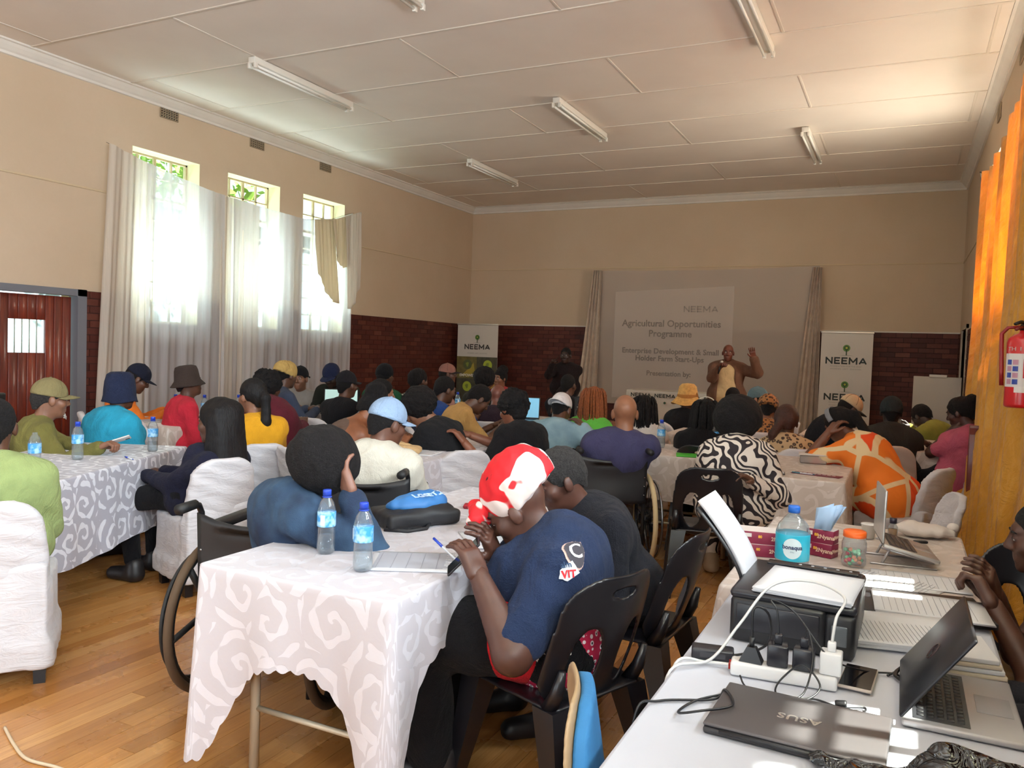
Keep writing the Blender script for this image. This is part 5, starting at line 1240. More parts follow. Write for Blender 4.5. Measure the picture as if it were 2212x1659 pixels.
# --- along the curtains and the brick wall
_, i = person('woman in mustard yellow top with a long black ponytail, back turned', (-4.119, 4.262, 1.089), 55.9, .08, SK3, hair='pony', hairm=HAIRL, top=fabric('#d59a23'), sleeve=.7, bottom=DK, fem=True, hd=(25, 0, 0)); seat_for(i, 'cover', 'white covered chair of the woman in mustard yellow')
_, i = person('broad person in maroon shirt and black hat, back turned', (-4.624, 4.963, 1.102), 7.7, .06, SK2, hair='curly', hat='beanie', hatm=fabric('#141316'), top=fabric('#561c28'), sleeve=2, bottom=fabric('#5a5450'), g=1.65, side=-.10, noise=.007); seat_for(i, 'black', 'black plastic chair of the broad person in maroon', rz=5, dx=.1, dy=-.06)
_, i = person('person in yellow headscarf, pink collar and denim jacket by the window', (-5.532, 6.193, 1.146), -20.3, .14, SK2, hair='short', hat='wrap', hatm=fabric('#b89a5c'), top=fabric('#3c4458'), sleeve=2, bottom=DK, collar=fabric('#b8304f'), hd=(10, 8, 0)); seat_for(i, 'cover', 'white covered chair of the person in yellow headscarf')
_, i = person('bearded man in black cap turned round to face the camera', (-6.023, 6.952, 1.077), 200.9, .10, SK3, hair='buzz', hat='capback', hatm=fabric('#121114'), top=fabric('#8f8a86'), sleeve=.9, bottom=DK, hd=(0, 0, 0)); seat_for(i, 'cover', 'white covered chair of the bearded man facing the camera')
_, i = person('man in dark jacket and navy cap bent over the open laptop', (-5.582, 6.947, 1.128), 203.8, .20, '#33241e', hair='buzz', hat='cap', hatm=fabric('#1d2440'), top=fabric('#22251f'), sleeve=2, bottom=DK, collar=fabric('#b9b2a8'), hd=(-20, 28, 0), g=1.1); seat_for(i, 'cover', 'white covered chair of the man in dark jacket')
_, i = person('man in black jumper and black cap with white shirt collar, back turned', (-4.738, 6.132, 1.090), -7.3, .12, SK2, hair='buzz', hat='cap', hatm=fabric('#16151a'), top=fabric('#131318'), sleeve=2, bottom=DK, collar=fabric('#d6d0ca'), g=1.05); seat_for(i, 'cover', 'white covered chair of the man in black jumper')
_, i = person('bare-shouldered woman with black updo leaning over the middle table', (-3.290, 4.553, 1.028), -25.9, .30, '#7d4c32', hair='updo', top=fabric('#5d4a40'), sleeve=0, bottom=fabric('#8a3a2a'), fem=True, hd=(0, 38, 0), g=1.12, res=.012, thick=.006, strapless=True); seat_for(i, 'cover', 'white covered chair of the bare-shouldered woman', dx=-.02)
BARE = (_, i)
_, i = person('person in dark top with short black hair, in profile before the green shirt', (-4.026, 5.699, 1.064), -42.8, .16, SK3, hair='short', top=fabric('#22293a'), sleeve=2, bottom=DK, hd=(0, 6, 0)); seat_for(i, 'cover', 'white covered chair of the person in profile')
_, i = person('person in green shirt and black cap against the brick wall', (-5.117, 7.287, 1.144), 0.1, .14, SK2, hair='short', hat='beanie', hatm=fabric('#121114'), top=fabric('#1f5035'), sleeve=2, bottom=DK, g=1.1, side=-.1); seat_for(i, 'cover', 'white covered chair of the person in green shirt')
_, i = person('woman in black-and-white striped top against the brick wall', (-4.727, 7.365, 1.110), -17.3, .10, SK2, hair='braided', top=STRIPES, sleeve=.9, bottom=DK, fem=True); seat_for(i, 'cover', 'white covered chair of the woman in stripes')
_, i = person('man in dull pink shirt and pinkish cap, in profile beside the picture banner', (-5.212, 8.800, 1.141), -57.5, .08, SK2, hair='buzz', hat='cap', hatm=fabric('#8d6258'), hatm2=plain('#241a1a', .8), top=fabric('#b48a84'), sleeve=.9, bottom=DK); seat_for(i, 'cover', 'white covered chair of the man in dull pink')
_, i = person('man in royal blue jacket with short hair, in three-quarter back view', (-3.900, 6.542, 1.077), -31.3, .12, SK2, hair='short', top=fabric('#22417f'), sleeve=2, bottom=DK, g=1.08, hd=(0, 12, 0)); seat_for(i, 'cover', 'white covered chair of the man in royal blue')
_, i = person('person in black hooded top with grey sleeves and bushy hair, bent over table', (-3.195, 4.989, 1.014), 87.5, .32, SK3, hair='afro', top=fabric('#19191c'), sleeve=1.2, bottom=DK, hd=(25, 35, 0), res=.012, g=1.1, noise=.006); seat_for(i, 'cover', 'white covered chair of the person in black hooded top', rz=52, dx=.04, dy=-.14)
HOOD = (_, i)
_, i = person('man in beige polo shirt with head bowed at the centre of the hall', (-3.367, 6.243, 1.032), -43.6, .34, SK2, hair='short', top=fabric('#b48c54'), sleeve=.85, bottom=DK, hd=(0, 40, 0), collar=fabric('#c09a60')); seat_for(i, 'cover', 'white covered chair of the man in beige polo')
_, i = person('shaven-headed person in dark maroon shirt behind the beige polo', (-3.583, 7.027, 1.006), 12.0, .12, '#6d3f34', hair=None, top=fabric('#2c1f2a'), sleeve=.9, bottom=DK, hd=(0, 20, 0)); seat_for(i, 'cover', 'white covered chair of the shaven-headed person in maroon')
_, i = person('woman in black top with curly hair leaning left on black chair', (-2.623, 5.381, 1.030), 64.0, .24, '#7a4a36', hair='curly', top=fabric('#121114'), sleeve=.8, bottom=BLK, fem=True, g=1.15, L=(-2.785, 4.957, 0.810), R=(-2.897, 5.237, 0.829), hd=(0, 22, 8), res=.013); seat_for(i, 'black', 'black plastic chair of the curly-haired woman in black', dx=.05, dy=-.05)
_, i = person('woman in coral red top resting her face on her hand by the brick wall', (-4.979, 9.802, 1.075), 166.9, .14, SK3, hair='updo', top=fabric('#a83a3c'), sleeve=.8, bottom=DK, fem=True, R='cheek'); seat_for(i, 'cover', 'white covered chair of the woman in coral red')
_, i = person('person with round black afro before the picture banner', (-4.466, 8.383, 1.102), 23.1, .10, SK2, hair='afro', top=fabric('#2b2c25'), sleeve=2, bottom=DK); seat_for(i, 'cover', 'white covered chair of the person with round afro')
# --- centre
_, i = person('shaven-headed man in dark clothes seated below the sign-language interpreter', (-3.379, 8.357, 1.102), -6.0, .10, SK2, hair='buzz', top=fabric('#15141a'), sleeve=2, bottom=DK); 
_, i = person('person in pale denim jacket and white cap worn backwards', (-2.561, 6.189, 0.991), 0.6, .16, SK2, hair='buzz', hat='capback', hatm=fabric('#d7d4d6'), top=DENIMP, sleeve=2, bottom=DK, hd=(0, 24, 0), g=1.15, R=(-2.308, 6.084, 0.862), res=.012); seat_for(i, 'cover', 'white covered chair of the person in pale denim', dx=-.12)
_, i = person('woman in lime green sleeveless top with long copper braids', (-2.414, 6.598, 1.048), -7.8, .10, '#7a4a30', hair='braided', hairm=BRAID, strand=(110, .34, .0062), top=fabric('#63b94a'), sleeve=0, bottom=DK, fem=True); seat_for(i, 'cover', 'white covered chair of the woman with copper braids')
_, i = person('bald man in purple-blue T-shirt with a shoulder strap, in a wheelchair', (-1.707, 5.273, 1.071), 22.0, .10, '#8a5c43', hair=None, top=fabric('#3d3c5c'), sleeve=.85, bottom=DK, g=1.42, res=.011, L='lap', R='lap', seat=.47, hs=1.06, hip=(-1.92, 5.47)); PURP = (_, i)
wheelchair(-1.88, 5.38, math.radians(30), 'black wheelchair with cream tyres under the man in purple-blue', TIRE_C, back_h=.81)
_, i = person('person with shoulder-length black braids in white top beside the bald man', (-2.022, 6.787, 0.994), 4.7, .10, SK2, hair='short', strand=(90, .26, .007), top=fabric('#c9c4c0'), sleeve=.8, bottom=DK, fem=True); seat_for(i, 'cover', 'white covered chair of the person with black braids')
_, i = person('woman in black top and yellow straw hat near the display table', (-2.018, 8.350, 1.024), -28.4, .12, SK2, hair='short', hat='straw', hatm=mat('straw', '#c79a58', .9, var=.2, vscale=40, coord='Object', bump=.5, bscale=90), hatm2=fabric('#a5703a'), top=fabric('#141318'), sleeve=.6, bottom=DK, fem=True, g=1.1); seat_for(i, 'cover', 'white covered chair of the woman in straw hat')
_, i = person('woman in black with long black dreadlocks and a white headband', (-1.408, 6.420, 1.011), 10.4, .14, SK2, hair='short', strand=(120, .36, .0075), hat='band', hatm=fabric('#d8cdbc'), top=fabric('#100f13'), sleeve=2, bottom=BLK, fem=True, g=1.2); seat_for(i, 'black', 'black plastic chair of the woman with white headband')
_, i = person('woman in zebra-print blouse with round black afro, back turned', (-0.967, 5.356, 1.045), 12.3, .16, SK2, hair='bigafro', top=ZEBRA, sleeve=2, bottom=ZEBRA, fem=True, g=1.28, res=.011, R=(-0.801, 5.031, 0.723), L='table', hd=(0, 22, 0), seat=.46, shoes=plain('#b39a80', .5)); ZEB = (_, i)
plastic_chair(float(i['P0'][0])-.16, float(i['P0'][1])-.10, math.radians(16.0), 'black plastic chair with oval back openings under the zebra-print woman')
_, i = person('person in grey-blue cap facing left below the presenter', (-1.443, 9.077, 1.027), 91.1, .12, '#a0745c', hair='short', hat='cap', hatm=fabric('#5f7780'), top=fabric('#6d6a52'), sleeve=2, bottom=DK); seat_for(i, 'cover', 'white covered chair of the person in grey-blue cap')
_, i = person('person in leopard-print headscarf and shawl', (-1.153, 7.991, 0.986), 0.4, .10, SK3, hair='short', hat='wrap', hatm=LEO, top=LEO, sleeve=2, bottom=DK, fem=True, hd=(0, 15, 0)); seat_for(i, 'cover', 'white covered chair of the person in leopard print')
_, i = person('woman in cream-and-brown print top with smooth dark red-brown hair', (-0.840, 6.806, 0.966), 15.3, .10, SK2, hair='smooth', hairm=HAIRB, top=PRINT, sleeve=1.4, bottom=DK, fem=True, g=1.1, hd=(0, 15, 0), hs=1.05); seat_for(i, 'cover', 'white covered chair of the woman in cream-and-brown print', dx=.06)
_, i = person('person in black beanie whose face peeps out below the presenter', (-1.967, 10.489, 0.952), 175.6, .12, SK3, hair='short', hat='beanie', hatm=fabric('#1a1314'), top=fabric('#241c1c'), sleeve=2, bottom=DK); seat_for(i, 'cover', 'white covered chair of the person in black beanie')
# --- right-hand side
_, i = person('person in dark navy with a cream cap leaning forward before white banner', (-0.433, 8.012, 1.035), -58.9, .36, '#3a2620', hair='buzz', hat='cap', hatm=fabric('#c9b595'), hatm2=plain('#141014', .8), top=fabric('#13161f'), sleeve=2, bottom=DK, g=1.2, hd=(0, 30, 0)); seat_for(i, 'cover', 'white covered chair of the person in cream cap')
_, i = person('woman in orange geometric dress and grey headband, head on her hand', (-0.409, 6.295, 1.010), 62.0, .42, '#6d4433', hair='pony', hat='band', hatm=fabric('#8b8b90'), top=ORDRESS, sleeve=.8, bottom=ORDRESS, hose=1.7, fem=True, g=1.3, hd=(0, 34, 0), L=(-0.465, 6.154, 0.959), res=.011, R='lap', noise=.006); seat_for(i, 'cover', 'white satin-covered chair of the woman in orange dress', back=.06)
_, i = person('broad person in dark grey top and dark green beanie, back turned', (-0.084, 7.626, 1.053), 2.7, .10, '#2c1f1b', hair='buzz', hat='beanie', hatm=fabric('#23292b'), top=fabric('#2b2825'), sleeve=2, bottom=DK, g=1.25); seat_for(i, 'cover', 'rose-white covered chair of the person in green beanie', cover=COVER2)
_, i = person('dark-haired person in yellow-green jacket bent over the far right table', (0.184, 9.422, 0.922), 53.7, .30, '#33231e', hair='short', top=fabric('#8d8a3f'), sleeve=2, bottom=DK, hd=(0, 40, 0), hip=(.36, 9.3)); seat_for(i, 'cover', 'covered chair of the person in yellow-green', cover=COVER2)
_, i = person('woman in pink top and black skirt resting her chin on her hand at right', (0.430, 7.545, 1.083), 68.8, .20, '#4a2f28', hair='bun', top=fabric('#b85a70'), sleeve=.75, bottom=fabric('#111014'), hose=1.2, fem=True, g=1.2, L='chin', hd=(0, 18, 0), hip=(.42, 7.5)); seat_for(i, 'cover', 'covered chair of the woman in pink', cover=COVER2, dx=-.08)
# --- presenters on their feet
_, i = person('presenter in brown jacket and cream shirt speaking into a microphone, one arm raised', (-2.302, 11.802, 1.539), 188.9, .03, '#6b3a2c', hair=None, top=fabric('#c9ac82'), sleeve=.3, bottom=fabric('#4a3a34'), jacket=fabric('#6b4a3a'), stand=True, g=1.28, L=(-1.916, 11.653, 1.485), R=(-2.332, 11.443, 1.332), poses=('flat', 'grip'), res=.014); PRES = (_, i)
_, i = person('sign-language interpreter in dark shirt raising one finger before the brick wall', (-4.678, 11.414, 1.416), 187.2, .03, '#3a241e', hair='buzz', top=fabric('#1f1517'), sleeve=2, bottom=DK, stand=True, g=1.15, R=(-4.732, 11.047, 1.286), L=(-4.642, 11.070, 0.845), poses=('curl', 'point')); INTERP = (_, i)
# --- front table
_, i = person('person in blue denim jacket asleep on one hand at the front table', (-1.946, 2.391, 1.008), -28, .0, '#7a5343', hair='bigafro', hs=.86, top=DENIM, sleeve=1.9, bottom=fabric('#1e2330'), res=.0095, hd=(5, 26, 20), R=(*(-1.796, 2.360, 0.934), (.55, .25, -.8)), L='lap', hip=(-2.30, 2.60), seat=.42, g=1.05, noise=.007, poses=('curl', 'curl'), thick=.02); DEN = (_, i)
wheelchair(-2.33, 2.62, math.radians(15), 'black wheelchair with brown tyres at the left of the front table', TIRE_B, mag=True, back_h=.81)
_, i = person('man in cream short-sleeved shirt and pale blue cap, in a wheelchair', (-2.445, 3.520, 1.065), 7.1, .18, '#5d3b2d', hair='buzz', hat='cap', hatm=fabric('#8ea5c2'), hatm2=fabric('#8ea5c2'), top=fabric('#ccc7ba'), sleeve=.85, bottom=DK, res=.0105, hd=(-28, 12, 0), seat=.47, R='lap', L='table', g=1.3, hip=(-2.52, 3.58), armw=1.15); CREAM = (_, i)
wheelchair(-2.54, 3.56, math.radians(20), 'black wheelchair of the man in pale blue cap', TIRE_B, back_h=.83)
_, i = person('woman in navy T-shirt and red-and-white headwrap looking at her phone', (-1.156, 2.440, 0.942), 103.9, .16, '#4d3026', hat='frontwrap', hatm=REDWRAP, top=fabric('#1f2c48'), sleeve=.82, bottom=fabric('#0d0c0f'), fem=True, g=1.36, res=.009, hd=(0, 36, 0), L=(-1.159, 2.184, 0.769), R=(-1.216, 2.403, 0.779), hip=(-1.02, 2.50), hs=1.06, poses=('curl', 'curl'), noise=.007, hem=False, armw=1.3); WRAP = (_, i)
plastic_chair(-1.0, 2.43, math.radians(68), 'black plastic chair under the woman in red headwrap')
_, i = person('man in black jumper with pale blue collar bowing his head beside headwrap', (-1.216, 2.946, 0.969), 134.6, .24, '#4f3127', hair='short', hairm=HAIRS, top=fabric('#1a1b22'), sleeve=2, bottom=DK, collar=fabric('#b8c6d8'), res=.0095, hd=(0, 24, 0), L='lap', R='table', g=1.08, hip=(-1.0, 3.14)); 
plastic_chair(-.95, 3.08, math.radians(86), 'black plastic chair behind the man in black jumper')
# --- at the right edge
_, i = person('boy cut off by the right edge, arm reaching to the open laptop', (0.429, 3.080, 0.930), 81.6, .12, '#4b2e22', hair='buzz', top=fabric('#20262c'), sleeve=.5, bottom=DK, res=.009, hs=.95, g=.85, hd=(8, 8, 0), L=(0.268, 2.715, 0.775), R=(0.295, 2.951, 0.752), hip=(.52, 2.5), poses=('grip', 'curl')); BOY = (_, i)
plastic_chair(.47, 2.55, math.radians(90), 'shiny black plastic chair under the boy at the right edge')
plastic_chair(.43, 3.3, math.radians(165), 'shiny black plastic chair back showing behind the laptop at right edge')
covered_chair(-.0, 4.75, math.radians(100), 'bright white covered chair beyond the right-hand table end')

# printed wrap skirt and T-shirt print of the woman in headwrap
_w, _i = WRAP; _O = _i['O']; _fw_, _rw_, _P = _i["f"], _i["r"], _i['P0']-_O
sdf_ob('dotted_wrap', [cap(_P-_rw_*.085-_fw_*.01, _P+_rw_*.085-_fw_*.01, .165, None, .04), cap(_P-_rw_*.10, _P-_rw_*.10+np.array((0, 0, -.05)), .15, .14, .04)], .011, DOTS, _w, (.005, 40, 2))
sdf_ob('zigzag_panel', [cap(_P-_rw_*.11, _P-_rw_*.125+_fw_*.075, .152, .142, .03), cap(_P+_rw_*.11, _P+_rw_*.125+_fw_*.075, .152, .142, .03)], .010, ZIG, _w, (.003, 40, 3))
sdf_ob('red_band', [cap(_P-_rw_*.13+_fw_*.085, _P-_rw_*.13+_fw_*.12, .144, .138, .02), cap(_P+_rw_*.13+_fw_*.085, _P+_rw_*.13+_fw_*.12, .144, .138, .02)], .010, fabric('#b5161f'), _w)
sdf_ob('black_apron', [cap(_P-_rw_*.12+_fw_*.155, _P-_rw_*.12+_fw_*.45-np.array((0, 0, .04)), .139, .11, .06), cap(_P+_rw_*.12+_fw_*.155, _P+_rw_*.12+_fw_*.45-np.array((0, 0, .04)), .139, .11, .06), cap(_P-_rw_*.12+_fw_*.45-np.array((0, 0, .06)), _P-_rw_*.12+_fw_*.40-np.array((0, 0, .42)), .10, .085, .05), cap(_P+_rw_*.12+_fw_*.45-np.array((0, 0, .06)), _P+_rw_*.12+_fw_*.40-np.array((0, 0, .42)), .10, .085, .05)], .012, fabric('#0e0d10'), _w, (.005, 30, 4))
# ================================================================ things on the tables and round the room
def clear_fn(col, tint, a):
    def fn(t, b):
        out = t.n['Material Output']; tr = t.new('BsdfTransparent'); tr.inputs[0].default_value = (*srgb(tint), 1); gl = t.new('BsdfGlossy'); gl.inputs['Roughness'].default_value = .06; df = t.new('BsdfDiffuse'); df.inputs[0].default_value = (*srgb(col), 1)
        fr = t.new('LayerWeight'); fr.inputs[0].default_value = .18; m1 = t.new('MixShader'); m2 = t.new('MixShader'); m1.inputs[0].default_value = a
        t.con(tr.outputs[0], m1.inputs[1]); t.con(df.outputs[0], m1.inputs[2]); t.con(fr.outputs['Facing'], m2.inputs[0]); t.con(m1.outputs[0], m2.inputs[1]); t.con(gl.outputs[0], m2.inputs[2]); t.con(m2.outputs[0], out.inputs[0])
    return fn
PET = mat('clear_plastic', '#e8eef2', .1, fn=clear_fn('#dfe6ea', '#eef3f6', .10)); WATER = mat('water', '#dfe8ee', .05, fn=clear_fn('#cfd8de', '#f0f4f6', .03)); CAPB = plain('#1f3fae', .35); LBL = mat('bottle_label', '#4b9fd6', .4, fn=lambda t, b: t.con(t.ramp(t.noise(30, 2, t.pos('Object')), [(.45, srgb('#3d92d2')), (.6, srgb('#a9d3ea'))]), b.inputs['Base Color']))
_bm = {}
def bottle(x, y, lab, z=.744, fill=.45, cap_m=None, s=1.0, big=False):
    if not _bm:
        pr = [(.0, .004), (.026, .004), (.031, .012), (.032, .03), (.0305, .09), (.032, .13), (.0315, .155), (.024, .182), (.0135, .197), (.0125, .208)]
        _bm['b'] = MB().lathe(pr, 20).mesh('bottle_body', PET); _bm['l'] = MB().lathe([(.0322, .098), (.0326, .10), (.0326, .148), (.0322, .15)], 20).mesh('label', LBL)
        _bm['c'] = MB().lathe([(.0, .226), (.0135, .226), (.0148, .223), (.0148, .205), (.0, .205)], 18).mesh('bottle_cap', CAPB); _bm['r'] = MB().lathe([(.0137, .198), (.0165, .199), (.0165, .202), (.0137, .203)], 18).mesh('neck_ring', CAPB)
        g = MB()
        for k in range(7): a = -1.3+.06*k; g.box((-.0015, -.0006, .105+.0*k), (.0015, .0006, .14), Matrix.Rotation(a, 4, 'Z') @ Matrix.Translation((0, -.0331, 0)))
        _bm['k'] = g.mesh('barcode', plain('#eef0f2', .5))
    e = empty('water_bottle', (x, y, z), random.random()*6, lab, 'bottle', 'half-litre water bottles'); e.scale = (s, s, s)
    ob('bottle_body', _bm['b'], e); ob('label', _bm['l'], e); ob('barcode', _bm['k'], e)
    if cap_m is not False: ob('bottle_cap', _bm['c'], e); ob('neck_ring', _bm['r'], e)
    if fill > 0: MB().lathe([(0, .006), (.025, .006), (.0295, .014), (.029, .03+.12*fill), (0, .03+.12*fill)], 16).build('water', WATER, e)
    return e
bottle(-1.79, 2.22, 'half-empty water bottle on front table, beside the denim sleeve', fill=.35); bottle(-1.55, 2.11, 'water bottle on front table nearest the printed pages', fill=.3)
bottle(-4.15, 2.71, 'capless water bottle on the left table, nearest the green shirt', fill=.15, cap_m=False); bottle(-4.35, 3.1, "water bottle beside the old man's sleeve on the left table", fill=.1); bottle(-4.32, 3.60, 'water bottle at the far end of the left table', fill=.3)
bottle(-4.55, 2.75, 'water bottle at the left edge, only its blue cap showing over green shoulder', fill=.4)
bottle(-5.95, 5.2, 'water bottle on the curtain-side table, left of the purple ball', fill=.3); bottle(-5.75, 5.35, 'water bottle on the curtain-side table, right of the purple ball', fill=.3); bottle(-5.6, 5.62, 'water bottle half hidden behind the long-haired woman', fill=.3)
bottle(-1.69, 6.16, 'water bottle just right of the bald man', fill=.4); bottle(-1.7, 7.5, 'water bottle on table before the straw hat', fill=.4); bottle(-1.3, 6.3, "water bottle at the zebra-print woman's left shoulder", fill=.4); bottle(-1.1, 8.2, 'water bottle beside the leopard headscarf', fill=.4); bottle(-4.6, 8.0, "water bottle before the man in royal blue", fill=.4)
PAPER = plain('#dfe1e6', .7); INKP = plain('#8f8f98', .8)
def sheet(x, y, z, w, h, rz, lab, lines=0, n=1, name='paper_sheet', m=PAPER, curl=0.0, cols=0):
    e = empty(name, (x, y, z), math.radians(rz), lab, 'paper', 'loose papers')
    for k in range(n):
        P = [((i/8-.5)*w, (j/8-.5)*h, .0006+.0012*k+curl*((i/8-.5)*2)**2*(1 if i > 4 else .3)) for j in range(9) for i in range(9)]
        o = MB().grid(P, 9, 9).build('page', m, e); o.rotation_euler.z = random.uniform(-.03, .03)*(k > 0); solidify(o, .0006)
    if lines:
        lines *= 2
        g = MB(); zz = .0022+.0012*n
        for k in range(lines): y_ = h/2-h*.08-(h*.84)*k/lines; g.box((-w*.44, y_-.0004, zz-.0008), (w*.44*random.uniform(.7, 1), y_+.0004, zz))
        for k in range(cols): x_ = -w*.4+w*.8*k/max(1, cols-1); g.box((x_-.0005, -h*.42, zz-.0008), (x_+.0005, h*.42, zz))
        g.build('print', INKP, e)
    return e
sheet(-1.46, 2.29, .746, .31, .24, 27, 'lined printed register pages before the woman in headwrap', 18, 3, cols=6)
sheet(-1.40, 2.72, .746, .2, .28, 40, "white pages under the far hand of woman in headwrap", 8, 2)
sheet(-3.98, 2.5, .746, .21, .29, 15, 'white sheet near the left table edge by green shirt', 0, 2); sheet(-5.95, 4.9, .746, .25, .3, 60, 'grey booklet on the curtain-side table', 6, 3, m=plain('#b9b3b0', .7))
def pen(x, y, z, rz, lab, m, tilt=0):
    e = empty('pen', (x, y, z+.005), math.radians(rz), lab, 'pen', 'ball pens'); e.rotation_euler.x = math.radians(tilt)
    MB().tube([(0, -.06, 0), (0, .05, 0)], .004, 8).build('barrel', plain('#dfe3ea', .3), e); MB().tube([(0, .02, 0), (0, .07, 0)], [.0052, .0045], 8).build('pen_cap', m, e); MB().tube([(0, -.06, 0), (0, -.075, 0)], [.0038, .001], 8).build('tip', m, e); return e
pen(-4.16, 3.3, .745, 70, 'blue capped pen lying on the left table', CAPB); pen(-.55, 5.42, .745, 80, 'teal pen beside the maroon leaflet', plain('#2f6f80', .4))
# backpack on the front table
bp = empty('backpack', (-1.80, 2.80, .744), math.radians(62), 'blue and black backpack lying on the front table', 'backpack'); bp.scale = (.88, .88, .95)
BLUEB = mat('blue_nylon', '#2f6ba8', .55, var=.15, bump=.4, bscale=14); BLKB = mat('black_nylon', '#17171c', .6, bump=.3, bscale=20)
sdf_ob('base', [bx((0, 0, .035), (.17, .10, .012), None, .022, .02), ell((.02, 0, .06), (.17, .10, .04), None, .03)], .008, BLKB, bp, (.004, 40, 3))
sdf_ob('front_panel', [ell((.01, .0, .085), (.155, .085, .045), None, .02), ell((.08, .01, .10), (.085, .07, .035), None, .03), cut((0, 0, -1), -.07)], .007, BLUEB, bp, (.007, 42, 5))
MB().tube([(-.16, -.05, .03), (-.2, -.09, .008), (-.12, -.16, .006), (-.02, -.15, .006), (.03, -.10, .02)], .009, 6).build('strap', BLKB, bp)
MB().tube([(-.16+.32*k/16, -.098+.02*math.sin(k/16*3.14), .062+.012*math.sin(k/16*3.14)) for k in range(17)], .0035, 5).build('zip', plain('#0d0d10', .5), bp)
g = MB(); M = Matrix.Translation((.05, -.035, .118)) @ Matrix.Rotation(math.radians(-24), 4, 'X') @ Matrix.Rotation(math.radians(8), 4, 'Z')
def decal(name, txt, size, m, parent, target, M, bold=0.0, off=.003):
    o = text(name, txt, size, m, parent, M, bold); s = o.modifiers.new('wrap', 'SHRINKWRAP'); s.target = target; s.wrap_method = 'NEAREST_SURFACEPOINT'; s.wrap_mode = 'ABOVE_SURFACE'; s.offset = off; return o
fp = [c for c in bp.children if c.name.startswith('front_panel')][0]
decal('bag_lettering', 'LGSETA', .05, plain('#a9c0da', .6), bp, fp, M, .002)
sd_ = empty('red_purse', (-1.74, 3.22, .744), .4, 'flat red purse at the far end of the front table', 'purse'); MB().bbox((-.055, -.03, 0), (.055, .03, .02), .008).build('body', plain('#a3192a', .4), sd_); MB().bbox((-.056, -.031, .009), (.056, -.029, .012), .001).build('zip', plain('#5b0d18', .4), sd_)
sd_ = empty('blue_tape_roll', (-1.64, 3.24, .744), .4, 'small blue packet beside the red purse', 'packet'); MB().bbox((-.03, -.022, 0), (.03, .022, .018), .006).build('body', plain('#2f6fc0', .4), sd_); MB().box((-.02, -.0225, .004), (.02, -.0215, .014)).build('label', plain('#c7d7ea', .5), sd_)
def phone(loc, rot, lab, body, scr_, w=.072, h=.148, bezel=True):
    e = empty('mobile_phone', loc, 0, lab, 'phone', 'mobile phones'); e.rotation_euler = rot
    MB().bbox((-w/2, -h/2, -.004), (w/2, h/2, .004), .006).build('body', body, e); MB().box((-w/2+.003, -h/2+.004, .0041), (w/2-.003, h/2-.004, .0046)).build('screen', scr_, e)
    MB().bbox((-w/2+.008, h/2-.035, -.0055), (-w/2+.026, h/2-.010, -.0035), .003).build('camera_bump', plain('#101012', .2), e); return e
GLASSB = plain('#0f0f13', .08); 
phone((-.06, 1.985, .753), (0, 0, math.radians(-4)), 'dark phone in a clear case lying beside the charger strip', plain('#b9ada6', .3), GLASSB)
wl_p = WRAP[1]; pc = (wl_p['wL']+wl_p['wR'])/2+wl_p['f']*.09
phone(tuple(pc+np.array((.02, -.02, .03))), (math.radians(48), math.radians(8), math.radians(-60)), 'black phone held by the woman in red headwrap', plain('#1b1a20', .3), GLASSB)
oh = OLD['wR']+OLD['f']*.07
phone(tuple(oh+np.array((.03, .03, .045))), (math.radians(20), math.radians(-20), math.radians(-50)), 'pale phone held by the old man in olive cap', plain('#d8d6d4', .4), GLASSB)
pen(*(tuple(wl_p['wR']+wl_p['f']*.11+np.array((-.06, -.02, .0)))), 75, 'blue pen held by the woman in red headwrap', CAPB, 25)

# ---- organisers' tables
def laptop(loc, Rm, lab, w, d, body, lid_ang, keyc, lidm, logo=None, screen=None, lid_text=None):
    """hinge along local X at y=0, base towards +y, lid opening angle in degrees (0 = closed)"""
    e = empty('laptop', loc, 0, lab, 'laptop', 'laptops'); e.rotation_euler = Rm
    MB().bbox((-w/2, 0, 0), (w/2, d, .014), .005).build('base', body, e)
    if lid_ang > 5:
        kb = MB().bbox((-w*.44, .02, .0142), (w*.44, d*.56, .0152), .001).build('keyboard_well', plain('#2a2a2e', .5), e)
        km = MB().bbox((-.007, -.0065, 0), (.007, .0065, .0022), .0012, seg=1).mesh('key', keyc)
        nc_ = int(w*.86/.0185)
        for r_ in range(5):
            for c_ in range(nc_): ob('key', km, kb, (-w*.43+.011+.0185*c_, .034+r_*.0185, .0148))
        MB().bbox((-w*.15, d*.64, .0142), (w*.15, d*.94, .0148), .001).build('touchpad', plain('#8d8a8c', .35), e)
    a = math.radians(lid_ang); L = empty('lid', (0, 0, .015)); L.parent = e; L.rotation_euler = (a, 0, 0)
    MB().bbox((-w/2, 0, 0), (w/2, d, .008), .004).build('lid_shell', lidm, L)
    if lid_ang > 5: MB().box((-w/2+.01, .012, -.0006), (w/2-.01, d-.01, .0002)).build('screen', screen or GLASSB, L)
    MB().tube([(-w*.4, 0, .012), (w*.4, 0, .012)], .005, 8).build('hinge', plain('#1d1d20', .4), e)
    if logo:
        if logo == 'round': MB().tube([(.02*math.cos(a_), d/2+.02*math.sin(a_), .0082) for a_ in np.linspace(0, 6.283, 21)[:-1]], .0022, 5, closed=True).build('logo_ring', plain('#3a2a2c', .3, .6), L); text('logo_letters', 'hp', .026, plain('#3a2a2c', .3, .6), L, Matrix.Translation((0, d/2, .0083)) @ Matrix.Rotation(math.pi, 4, 'Z'))
        else: text('logo_letters', logo, .034, plain('#b9b6b4', .25, .7), L, Matrix.Translation((0, d/2, .0083)) @ Matrix.Rotation(math.pi, 4, 'Z'), .0008, spacing=1.1)
    return e
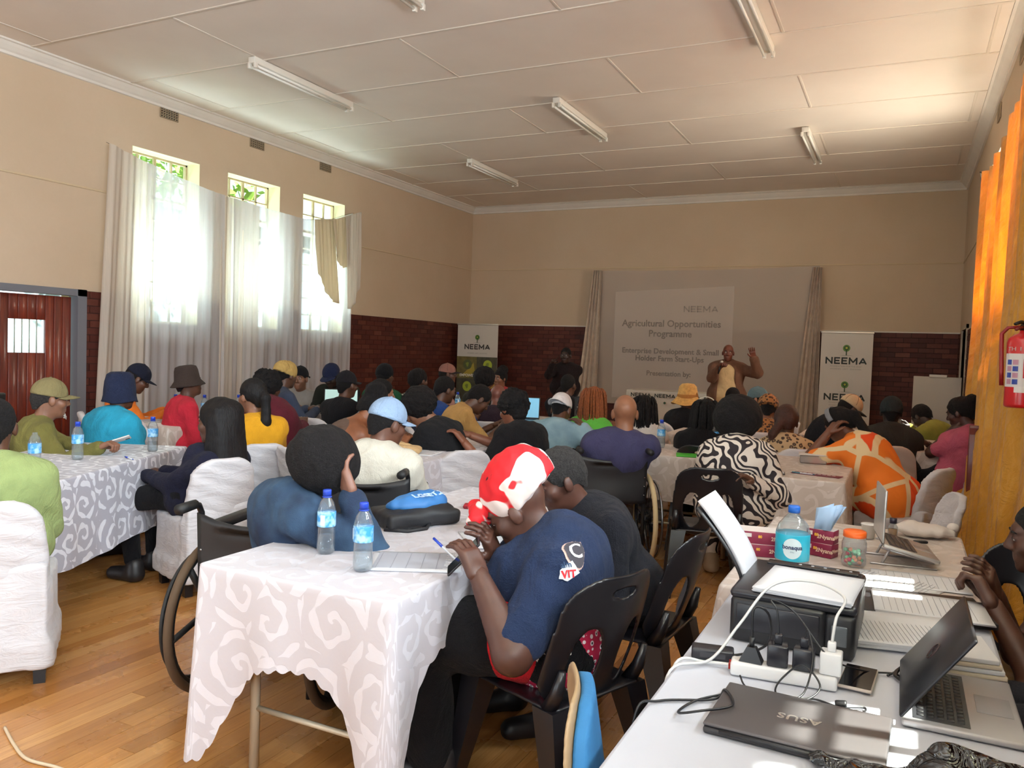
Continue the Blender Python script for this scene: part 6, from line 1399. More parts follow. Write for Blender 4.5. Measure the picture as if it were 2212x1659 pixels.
laptop((-.157, 1.545, .745), (0, 0, math.radians(-2)), 'closed dark grey laptop with silver logo on near table', .325, .225, plain('#2d2b2e', .45), 0, None, plain('#565254', .42, .35), 'ASUS')
lp = laptop((.03, 1.95, .747), (0, 0, math.radians(-90)), 'open laptop with black lid seen from behind, nearest the boy', .335, .22, plain('#a9a6a8', .4, .3), 55, plain('#1b1a1d', .5), plain('#25252a', .3, .3), 'round', plain('#cdd8e4', .2))
bk = empty('book_stack', (.17, 2.24, .746), math.radians(8), 'small stack of papers just beyond the open laptop', 'paper')
for k in range(4): MB().bbox((-.07, -.09, .012*k), (.07-.006*k, .09, .012*k+.011), .002).build('bundle', PAPER if k % 2 else plain('#cfc3b0', .7), bk)
# printer
pr = empty('printer', (-.222, 2.275, .746), math.radians(-1), 'black inkjet printer with stacked paper on its lid', 'printer'); pr.scale = (1.12, 1.03, 1.12)
PB = plain('#17171b', .38); PB2 = plain('#25252b', .3)
MB().bbox((-.135, -.17, 0), (.075, .175, .105), .012).build('body', PB, pr); MB().bbox((.07, -.17, 0), (.135, .175, .10), .012).build('ink_tank_unit', PB, pr)
MB().bbox((-.137, -.172, .1), (.136, .176, .122), .010).build('scanner_lid', PB2, pr)
MB().bbox((-.12, -.174, .03), (.06, -.168, .09), .004).build('output_flap', PB2, pr)
MB().bbox((.085, -.1735, .03), (.118, -.169, .075), .003).build('ink_window', plain('#5b6066', .2), pr)
MB().bbox((-.10, .13, .121), (.12, .172, .126), .002).build('control_panel', plain('#1d1d23', .25), pr)
g = MB()
for k in range(5): g.lathe([(0, .0015), (.004, .001), (.004, 0)], 10, (-.02+.03*k, .152, .126))
g.build('buttons', plain('#c9cbd0', .4), pr)
# rear paper feed standing up at the left
P = []; Q = []
for j in range(12):
    t = j/11
    for i in range(6): s = i/5; P.append((-.137-.12*t**1.4, -.02+.19*s, .10+.17*t)); Q.append((-.132-.12*t**1.4, -.01+.17*s, .105+.185*t))
solidify(MB().grid(P, 6, 12).build('paper_feed', PB, pr), .006)
solidify(MB().grid(Q, 6, 12).build('feed_paper', PAPER, pr), .012)
stk = sheet(-.195, 2.22, .8835, .235, .26, -4, 'stack of white paper lying on top of the printer', 0, 9, 'paper_stack')
# charger strip with plugs
WP = plain('#e6e6e6', .35); ps = empty('power_strip', (-.215, 1.90, .746), math.radians(6), 'white multi-plug strip with four plugs in it', 'power strip')
MB().bbox((-.115, -.024, 0), (.115, .024, .032), .006).build('housing', WP, ps); MB().bbox((-.112, -.012, .012), (-.118, .012, .022), .002).build('switch', plain('#c0332c', .4), ps)
def plug(x, y, lab, kind, rz=0):
    e = empty('plug' if kind == 'plug' else 'charger', (x, y, .779), rz, lab, 'plug' if kind == 'plug' else 'charger', 'plugs in the charger strip')
    if kind == 'plug': MB().add([(-.026, -.016, 0), (.026, -.016, 0), (.026, .016, 0), (-.026, .016, 0), (-.010, -.009, .034), (.010, -.009, .034), (.010, .009, .034), (-.010, .009, .034)], [(0, 3, 2, 1), (4, 5, 6, 7), (0, 1, 5, 4), (1, 2, 6, 5), (2, 3, 7, 6), (3, 0, 4, 7)]).build('body', PB, e); MB().tube([(0, 0, .03), (0, 0, .055)], .006, 8).build('strain_relief', PB, e)
    else:
        m = WP if kind == 'white' else plain('#222228', .25); MB().bbox((-.023, -.02, 0), (.023, .022, .05), .004).build('body', m, e); MB().bbox((-.009, -.008, .05), (.009, .008, .072), .003).build('cable_plug', m, e)
    return e
plug(-.285, 1.893, 'black three-pin plug at the left of the charger strip', 'plug'); plug(-.228, 1.90, 'black charger cube next to the three-pin plug', 'black', .1); plug(-.172, 1.905, 'black charger cube next to the white charger', 'black'); plug(-.115, 1.912, 'white charger cube at the right of the strip', 'white')
def cable(pts, r, m, lab, name='cable', n=60):
    P = [Vector(p) for p in pts]; out = []
    for i in range(len(P)-1):
        p0, p1, p2, p3 = P[max(i-1, 0)], P[i], P[i+1], P[min(i+2, len(P)-1)]
        for k in range(8):
            t = k/8; out.append(.5*((2*p1)+(-p0+p2)*t+(2*p0-5*p1+4*p2-p3)*t*t+(-p0+3*p1-3*p2+p3)*t**3))
    out.append(P[-1]); return tag(MB().tube(out, r, 6).build(name, m), lab, 'cable', 'cables')
CBK = plain('#121216', .4); CWH = plain('#dcdcda', .4); TZ = .749
cable([(-.285, 1.893, .832), (-.285, 1.9, .90), (-.255, 1.92, .885), (-.26, 1.97, .80), (-.33, 1.98, .755), (-.40, 1.95, .755)], .003, CBK, 'black lead arching from the three-pin plug')
cable([(-.228, 1.90, .85), (-.235, 1.91, .90), (-.25, 1.92, .92), (-.2, 1.95, .89), (-.12, 1.9, .82), (-.05, 2.02, .76), (.02, 2.06, .752), (.03, 1.98, .751)], .0022, CBK, 'thin black lead from the left charger cube to the phone')
cable([(-.172, 1.905, .85), (-.165, 1.9, .87), (-.15, 1.87, .82), (-.16, 1.82, .76), (-.19, 1.79, TZ), (-.22, 1.82, TZ), (-.21, 1.87, .765), (-.17, 1.87, .80), (-.13, 1.84, .77), (-.17, 1.79, TZ), (-.27, 1.80, TZ), (-.3, 1.84, .76)], .0022, CBK, 'looping black lead from the right charger cube')
cable([(-.115, 1.912, .85), (-.11, 1.93, .90), (-.10, 2.02, .925), (-.18, 2.1, .93), (-.27, 2.06, .915), (-.33, 1.98, .83), (-.38, 1.9, .76), (-.455, 1.82, .745), (-.463, 1.78, .6), (-.468, 1.76, .4)], .0035, CWH, 'white lead looping over the printer and off the table')
cable([(-.33, 1.895, .76), (-.39, 1.90, .752), (-.452, 1.86, .75), (-.466, 1.84, .6), (-.47, 1.82, .3), (-.5, 1.7, .01)], .004, CWH, 'thick white supply lead of the charger strip')
cable([(-.47, 1.55, .55), (-.463, 1.58, .74), (-.43, 1.64, TZ), (-.33, 1.70, .752), (-.31, 1.72, .77), (-.28, 1.64, .774), (-.33, 1.585, .773), (-.38, 1.60, .752), (-.36, 1.68, .751), (-.30, 1.76, .751)], .0027, CBK, 'black lead curling over the corner of the closed laptop')
cable([(-.2, 1.79, TZ), (-.14, 1.82, TZ), (-.09, 1.80, .752), (-.04, 1.83, TZ), (-.05, 1.79, TZ), (-.1, 1.78, TZ)], .0025, CBK, 'black lead with a ferrite bead behind the closed laptop')
tag(MB().lathe([(0, -.011), (.008, -.011), (.009, -.008), (.009, .008), (.008, .011), (0, .011)], 12, M=Matrix.Translation((-.085, 1.802, .757)) @ Matrix.Rotation(1.4, 4, 'Y')).build('ferrite_bead', CBK), 'black round ferrite bead on a lead beside the phone', 'ferrite bead')
for k in range(4): cable([(.0+.03*k, 2.05+.02*k, TZ), (.05, 2.11+.02*k, .756+.004*k), (.11, 2.06+.03*k, .753), (.08+.02*k, 2.0, .752), (.02, 2.03, .755), (.03, 2.1, .76)], .003, CBK, ['black lead tangle, outer loop beside the open laptop', 'black lead tangle, second loop beside the open laptop', 'black lead tangle, third loop beside the open laptop', 'black lead tangle, inner loop beside the open laptop'][k])
cable([(-2.95, 1.82, .006), (-2.8, 1.76, .006), (-2.66, 1.72, .006), (-2.5, 1.735, .006), (-2.35, 1.70, .006), (-2.1, 1.5, .006)], .006, plain('#cdb89a', .6), 'beige flex snaking over the floor at the lower left')
ad = empty('power_brick', (-.385, 1.95, .746), .2, 'black power brick at the left edge of the near table', 'power adapter'); MB().bbox((-.05, -.022, 0), (.05, .022, .028), .005).build('body', PB2, ad); MB().box((-.03, -.023, .008), (.03, -.0222, .02)).build('label', plain('#3a3a40', .5), ad)
# papers and folders on the organisers' far table
sheet(-.0, 2.92, .748, .21, .29, 70, 'handwritten sheet in front of the laptop on its stand', 9, 1); sheet(-.13, 2.72, .748, .21, .28, 20, 'white sheet peeking out between the printer and folder', 0, 2); sheet(.08, 3.0, .7495, .2, .29, 95, 'sunlit sheet nearest the right table edge', 5, 1)
fo = empty('black_folder', (.08, 2.66, .748), math.radians(100), 'black folder with a red spine under the sunlit papers', 'folder'); MB().bbox((-.13, -.17, 0), (.13, .17, .018), .003).build('cover', plain('#1d1b1e', .45), fo); MB().box((-.05, .1705, .001), (.02, .1725, .017)).build('spine', plain('#a61f36', .5), fo)
sheet(.10, 2.62, .768, .23, .30, 95, 'sunlit application form on the black folder', 7, 5)
sheet(.03, 2.36, .748, .25, .33, 103, 'thick fanned bundle of forms before the open laptop', 12, 14, 'paper_bundle', curl=.01)
# big water bottle, tissue boxes, sweet jar
bb = empty('large_water_bottle', (-.325, 2.97, .747), 0, 'five-litre water bottle with turquoise label and blue cap', 'bottle')
MB().lathe([(0, .004), (.05, .004), (.057, .012), (.058, .04), (.056, .06), (.058, .10), (.058, .125), (.05, .15), (.03, .175), (.018, .188), (.017, .198)], 28).build('bottle_body', PET, bb)
lb = MB().lathe([(.0585, .028), (.059, .03), (.059, .118), (.0585, .12)], 28).build('label', mat('turquoise_label', '#2aa7c4', .35, var=.12, vscale=20), bb)
MB().lathe([(0, .216), (.018, .216), (.0205, .212), (.0205, .192), (0, .192)], 20).build('bottle_cap', plain('#1f62c0', .35), bb)
va = math.atan2(-2.97, .325); Rv = Matrix.Rotation(va+math.pi/2, 4, 'Z')
def on_cyl(o, R_, z0): 
    for v in o.data.vertices: a = v.co.x/R_; y_ = v.co.y; v.co = Vector((R_*math.sin(a), -R_*math.cos(a)-v.co.z*1.0, z0+y_))
d = MB().prism([(.034*math.cos(6.283*k/32), .036*math.sin(6.283*k/32)) for k in range(32)], 0, .0005)
d = MB(); N_ = 14
for k in range(N_): x0, x1 = -.034+.068*k/N_, -.034+.068*(k+1)/N_; h0 = math.sqrt(max(0, 1-(x0/.034)**2))*.036; h1 = math.sqrt(max(0, 1-(x1/.034)**2))*.036; d.add([(x0, -h0, 0), (x1, -h1, 0), (x1, h1, 0), (x0, h0, 0)], [(0, 1, 2, 3)])
dd = d.build('label_disc', plain('#d5e8ee', .4), lb); on_cyl(dd, .0595, .074); dd.rotation_euler.z = va+math.pi/2
tx = text('label_lettering', 'bonaqua', .0205, plain('#1a2a55', .5), lb, Matrix.Identity(4), .0004); on_cyl(tx, .0602, .078); tx.rotation_euler.z = va+math.pi/2
tx = text('label_lettering', 'STILL', .006, plain('#6f8fa8', .5), lb, Matrix.Identity(4), 0); on_cyl(tx, .0602, .062); tx.rotation_euler.z = va+math.pi/2
MAR = plain('#7d1a3c', .45)
def tbox(x, y, z, rz, w, d_, h, lab):
    e = empty('tissue_box', (x, y, z), math.radians(rz), lab, 'box', 'maroon tissue boxes'); MB().bbox((-w/2, -d_/2, 0), (w/2, d_/2, h), .002).build('carton', MAR, e)
    MB().box((-w/2+.001, -d_/2+.001, h), (w/2-.001, d_/2-.001, h+.0008)).build('carton_top', plain('#d8cfca', .6), e)
    Mx = Matrix.Translation((0, -d_/2-.0012, h/2)) @ Matrix.Rotation(math.radians(90), 4, 'X'); text('box_lettering', '2Nyana', h*.42, plain('#e6c9b0', .5), e, Mx @ Matrix.Translation((w*.22, 0, 0)), .0005)
    text('box_lettering', '80', h*.3, plain('#e8b23c', .5), e, Mx @ Matrix.Translation((-w*.12, .005, 0)), .0006); MB().box((-w*.44, -d_/2-.0015, h*.55), (-w*.27, -d_/2-.0005, h*.85)).build('barcode', plain('#e2dcd8', .6), e)
    Mr = Matrix.Translation((w/2+.0012, 0, h/2)) @ Matrix.Rotation(math.radians(90), 4, 'Z') @ Matrix.Rotation(math.radians(90), 4, 'X'); text('box_lettering', '2Nyana', h*.34, plain('#e6c9b0', .5), e, Mr, .0004); return e
tbox(-.44, 3.09, .747, 14, .2, .10, .045, 'maroon tissue box lying lower, behind the large bottle'); tbox(-.432, 3.095, .793, 10, .2, .10, .045, 'maroon tissue box stacked on top, behind the large bottle')
tbox(-.245, 3.20, .747, -20, .10, .06, .05, 'small maroon tissue box, lower of the pair right of the large bottle'); tb = tbox(-.245, 3.2, .798, -14, .10, .06, .05, 'small maroon tissue box with tissues, upper of the pair right of large bottle')
ti = empty('tissue_wad', (-.245, 3.2, .8492), 0, 'pale blue tissues sticking out of the small maroon box', 'tissue')
for k in range(6): 
    a = random.uniform(-.4, .9); o = MB().grid([(.02*(i-1.5)+.10*t*math.sin(a)*.8, .012*math.sin(2*i+k)+.01*k-.03, .075*t*math.cos(a*.6)*(1+.1*i)) for t in (0, .5, 1) for i in range(4)], 4, 3).build('tissue', plain('#a9c6e6', .8), ti); solidify(o, .002)
jar = empty('sweet_jar', (-.13, 3.10, .747), 0, 'clear jar of wrapped sweets with an orange lid', 'jar')
MB().lathe([(0, .003), (.038, .003), (.042, .01), (.042, .03), (.038, .045), (.042, .06), (.042, .085), (.036, .10), (.035, .107)], 24).build('jar_body', PET, jar); MB().lathe([(0, .128), (.035, .128), (.039, .125), (.039, .106), (.034, .105)], 24).build('lid', plain('#e8641c', .4), jar)
cs = [plain(c, .4) for c in ('#7fc79a', '#8ed8a8', '#e79a78', '#c83a55', '#6fb38c')]
for k in range(38):
    a = random.random()*6.28; r_ = .030*math.sqrt(random.random()); z_ = .010+.05*(k/38); tag(MB().lathe([(0, -.007), (.006, -.005), (.0078, 0), (.006, .005), (0, .007)], 8, M=Matrix.Translation((-.13+r_*math.cos(a), 3.10+r_*math.sin(a), .747+z_)) @ Matrix.Rotation(random.random()*3, 4, 'X')).build('sweet', random.choice(cs)), 'wrapped pastel sweet heaped inside the clear jar', 'sweet', 'sweets in the jar')
# second laptop on a stand
l2 = laptop((-.055, 3.28, .815), (math.radians(-13), 0, math.radians(-82)), 'open silver laptop raised on a folding stand', .26, .19, plain('#b3b0ae', .35, .5), 102, plain('#4a3f3c', .5), plain('#c5c2c0', .3, .6), None, plain('#1a1517', .1))
st = empty('laptop_stand', (.02, 3.27, .747), math.radians(8), 'silver folding stand under the silver laptop', 'stand')
for s in (-1, 1): 
    MB().bbox((-.11, s*.08-.006, 0), (.11, s*.08+.006, .006), .002).build('foot_bar', plain('#c9c9cb', .3, .8), st); MB().tube([(-.07, s*.08, .006), (-.045, s*.08, .062)], .005, 6).build('strut', plain('#c9c9cb', .3, .8), st); MB().tube([(-.075, s*.08, .062), (.10, s*.08, .022)], .0045, 6).build('support_arm', plain('#c9c9cb', .3, .8), st)
sb = empty('small_bottle', (-.01, 3.68, .747), 0, 'small bottle of brown liquid with dark cap', 'bottle'); MB().lathe([(0, .002), (.018, .002), (.019, .006), (.019, .05), (.012, .06), (.011, .066)], 16).build('glass', PET, sb); MB().lathe([(0, .003), (.017, .003), (.017, .04), (0, .04)], 16).build('liquid', plain('#9a6a3a', .2), sb); MB().lathe([(0, .085), (.014, .085), (.014, .064), (0, .064)], 16).build('bottle_cap', plain('#1c1730', .4), sb)
ky = empty('key_bunch', (.07, 3.64, .747), .5, 'bunch of keys with a black fob', 'keys'); MB().tube([(-.02+.014*math.cos(a), .014*math.sin(a), .004) for a in np.linspace(0, 6.283, 17)[:-1]], .0014, 5, closed=True).build('ring', plain('#b0b0b4', .25, .9), ky); MB().bbox((0, -.012, 0), (.055, .012, .011), .005).build('fob', PB, ky); MB().box((-.07, -.004, 0), (-.03, .004, .002)).lathe([(0, 0), (.009, 0), (.009, .002), (0, .002)], 10, (-.07, 0, 0)).build('key', plain('#a09a8c', .3, .8), ky)
wcup = empty('white_cup', (-.10, 3.62, .747), 0, 'white paper cup behind the silver laptop', 'cup'); MB().lathe([(0, .002), (.022, .002), (.03, .06), (.0315, .061), (.0285, .06), (.021, .005), (0, .005)], 18).build('cup', plain('#d9d6d2', .6), wcup); MB().lathe([(.0305, .058), (.0325, .06), (.0305, .062)], 18).build('rim', plain('#e4e2de', .5), wcup)
wb2 = empty('plastic_bundle', (.12, 3.78, .747), .3, 'crumpled white plastic bag at the far end of the table', 'bag'); sdf_ob('bag', [ell((0, 0, .03), (.11, .06, .03), None, .02), ell((-.06, .02, .035), (.06, .04, .03), None, .02), cut((0, 0, -1), -.002)], .008, plain('#d6ccc6', .6), wb2, (.006, 70, 4)); sdf_ob('knot', [ell((.10, 0, .05), (.025, .02, .02), None, .01)], .007, plain('#d6ccc6', .6), wb2)
# black bin bag at the very front
bbg = empty('black_plastic_bag', (.06, 1.475, .746), 0, 'shiny crumpled black plastic bag at the bottom right', 'bag')
SHB = mat('black_polythene', '#0c0d10', .10, spec=.8, fn=lambda t, b: t.bump(t.noise(22, 2, t.pos(), .4, 3.0), .8, .02))
sdf_ob('bag', [ell((.07, -.01, .045), (.10, .075, .05), None, .03), ell((-.05, .02, .022), (.10, .035, .022), None, .03), ell((.05, .02, .07), (.05, .035, .04), None, .02), ell((.12, .0, .06), (.05, .05, .045), None, .02), cut((0, 0, -1), -.002)], .005, SHB, bbg, (.006, 80, 6)); sdf_ob('twisted_neck', [cap((-.10, .03, .012), (-.155, .05, .012), .014, .008, .01), ell((-.165, .055, .014), (.02, .014, .01), None, .01), cut((0, 0, -1), -.002)], .004, SHB, bbg, (.003, 150, 6))
# zebra table and others
le = empty('leaflet', (-.47, 5.44, .7455), math.radians(-12), 'maroon leaflet with white print beside the zebra-print woman', 'leaflet'); MB().box((-.15, -.05, 0), (.15, .05, .002)).build('page', plain('#6d1030', .5), le); g = MB()
for k in range(8): g.box((-.12+.03*k, .012, .002), (-.12+.03*k+.02, .03, .0026))
g.build('print', plain('#d9cfd0', .6), le)
cb = empty('notebook', (-.72, 5.33, .7455), math.radians(8), 'small black-edged notebook at the table corner', 'notebook'); MB().bbox((-.07, -.05, 0), (.07, .05, .008), .002).build('cover', plain('#231a24', .5), cb); MB().box((-.065, -.046, .008), (.065, .046, .0086)).build('page', PAPER, cb)
tb_ = empty('plastic_tub', (-.55, 6.05, .7455), .1, 'clear plastic lunch tub on the cream damask cloth', 'tub'); MB().bbox((-.09, -.06, 0), (.09, .06, .06), .012).build('tub', mat('frosted_plastic', '#ddd5d0', .3, fn=clear_fn('#d8d0cc', '#efe9e6', .45)), tb_); MB().bbox((-.1, -.07, .058), (.1, .07, .068), .006).build('lid', plain('#dcd4d0', .4), tb_)
gf = empty('green_folder', (-1.36, 5.84, .7455), math.radians(15), 'bright green folder beside the zebra-print sleeve', 'folder'); MB().bbox((-.12, -.09, 0), (.12, .09, .008), .002).build('cover', plain('#3fae2a', .45), gf); MB().box((-.115, -.085, .003), (.118, .0, .0055)).build('pages', PAPER, gf)
pb = empty('purple_ball', (-5.86, 5.12, .745), 0, 'dark purple round pouch between two bottles by the curtain', 'pouch'); sdf_ob('pouch', [ell((0, 0, .04), (.045, .045, .04)), cap((0, 0, .075), (.01, 0, .09), .012, .016, .01)], .006, plain('#5b1f3c', .6), pb, (.003, 90, 2)); MB().tube([(.012*math.cos(a), .012*math.sin(a), .079) for a in np.linspace(0, 6.283, 13)[:-1]], .003, 5, closed=True).build('drawstring', plain('#3a1228', .6), pb)
ct = empty('folded_cloth', (-3.06, 4.55, .745), .4, 'beige cloth heaped on the middle table by bare-shouldered woman', 'cloth'); sdf_ob('cloth', [ell((0, 0, .03), (.15, .10, .03), None, .03), ell((-.05, .02, .05), (.08, .06, .03), None, .03), cut((0, 0, -1), -.002)], .009, fabric('#c4a478'), ct, (.008, 50, 3)); MB().tube([(-.14, .05, .03), (-.05, -.02, .075), (.06, .0, .06), (.13, .05, .03)], [.01, .014, .014, .008], 7).build('fold', fabric('#c4a478'), ct)
LSC = mat('laptop_screen_blue', '#6db4d8', .3, fn=lambda t, b: (b.inputs['Emission Color'].__setattr__('default_value', (.2, .55, .8, 1)), b.inputs['Emission Strength'].__setattr__('default_value', .35)))
LSG = mat('laptop_screen_green', '#a9c9c4', .3, fn=lambda t, b: (b.inputs['Emission Color'].__setattr__('default_value', (.42, .66, .62, 1)), b.inputs['Emission Strength'].__setattr__('default_value', .4)))
laptop((-3.58, 7.62, .746), (0, 0, math.radians(200)), 'open laptop with blue screen at the centre of the hall', .34, .23, plain('#1c1c20', .4), 105, plain('#141416', .5), plain('#1c1c20', .4), None, LSC)
laptop((-5.38, 6.86, .746), (0, 0, math.radians(212)), 'open laptop with pale green screen near the last window', .36, .24, plain('#1c1c20', .4), 100, plain('#141416', .5), plain('#1c1c20', .4), None, LSG)
sheet(-3.2, 7.45, .746, .3, .22, 10, 'white papers beside the blue-screened laptop', 4, 6); tray_ = empty('document_tray', (-3.45, 7.32, .746), math.radians(20), 'black document tray under papers at the centre', 'tray'); MB().bbox((-.2, -.09, 0), (.2, .09, .02), .004).build('tray', PB, tray_); MB().box((-.19, -.08, .02), (.19, .08, .022)).build('rim', PB2, tray_)
sheet(-2.95, 4.7, .746, .21, .29, 10, 'white sheet under the grey sleeve at the middle table', 4, 2); sheet(-4.9, 8.3, .746, .3, .21, 0, 'white papers before the man in royal blue', 3, 3); sheet(-1.5, 7.8, .746, .3, .21, 10, 'white papers before the straw hat', 3, 3)
gb = empty('glass_bowl', (-4.75, 8.6, .746), 0, 'clear glass bowl before the man in dull pink', 'bowl'); MB().lathe([(0, .004), (.04, .004), (.06, .05), (.085, .10), (.08, .10), (.055, .05), (.035, .01), (0, .01)], 18).build('bowl', mat('cut_glass', '#cfcac6', .2, fn=clear_fn('#bdb5b0', '#e8e4e0', .4)), gb); MB().lathe([(.082, .097), (.088, .1), (.082, .103)], 18).build('rim', plain('#d5d0cc', .3), gb)
# white plastic chairs at the centre, black speaker boxes
WPL = plain('#d2cbc2', .45)
plastic_chair(-3.42, 8.75, math.radians(10), 'white plastic chair back behind the shaven-headed man', 'white plastic chairs', WPL); plastic_chair(-4.15, 8.75, math.radians(-25), 'white plastic chair beyond the blue-screened laptop', 'white plastic chairs', WPL)
plastic_chair(-2.55, 7.55, math.radians(20), 'black plastic chair beyond the bald man'); 
def speaker_box(x, y, z, rz, w, d_, h, lab):
    e = empty('loudspeaker', (x, y, z), math.radians(rz), lab, 'loudspeaker', 'loudspeakers'); MB().bbox((-w/2, -d_/2, 0), (w/2, d_/2, h), .015).build('cabinet', plain('#141417', .5), e)
    for zz, r_ in ((h*.36, w*.36), (h*.78, w*.24)):
        M = Matrix.Translation((0, -d_/2-.002, zz)) @ Matrix.Rotation(math.radians(90), 4, 'X')
        c = MB().lathe([(r_*1.15, -.004), (r_*1.15, .008), (r_, .010), (r_*.92, .002), (r_*.4, -.015)], 28, M=M).build('surround', plain('#3b3534', .4), e); MB().lathe([(r_*.42, .0), (r_*.3, .012), (0, .018)], 20, M=M).build('cone', plain('#6e6354', .5), c)
    MB().bbox((-w*.3, -d_/2-.004, h*.57), (w*.3, -d_/2-.001, h*.60), .001).build('badge', plain('#a9a49a', .4), e); return e
speaker_box(-5.72, 3.25, 0, 28, .36, .32, 1.06, 'black loudspeaker at the left edge before the wooden door')
speaker_box(-3.05, 7.95, .746, 10, .14, .14, .26, 'small black loudspeaker on the central table')
# microphone of the presenter, jacket over his shirt
P_, pi_ = PRES; mw = pi_['wR']+np.array((0, 0, .05))-pi_['O']
mic = empty('microphone', tuple(pi_['wR']+pi_['f']*.05+np.array((0, 0, .0))), 0, 'handheld black microphone with silver head held by presenter', 'microphone'); MB().tube([(0, 0, -.10), (0, 0, .05)], [.011, .015], 10).build('handle', PB, mic); MB().lathe([(0, .05), (.017, .05), (.024, .07), (.022, .09), (0, .1)], 14).build('grille', plain('#b9b3aa', .35, .7), mic)
mic.rotation_euler = (math.radians(-10), math.radians(12), 0)
# fire extinguisher on a low brick pier
XP = .63; pier = MB().box((XP+.012, 4.5, 0), (XR-.018, 5.2, 1.62)).build('pier_1', MORTAR); tag(pier, kind='structure')
for r_ in range(19):
    z_ = r_*BH
    for k in range(4):
        a, b = 4.5+BP*k-(BP/2 if r_ % 2 else 0), 4.5+BP*(k+1)-(BP/2 if r_ % 2 else 0); a, b = max(a, 4.5), min(b, 5.2)
        if b-a > .04: ob('brick', bunit, pier, (XP+.006, (a+b)/2, z_+BH/2), None, (.022, b-a-.009, BH-.0095))
ex = empty('fire_extinguisher', (.545, 4.84, 1.27), 0, 'red fire extinguisher with white label hanging at the right edge', 'fire extinguisher')
ex.scale = (1.22, 1.22, .92); RED = plain('#c0161c', .3, coat=.4)
MB().lathe([(0, 0), (.055, 0), (.062, .008), (.063, .02), (.063, .36), (.058, .385), (.04, .405), (.022, .415), (.02, .43)], 32).build('cylinder', RED, ex)
MB().lathe([(0, .43), (.02, .43), (.02, .455), (.014, .47), (0, .472)], 16).build('valve', plain('#3a2b24', .35, .7), ex)
MB().tube([(0, -.01, .465), (-.02, -.05, .475), (-.045, -.085, .46)], [.008, .01, .008], 6).build('handle', plain('#2b2624', .4, .5), ex); MB().tube([(0, -.01, .45), (-.02, -.05, .445), (-.04, -.075, .43)], .008, 6).build('lever', plain('#7a1a18', .4), ex)
MB().tube([(-.018, 0, .45), (-.06, .01, .445), (-.082, .012, .41), (-.080, .01, .33), (-.076, .008, .2), (-.074, .0, .12)], .009, 8).build('hose', plain('#8f1a1c', .4), ex)
exa = math.atan2(-4.84, -.545)+math.pi/2
def curved(name, w, z0, z1, m, rr, a0=0.0, par=None):
    P = []
    for z_ in (z0, z1):
        for k in range(9): a = a0+exa+(k/8-.5)*w/rr; P.append((rr*math.sin(a), -rr*math.cos(a), z_))
    return MB().grid(P, 9, 2).build(name, m, par or ex)
curved('label', .15, .115, .30, plain('#ded8d6', .4), .0637, -.1); curved('label_red_block', .055, .165, .27, RED, .0641, .45)
for k in range(4): 
    for j in range(2): curved('label_pictogram', .022, .128+.036*k+.002, .128+.036*k+.03, plain('#2a3f96' if (k+j) % 2 else '#b9869a', .4), .0642, -.85+.42*j)
curved('tag', .07, .085, .118, plain('#e4e0dc', .4), .0645, .1)
tx = text('cylinder_lettering', 'TH 1', .03, plain('#e7dad6', .4), ex, Matrix.Identity(4), .0004)
for v in tx.data.vertices: a = v.co.x/.0636-.55; v.co = Vector((.0638*math.sin(a), -.0638*math.cos(a), .325+v.co.y))
tx.rotation_euler.z = exa
MB().box((.06, -.02, .2), (.085, .02, .40)).build('wall_bracket', plain('#55504c', .4, .6), ex)
# blue upholstered stacking chair, seen from the edge, at the bottom of the picture
bc = empty('blue_upholstered_chair', (-.345, 1.70, 0), math.radians(-69), 'blue upholstered chair with grey steel legs, seen edge-on at the bottom', 'chair')
BLUEF = mat('blue_upholstery', '#2b6ea2', .8, var=.1, vscale=12, bump=.2, bscale=120)
v, f = slab(lambda x, z: np.maximum(rrect(x, z, .19-.09*np.clip(z, 0, 1)/.2*np.clip(z, 0, .2), .20, .12), -9), (-.22, .22), (-.22, .22), .016, .009); w_ = v.copy(); w_[:, 1] = v[:, 1]-.9*v[:, 0]**2-.16*v[:, 2]-.22; w_[:, 2] = v[:, 2]+.56; ob('back_pad', np_mesh('back_pad', [(w_, f, 0)], BLUEF), bc)
v, f = slab(lambda x, z: rrect(x, z, .20, .21, .13), (-.22, .22), (-.22, .22), .006, .010); w_ = v.copy(); w_[:, 1] = v[:, 1]-.9*v[:, 0]**2-.16*v[:, 2]-.243; w_[:, 2] = v[:, 2]+.565; ob('back_shell', np_mesh('back_shell', [(w_, f, 0)], plain('#a58a68', .45)), bc)
MB().bbox((-.2, -.2, .40), (.2, .2, .45), .02).build('seat', BLUEF, bc)
for sx in (-1, 1): MB().tube([(sx*.19, -.30, 0), (sx*.19, -.22, .40), (sx*.19, -.25, .62)], .013, 8).build('rear_leg', plain('#6d706a', .35, .6), bc); MB().tube([(sx*.19, .21, 0), (sx*.19, .17, .40)], .013, 8).build('leg', plain('#6d706a', .35, .6), bc)
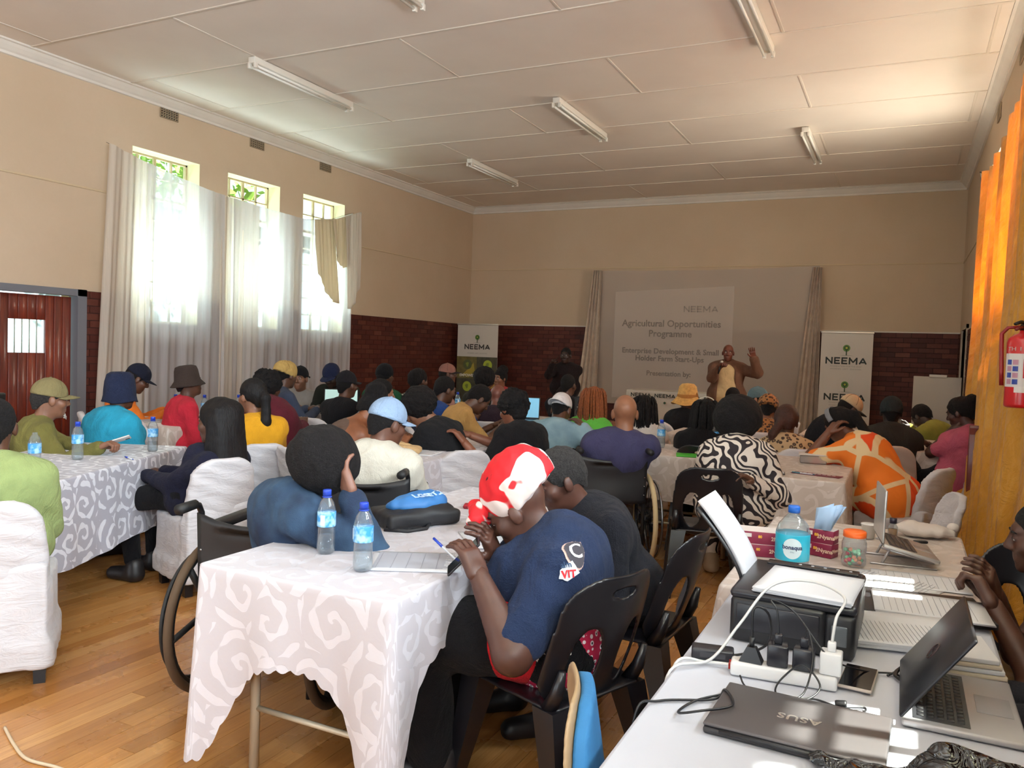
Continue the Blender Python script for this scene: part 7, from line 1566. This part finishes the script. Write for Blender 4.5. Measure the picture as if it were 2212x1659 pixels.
# brown timber panel leaning by the curtain and a flip-chart box near the right door
tp = empty('timber_panel', (.56, 7.05, 0), 0, 'brown wooden board standing behind the orange curtain foot', 'board'); MB().bbox((-.09, -.02, 0), (.06, .02, 1.02), .005).build('board', DWOOD, tp); MB().box((-.09, -.026, .95), (.06, -.02, 1.0)).build('batten', DWOOD, tp)
fb = empty('flip_chart', (.42, 12.6, 0), math.radians(-10), 'grey-white flip chart board near the right-hand door', 'flip chart'); MB().bbox((-.3, -.015, .35), (.3, .015, 1.3), .006).build('board', plain('#a8a39c', .5), fb); MB().bbox((-.1, -.03, 1.29), (.12, .02, 1.33), .005).build('clip', plain('#c9c4bc', .4), fb)
for sx in (-1, 1): MB().tube([(sx*.27, -.02, .4), (sx*.28, -.05, 0)], .012, 6).build('leg', plain('#8a8680', .4, .5), fb)
MB().tube([(0, .02, 1.2), (0, .4, 0)], .012, 6).build('leg', plain('#8a8680', .4, .5), fb)

_tp = [c for c in WRAP[0].children if c.name.startswith('top')][0]
from mathutils.bvhtree import BVHTree
_O = WRAP[1]['O']; _td = _tp.data; _bv = BVHTree.FromPolygons([v.co.copy() for v in _td.vertices], [tuple(q.vertices) for q in _td.polygons])
_aim = Vector((-0.929, 2.411, 0.822))-Vector((0, 0, CAM_H)); _h, _n, _k, _dd = _bv.ray_cast(Vector((0, 0, CAM_H))-Vector(_O), _aim.normalized())
if _h is None: _h, _n = Vector((-0.929, 2.411, 0.822))-Vector(_O), -_f
_n = (_n*.7-_aim.normalized()*.3).normalized(); _yx = (Vector((0, 0, 1))-_n*_n.z).normalized(); _xx = _yx.cross(_n)
_Mp = Matrix(((_xx.x, _yx.x, _n.x, _h.x+_n.x*.01), (_xx.y, _yx.y, _n.y, _h.y+_n.y*.01), (_xx.z, _yx.z, _n.z, _h.z+_n.z*.01), (0, 0, 0, 1)))
def print_poly(name, poly, m, off):
    bm = bmesh.new(); bm.faces.new([bm.verts.new((x, y, 0)) for x, y in poly]); bmesh.ops.triangulate(bm, faces=bm.faces[:])
    bmesh.ops.subdivide_edges(bm, edges=bm.edges[:], cuts=4, use_grid_fill=True); d = bpy.data.meshes.new(name); bm.to_mesh(d); bm.free(); d.materials.append(m); d.transform(_Mp); o = ob(name, d, _w)
    q = o.modifiers.new('wrap', 'SHRINKWRAP'); q.target = _tp; q.wrap_method = 'NEAREST_SURFACEPOINT'; q.wrap_mode = 'ABOVE_SURFACE'; q.offset = off
print_poly('shirt_print_outline', [(.045*math.cos(a)*(1.05 if a < 3 else .9), .062*math.sin(a)+.01) for a in np.linspace(0, 6.283, 21)[:-1]], plain('#c7a79c', .8), .002)
print_poly('shirt_print_head', [(.040*math.cos(a)*(1.05 if a < 3 else .9)+.003, .056*math.sin(a)+.011) for a in np.linspace(0, 6.283, 21)[:-1]], plain('#3a3740', .8), .0035)
print_poly('shirt_print_white', [(-.07, -.045), (-.02, -.02), (.0, -.06), (-.045, -.085), (-.075, -.07)], plain('#d5dbe4', .8), .005)
decal('shirt_lettering', 'C', .075, plain('#e2e4ea', .8), _w, _tp, _Mp @ Matrix.Translation((.004, .012, .0)), .001, .006)
decal('shirt_lettering', 'VIT', .034, plain('#c0232c', .8), _w, _tp, _Mp @ Matrix.Translation((-.04, -.062, 0)), .001, .0075)
decal('shirt_lettering', 'alm', .026, plain('#27405f', .8), _w, _tp, _Mp @ Matrix.Translation((-.045, -.032, 0)), .0005, .0075)
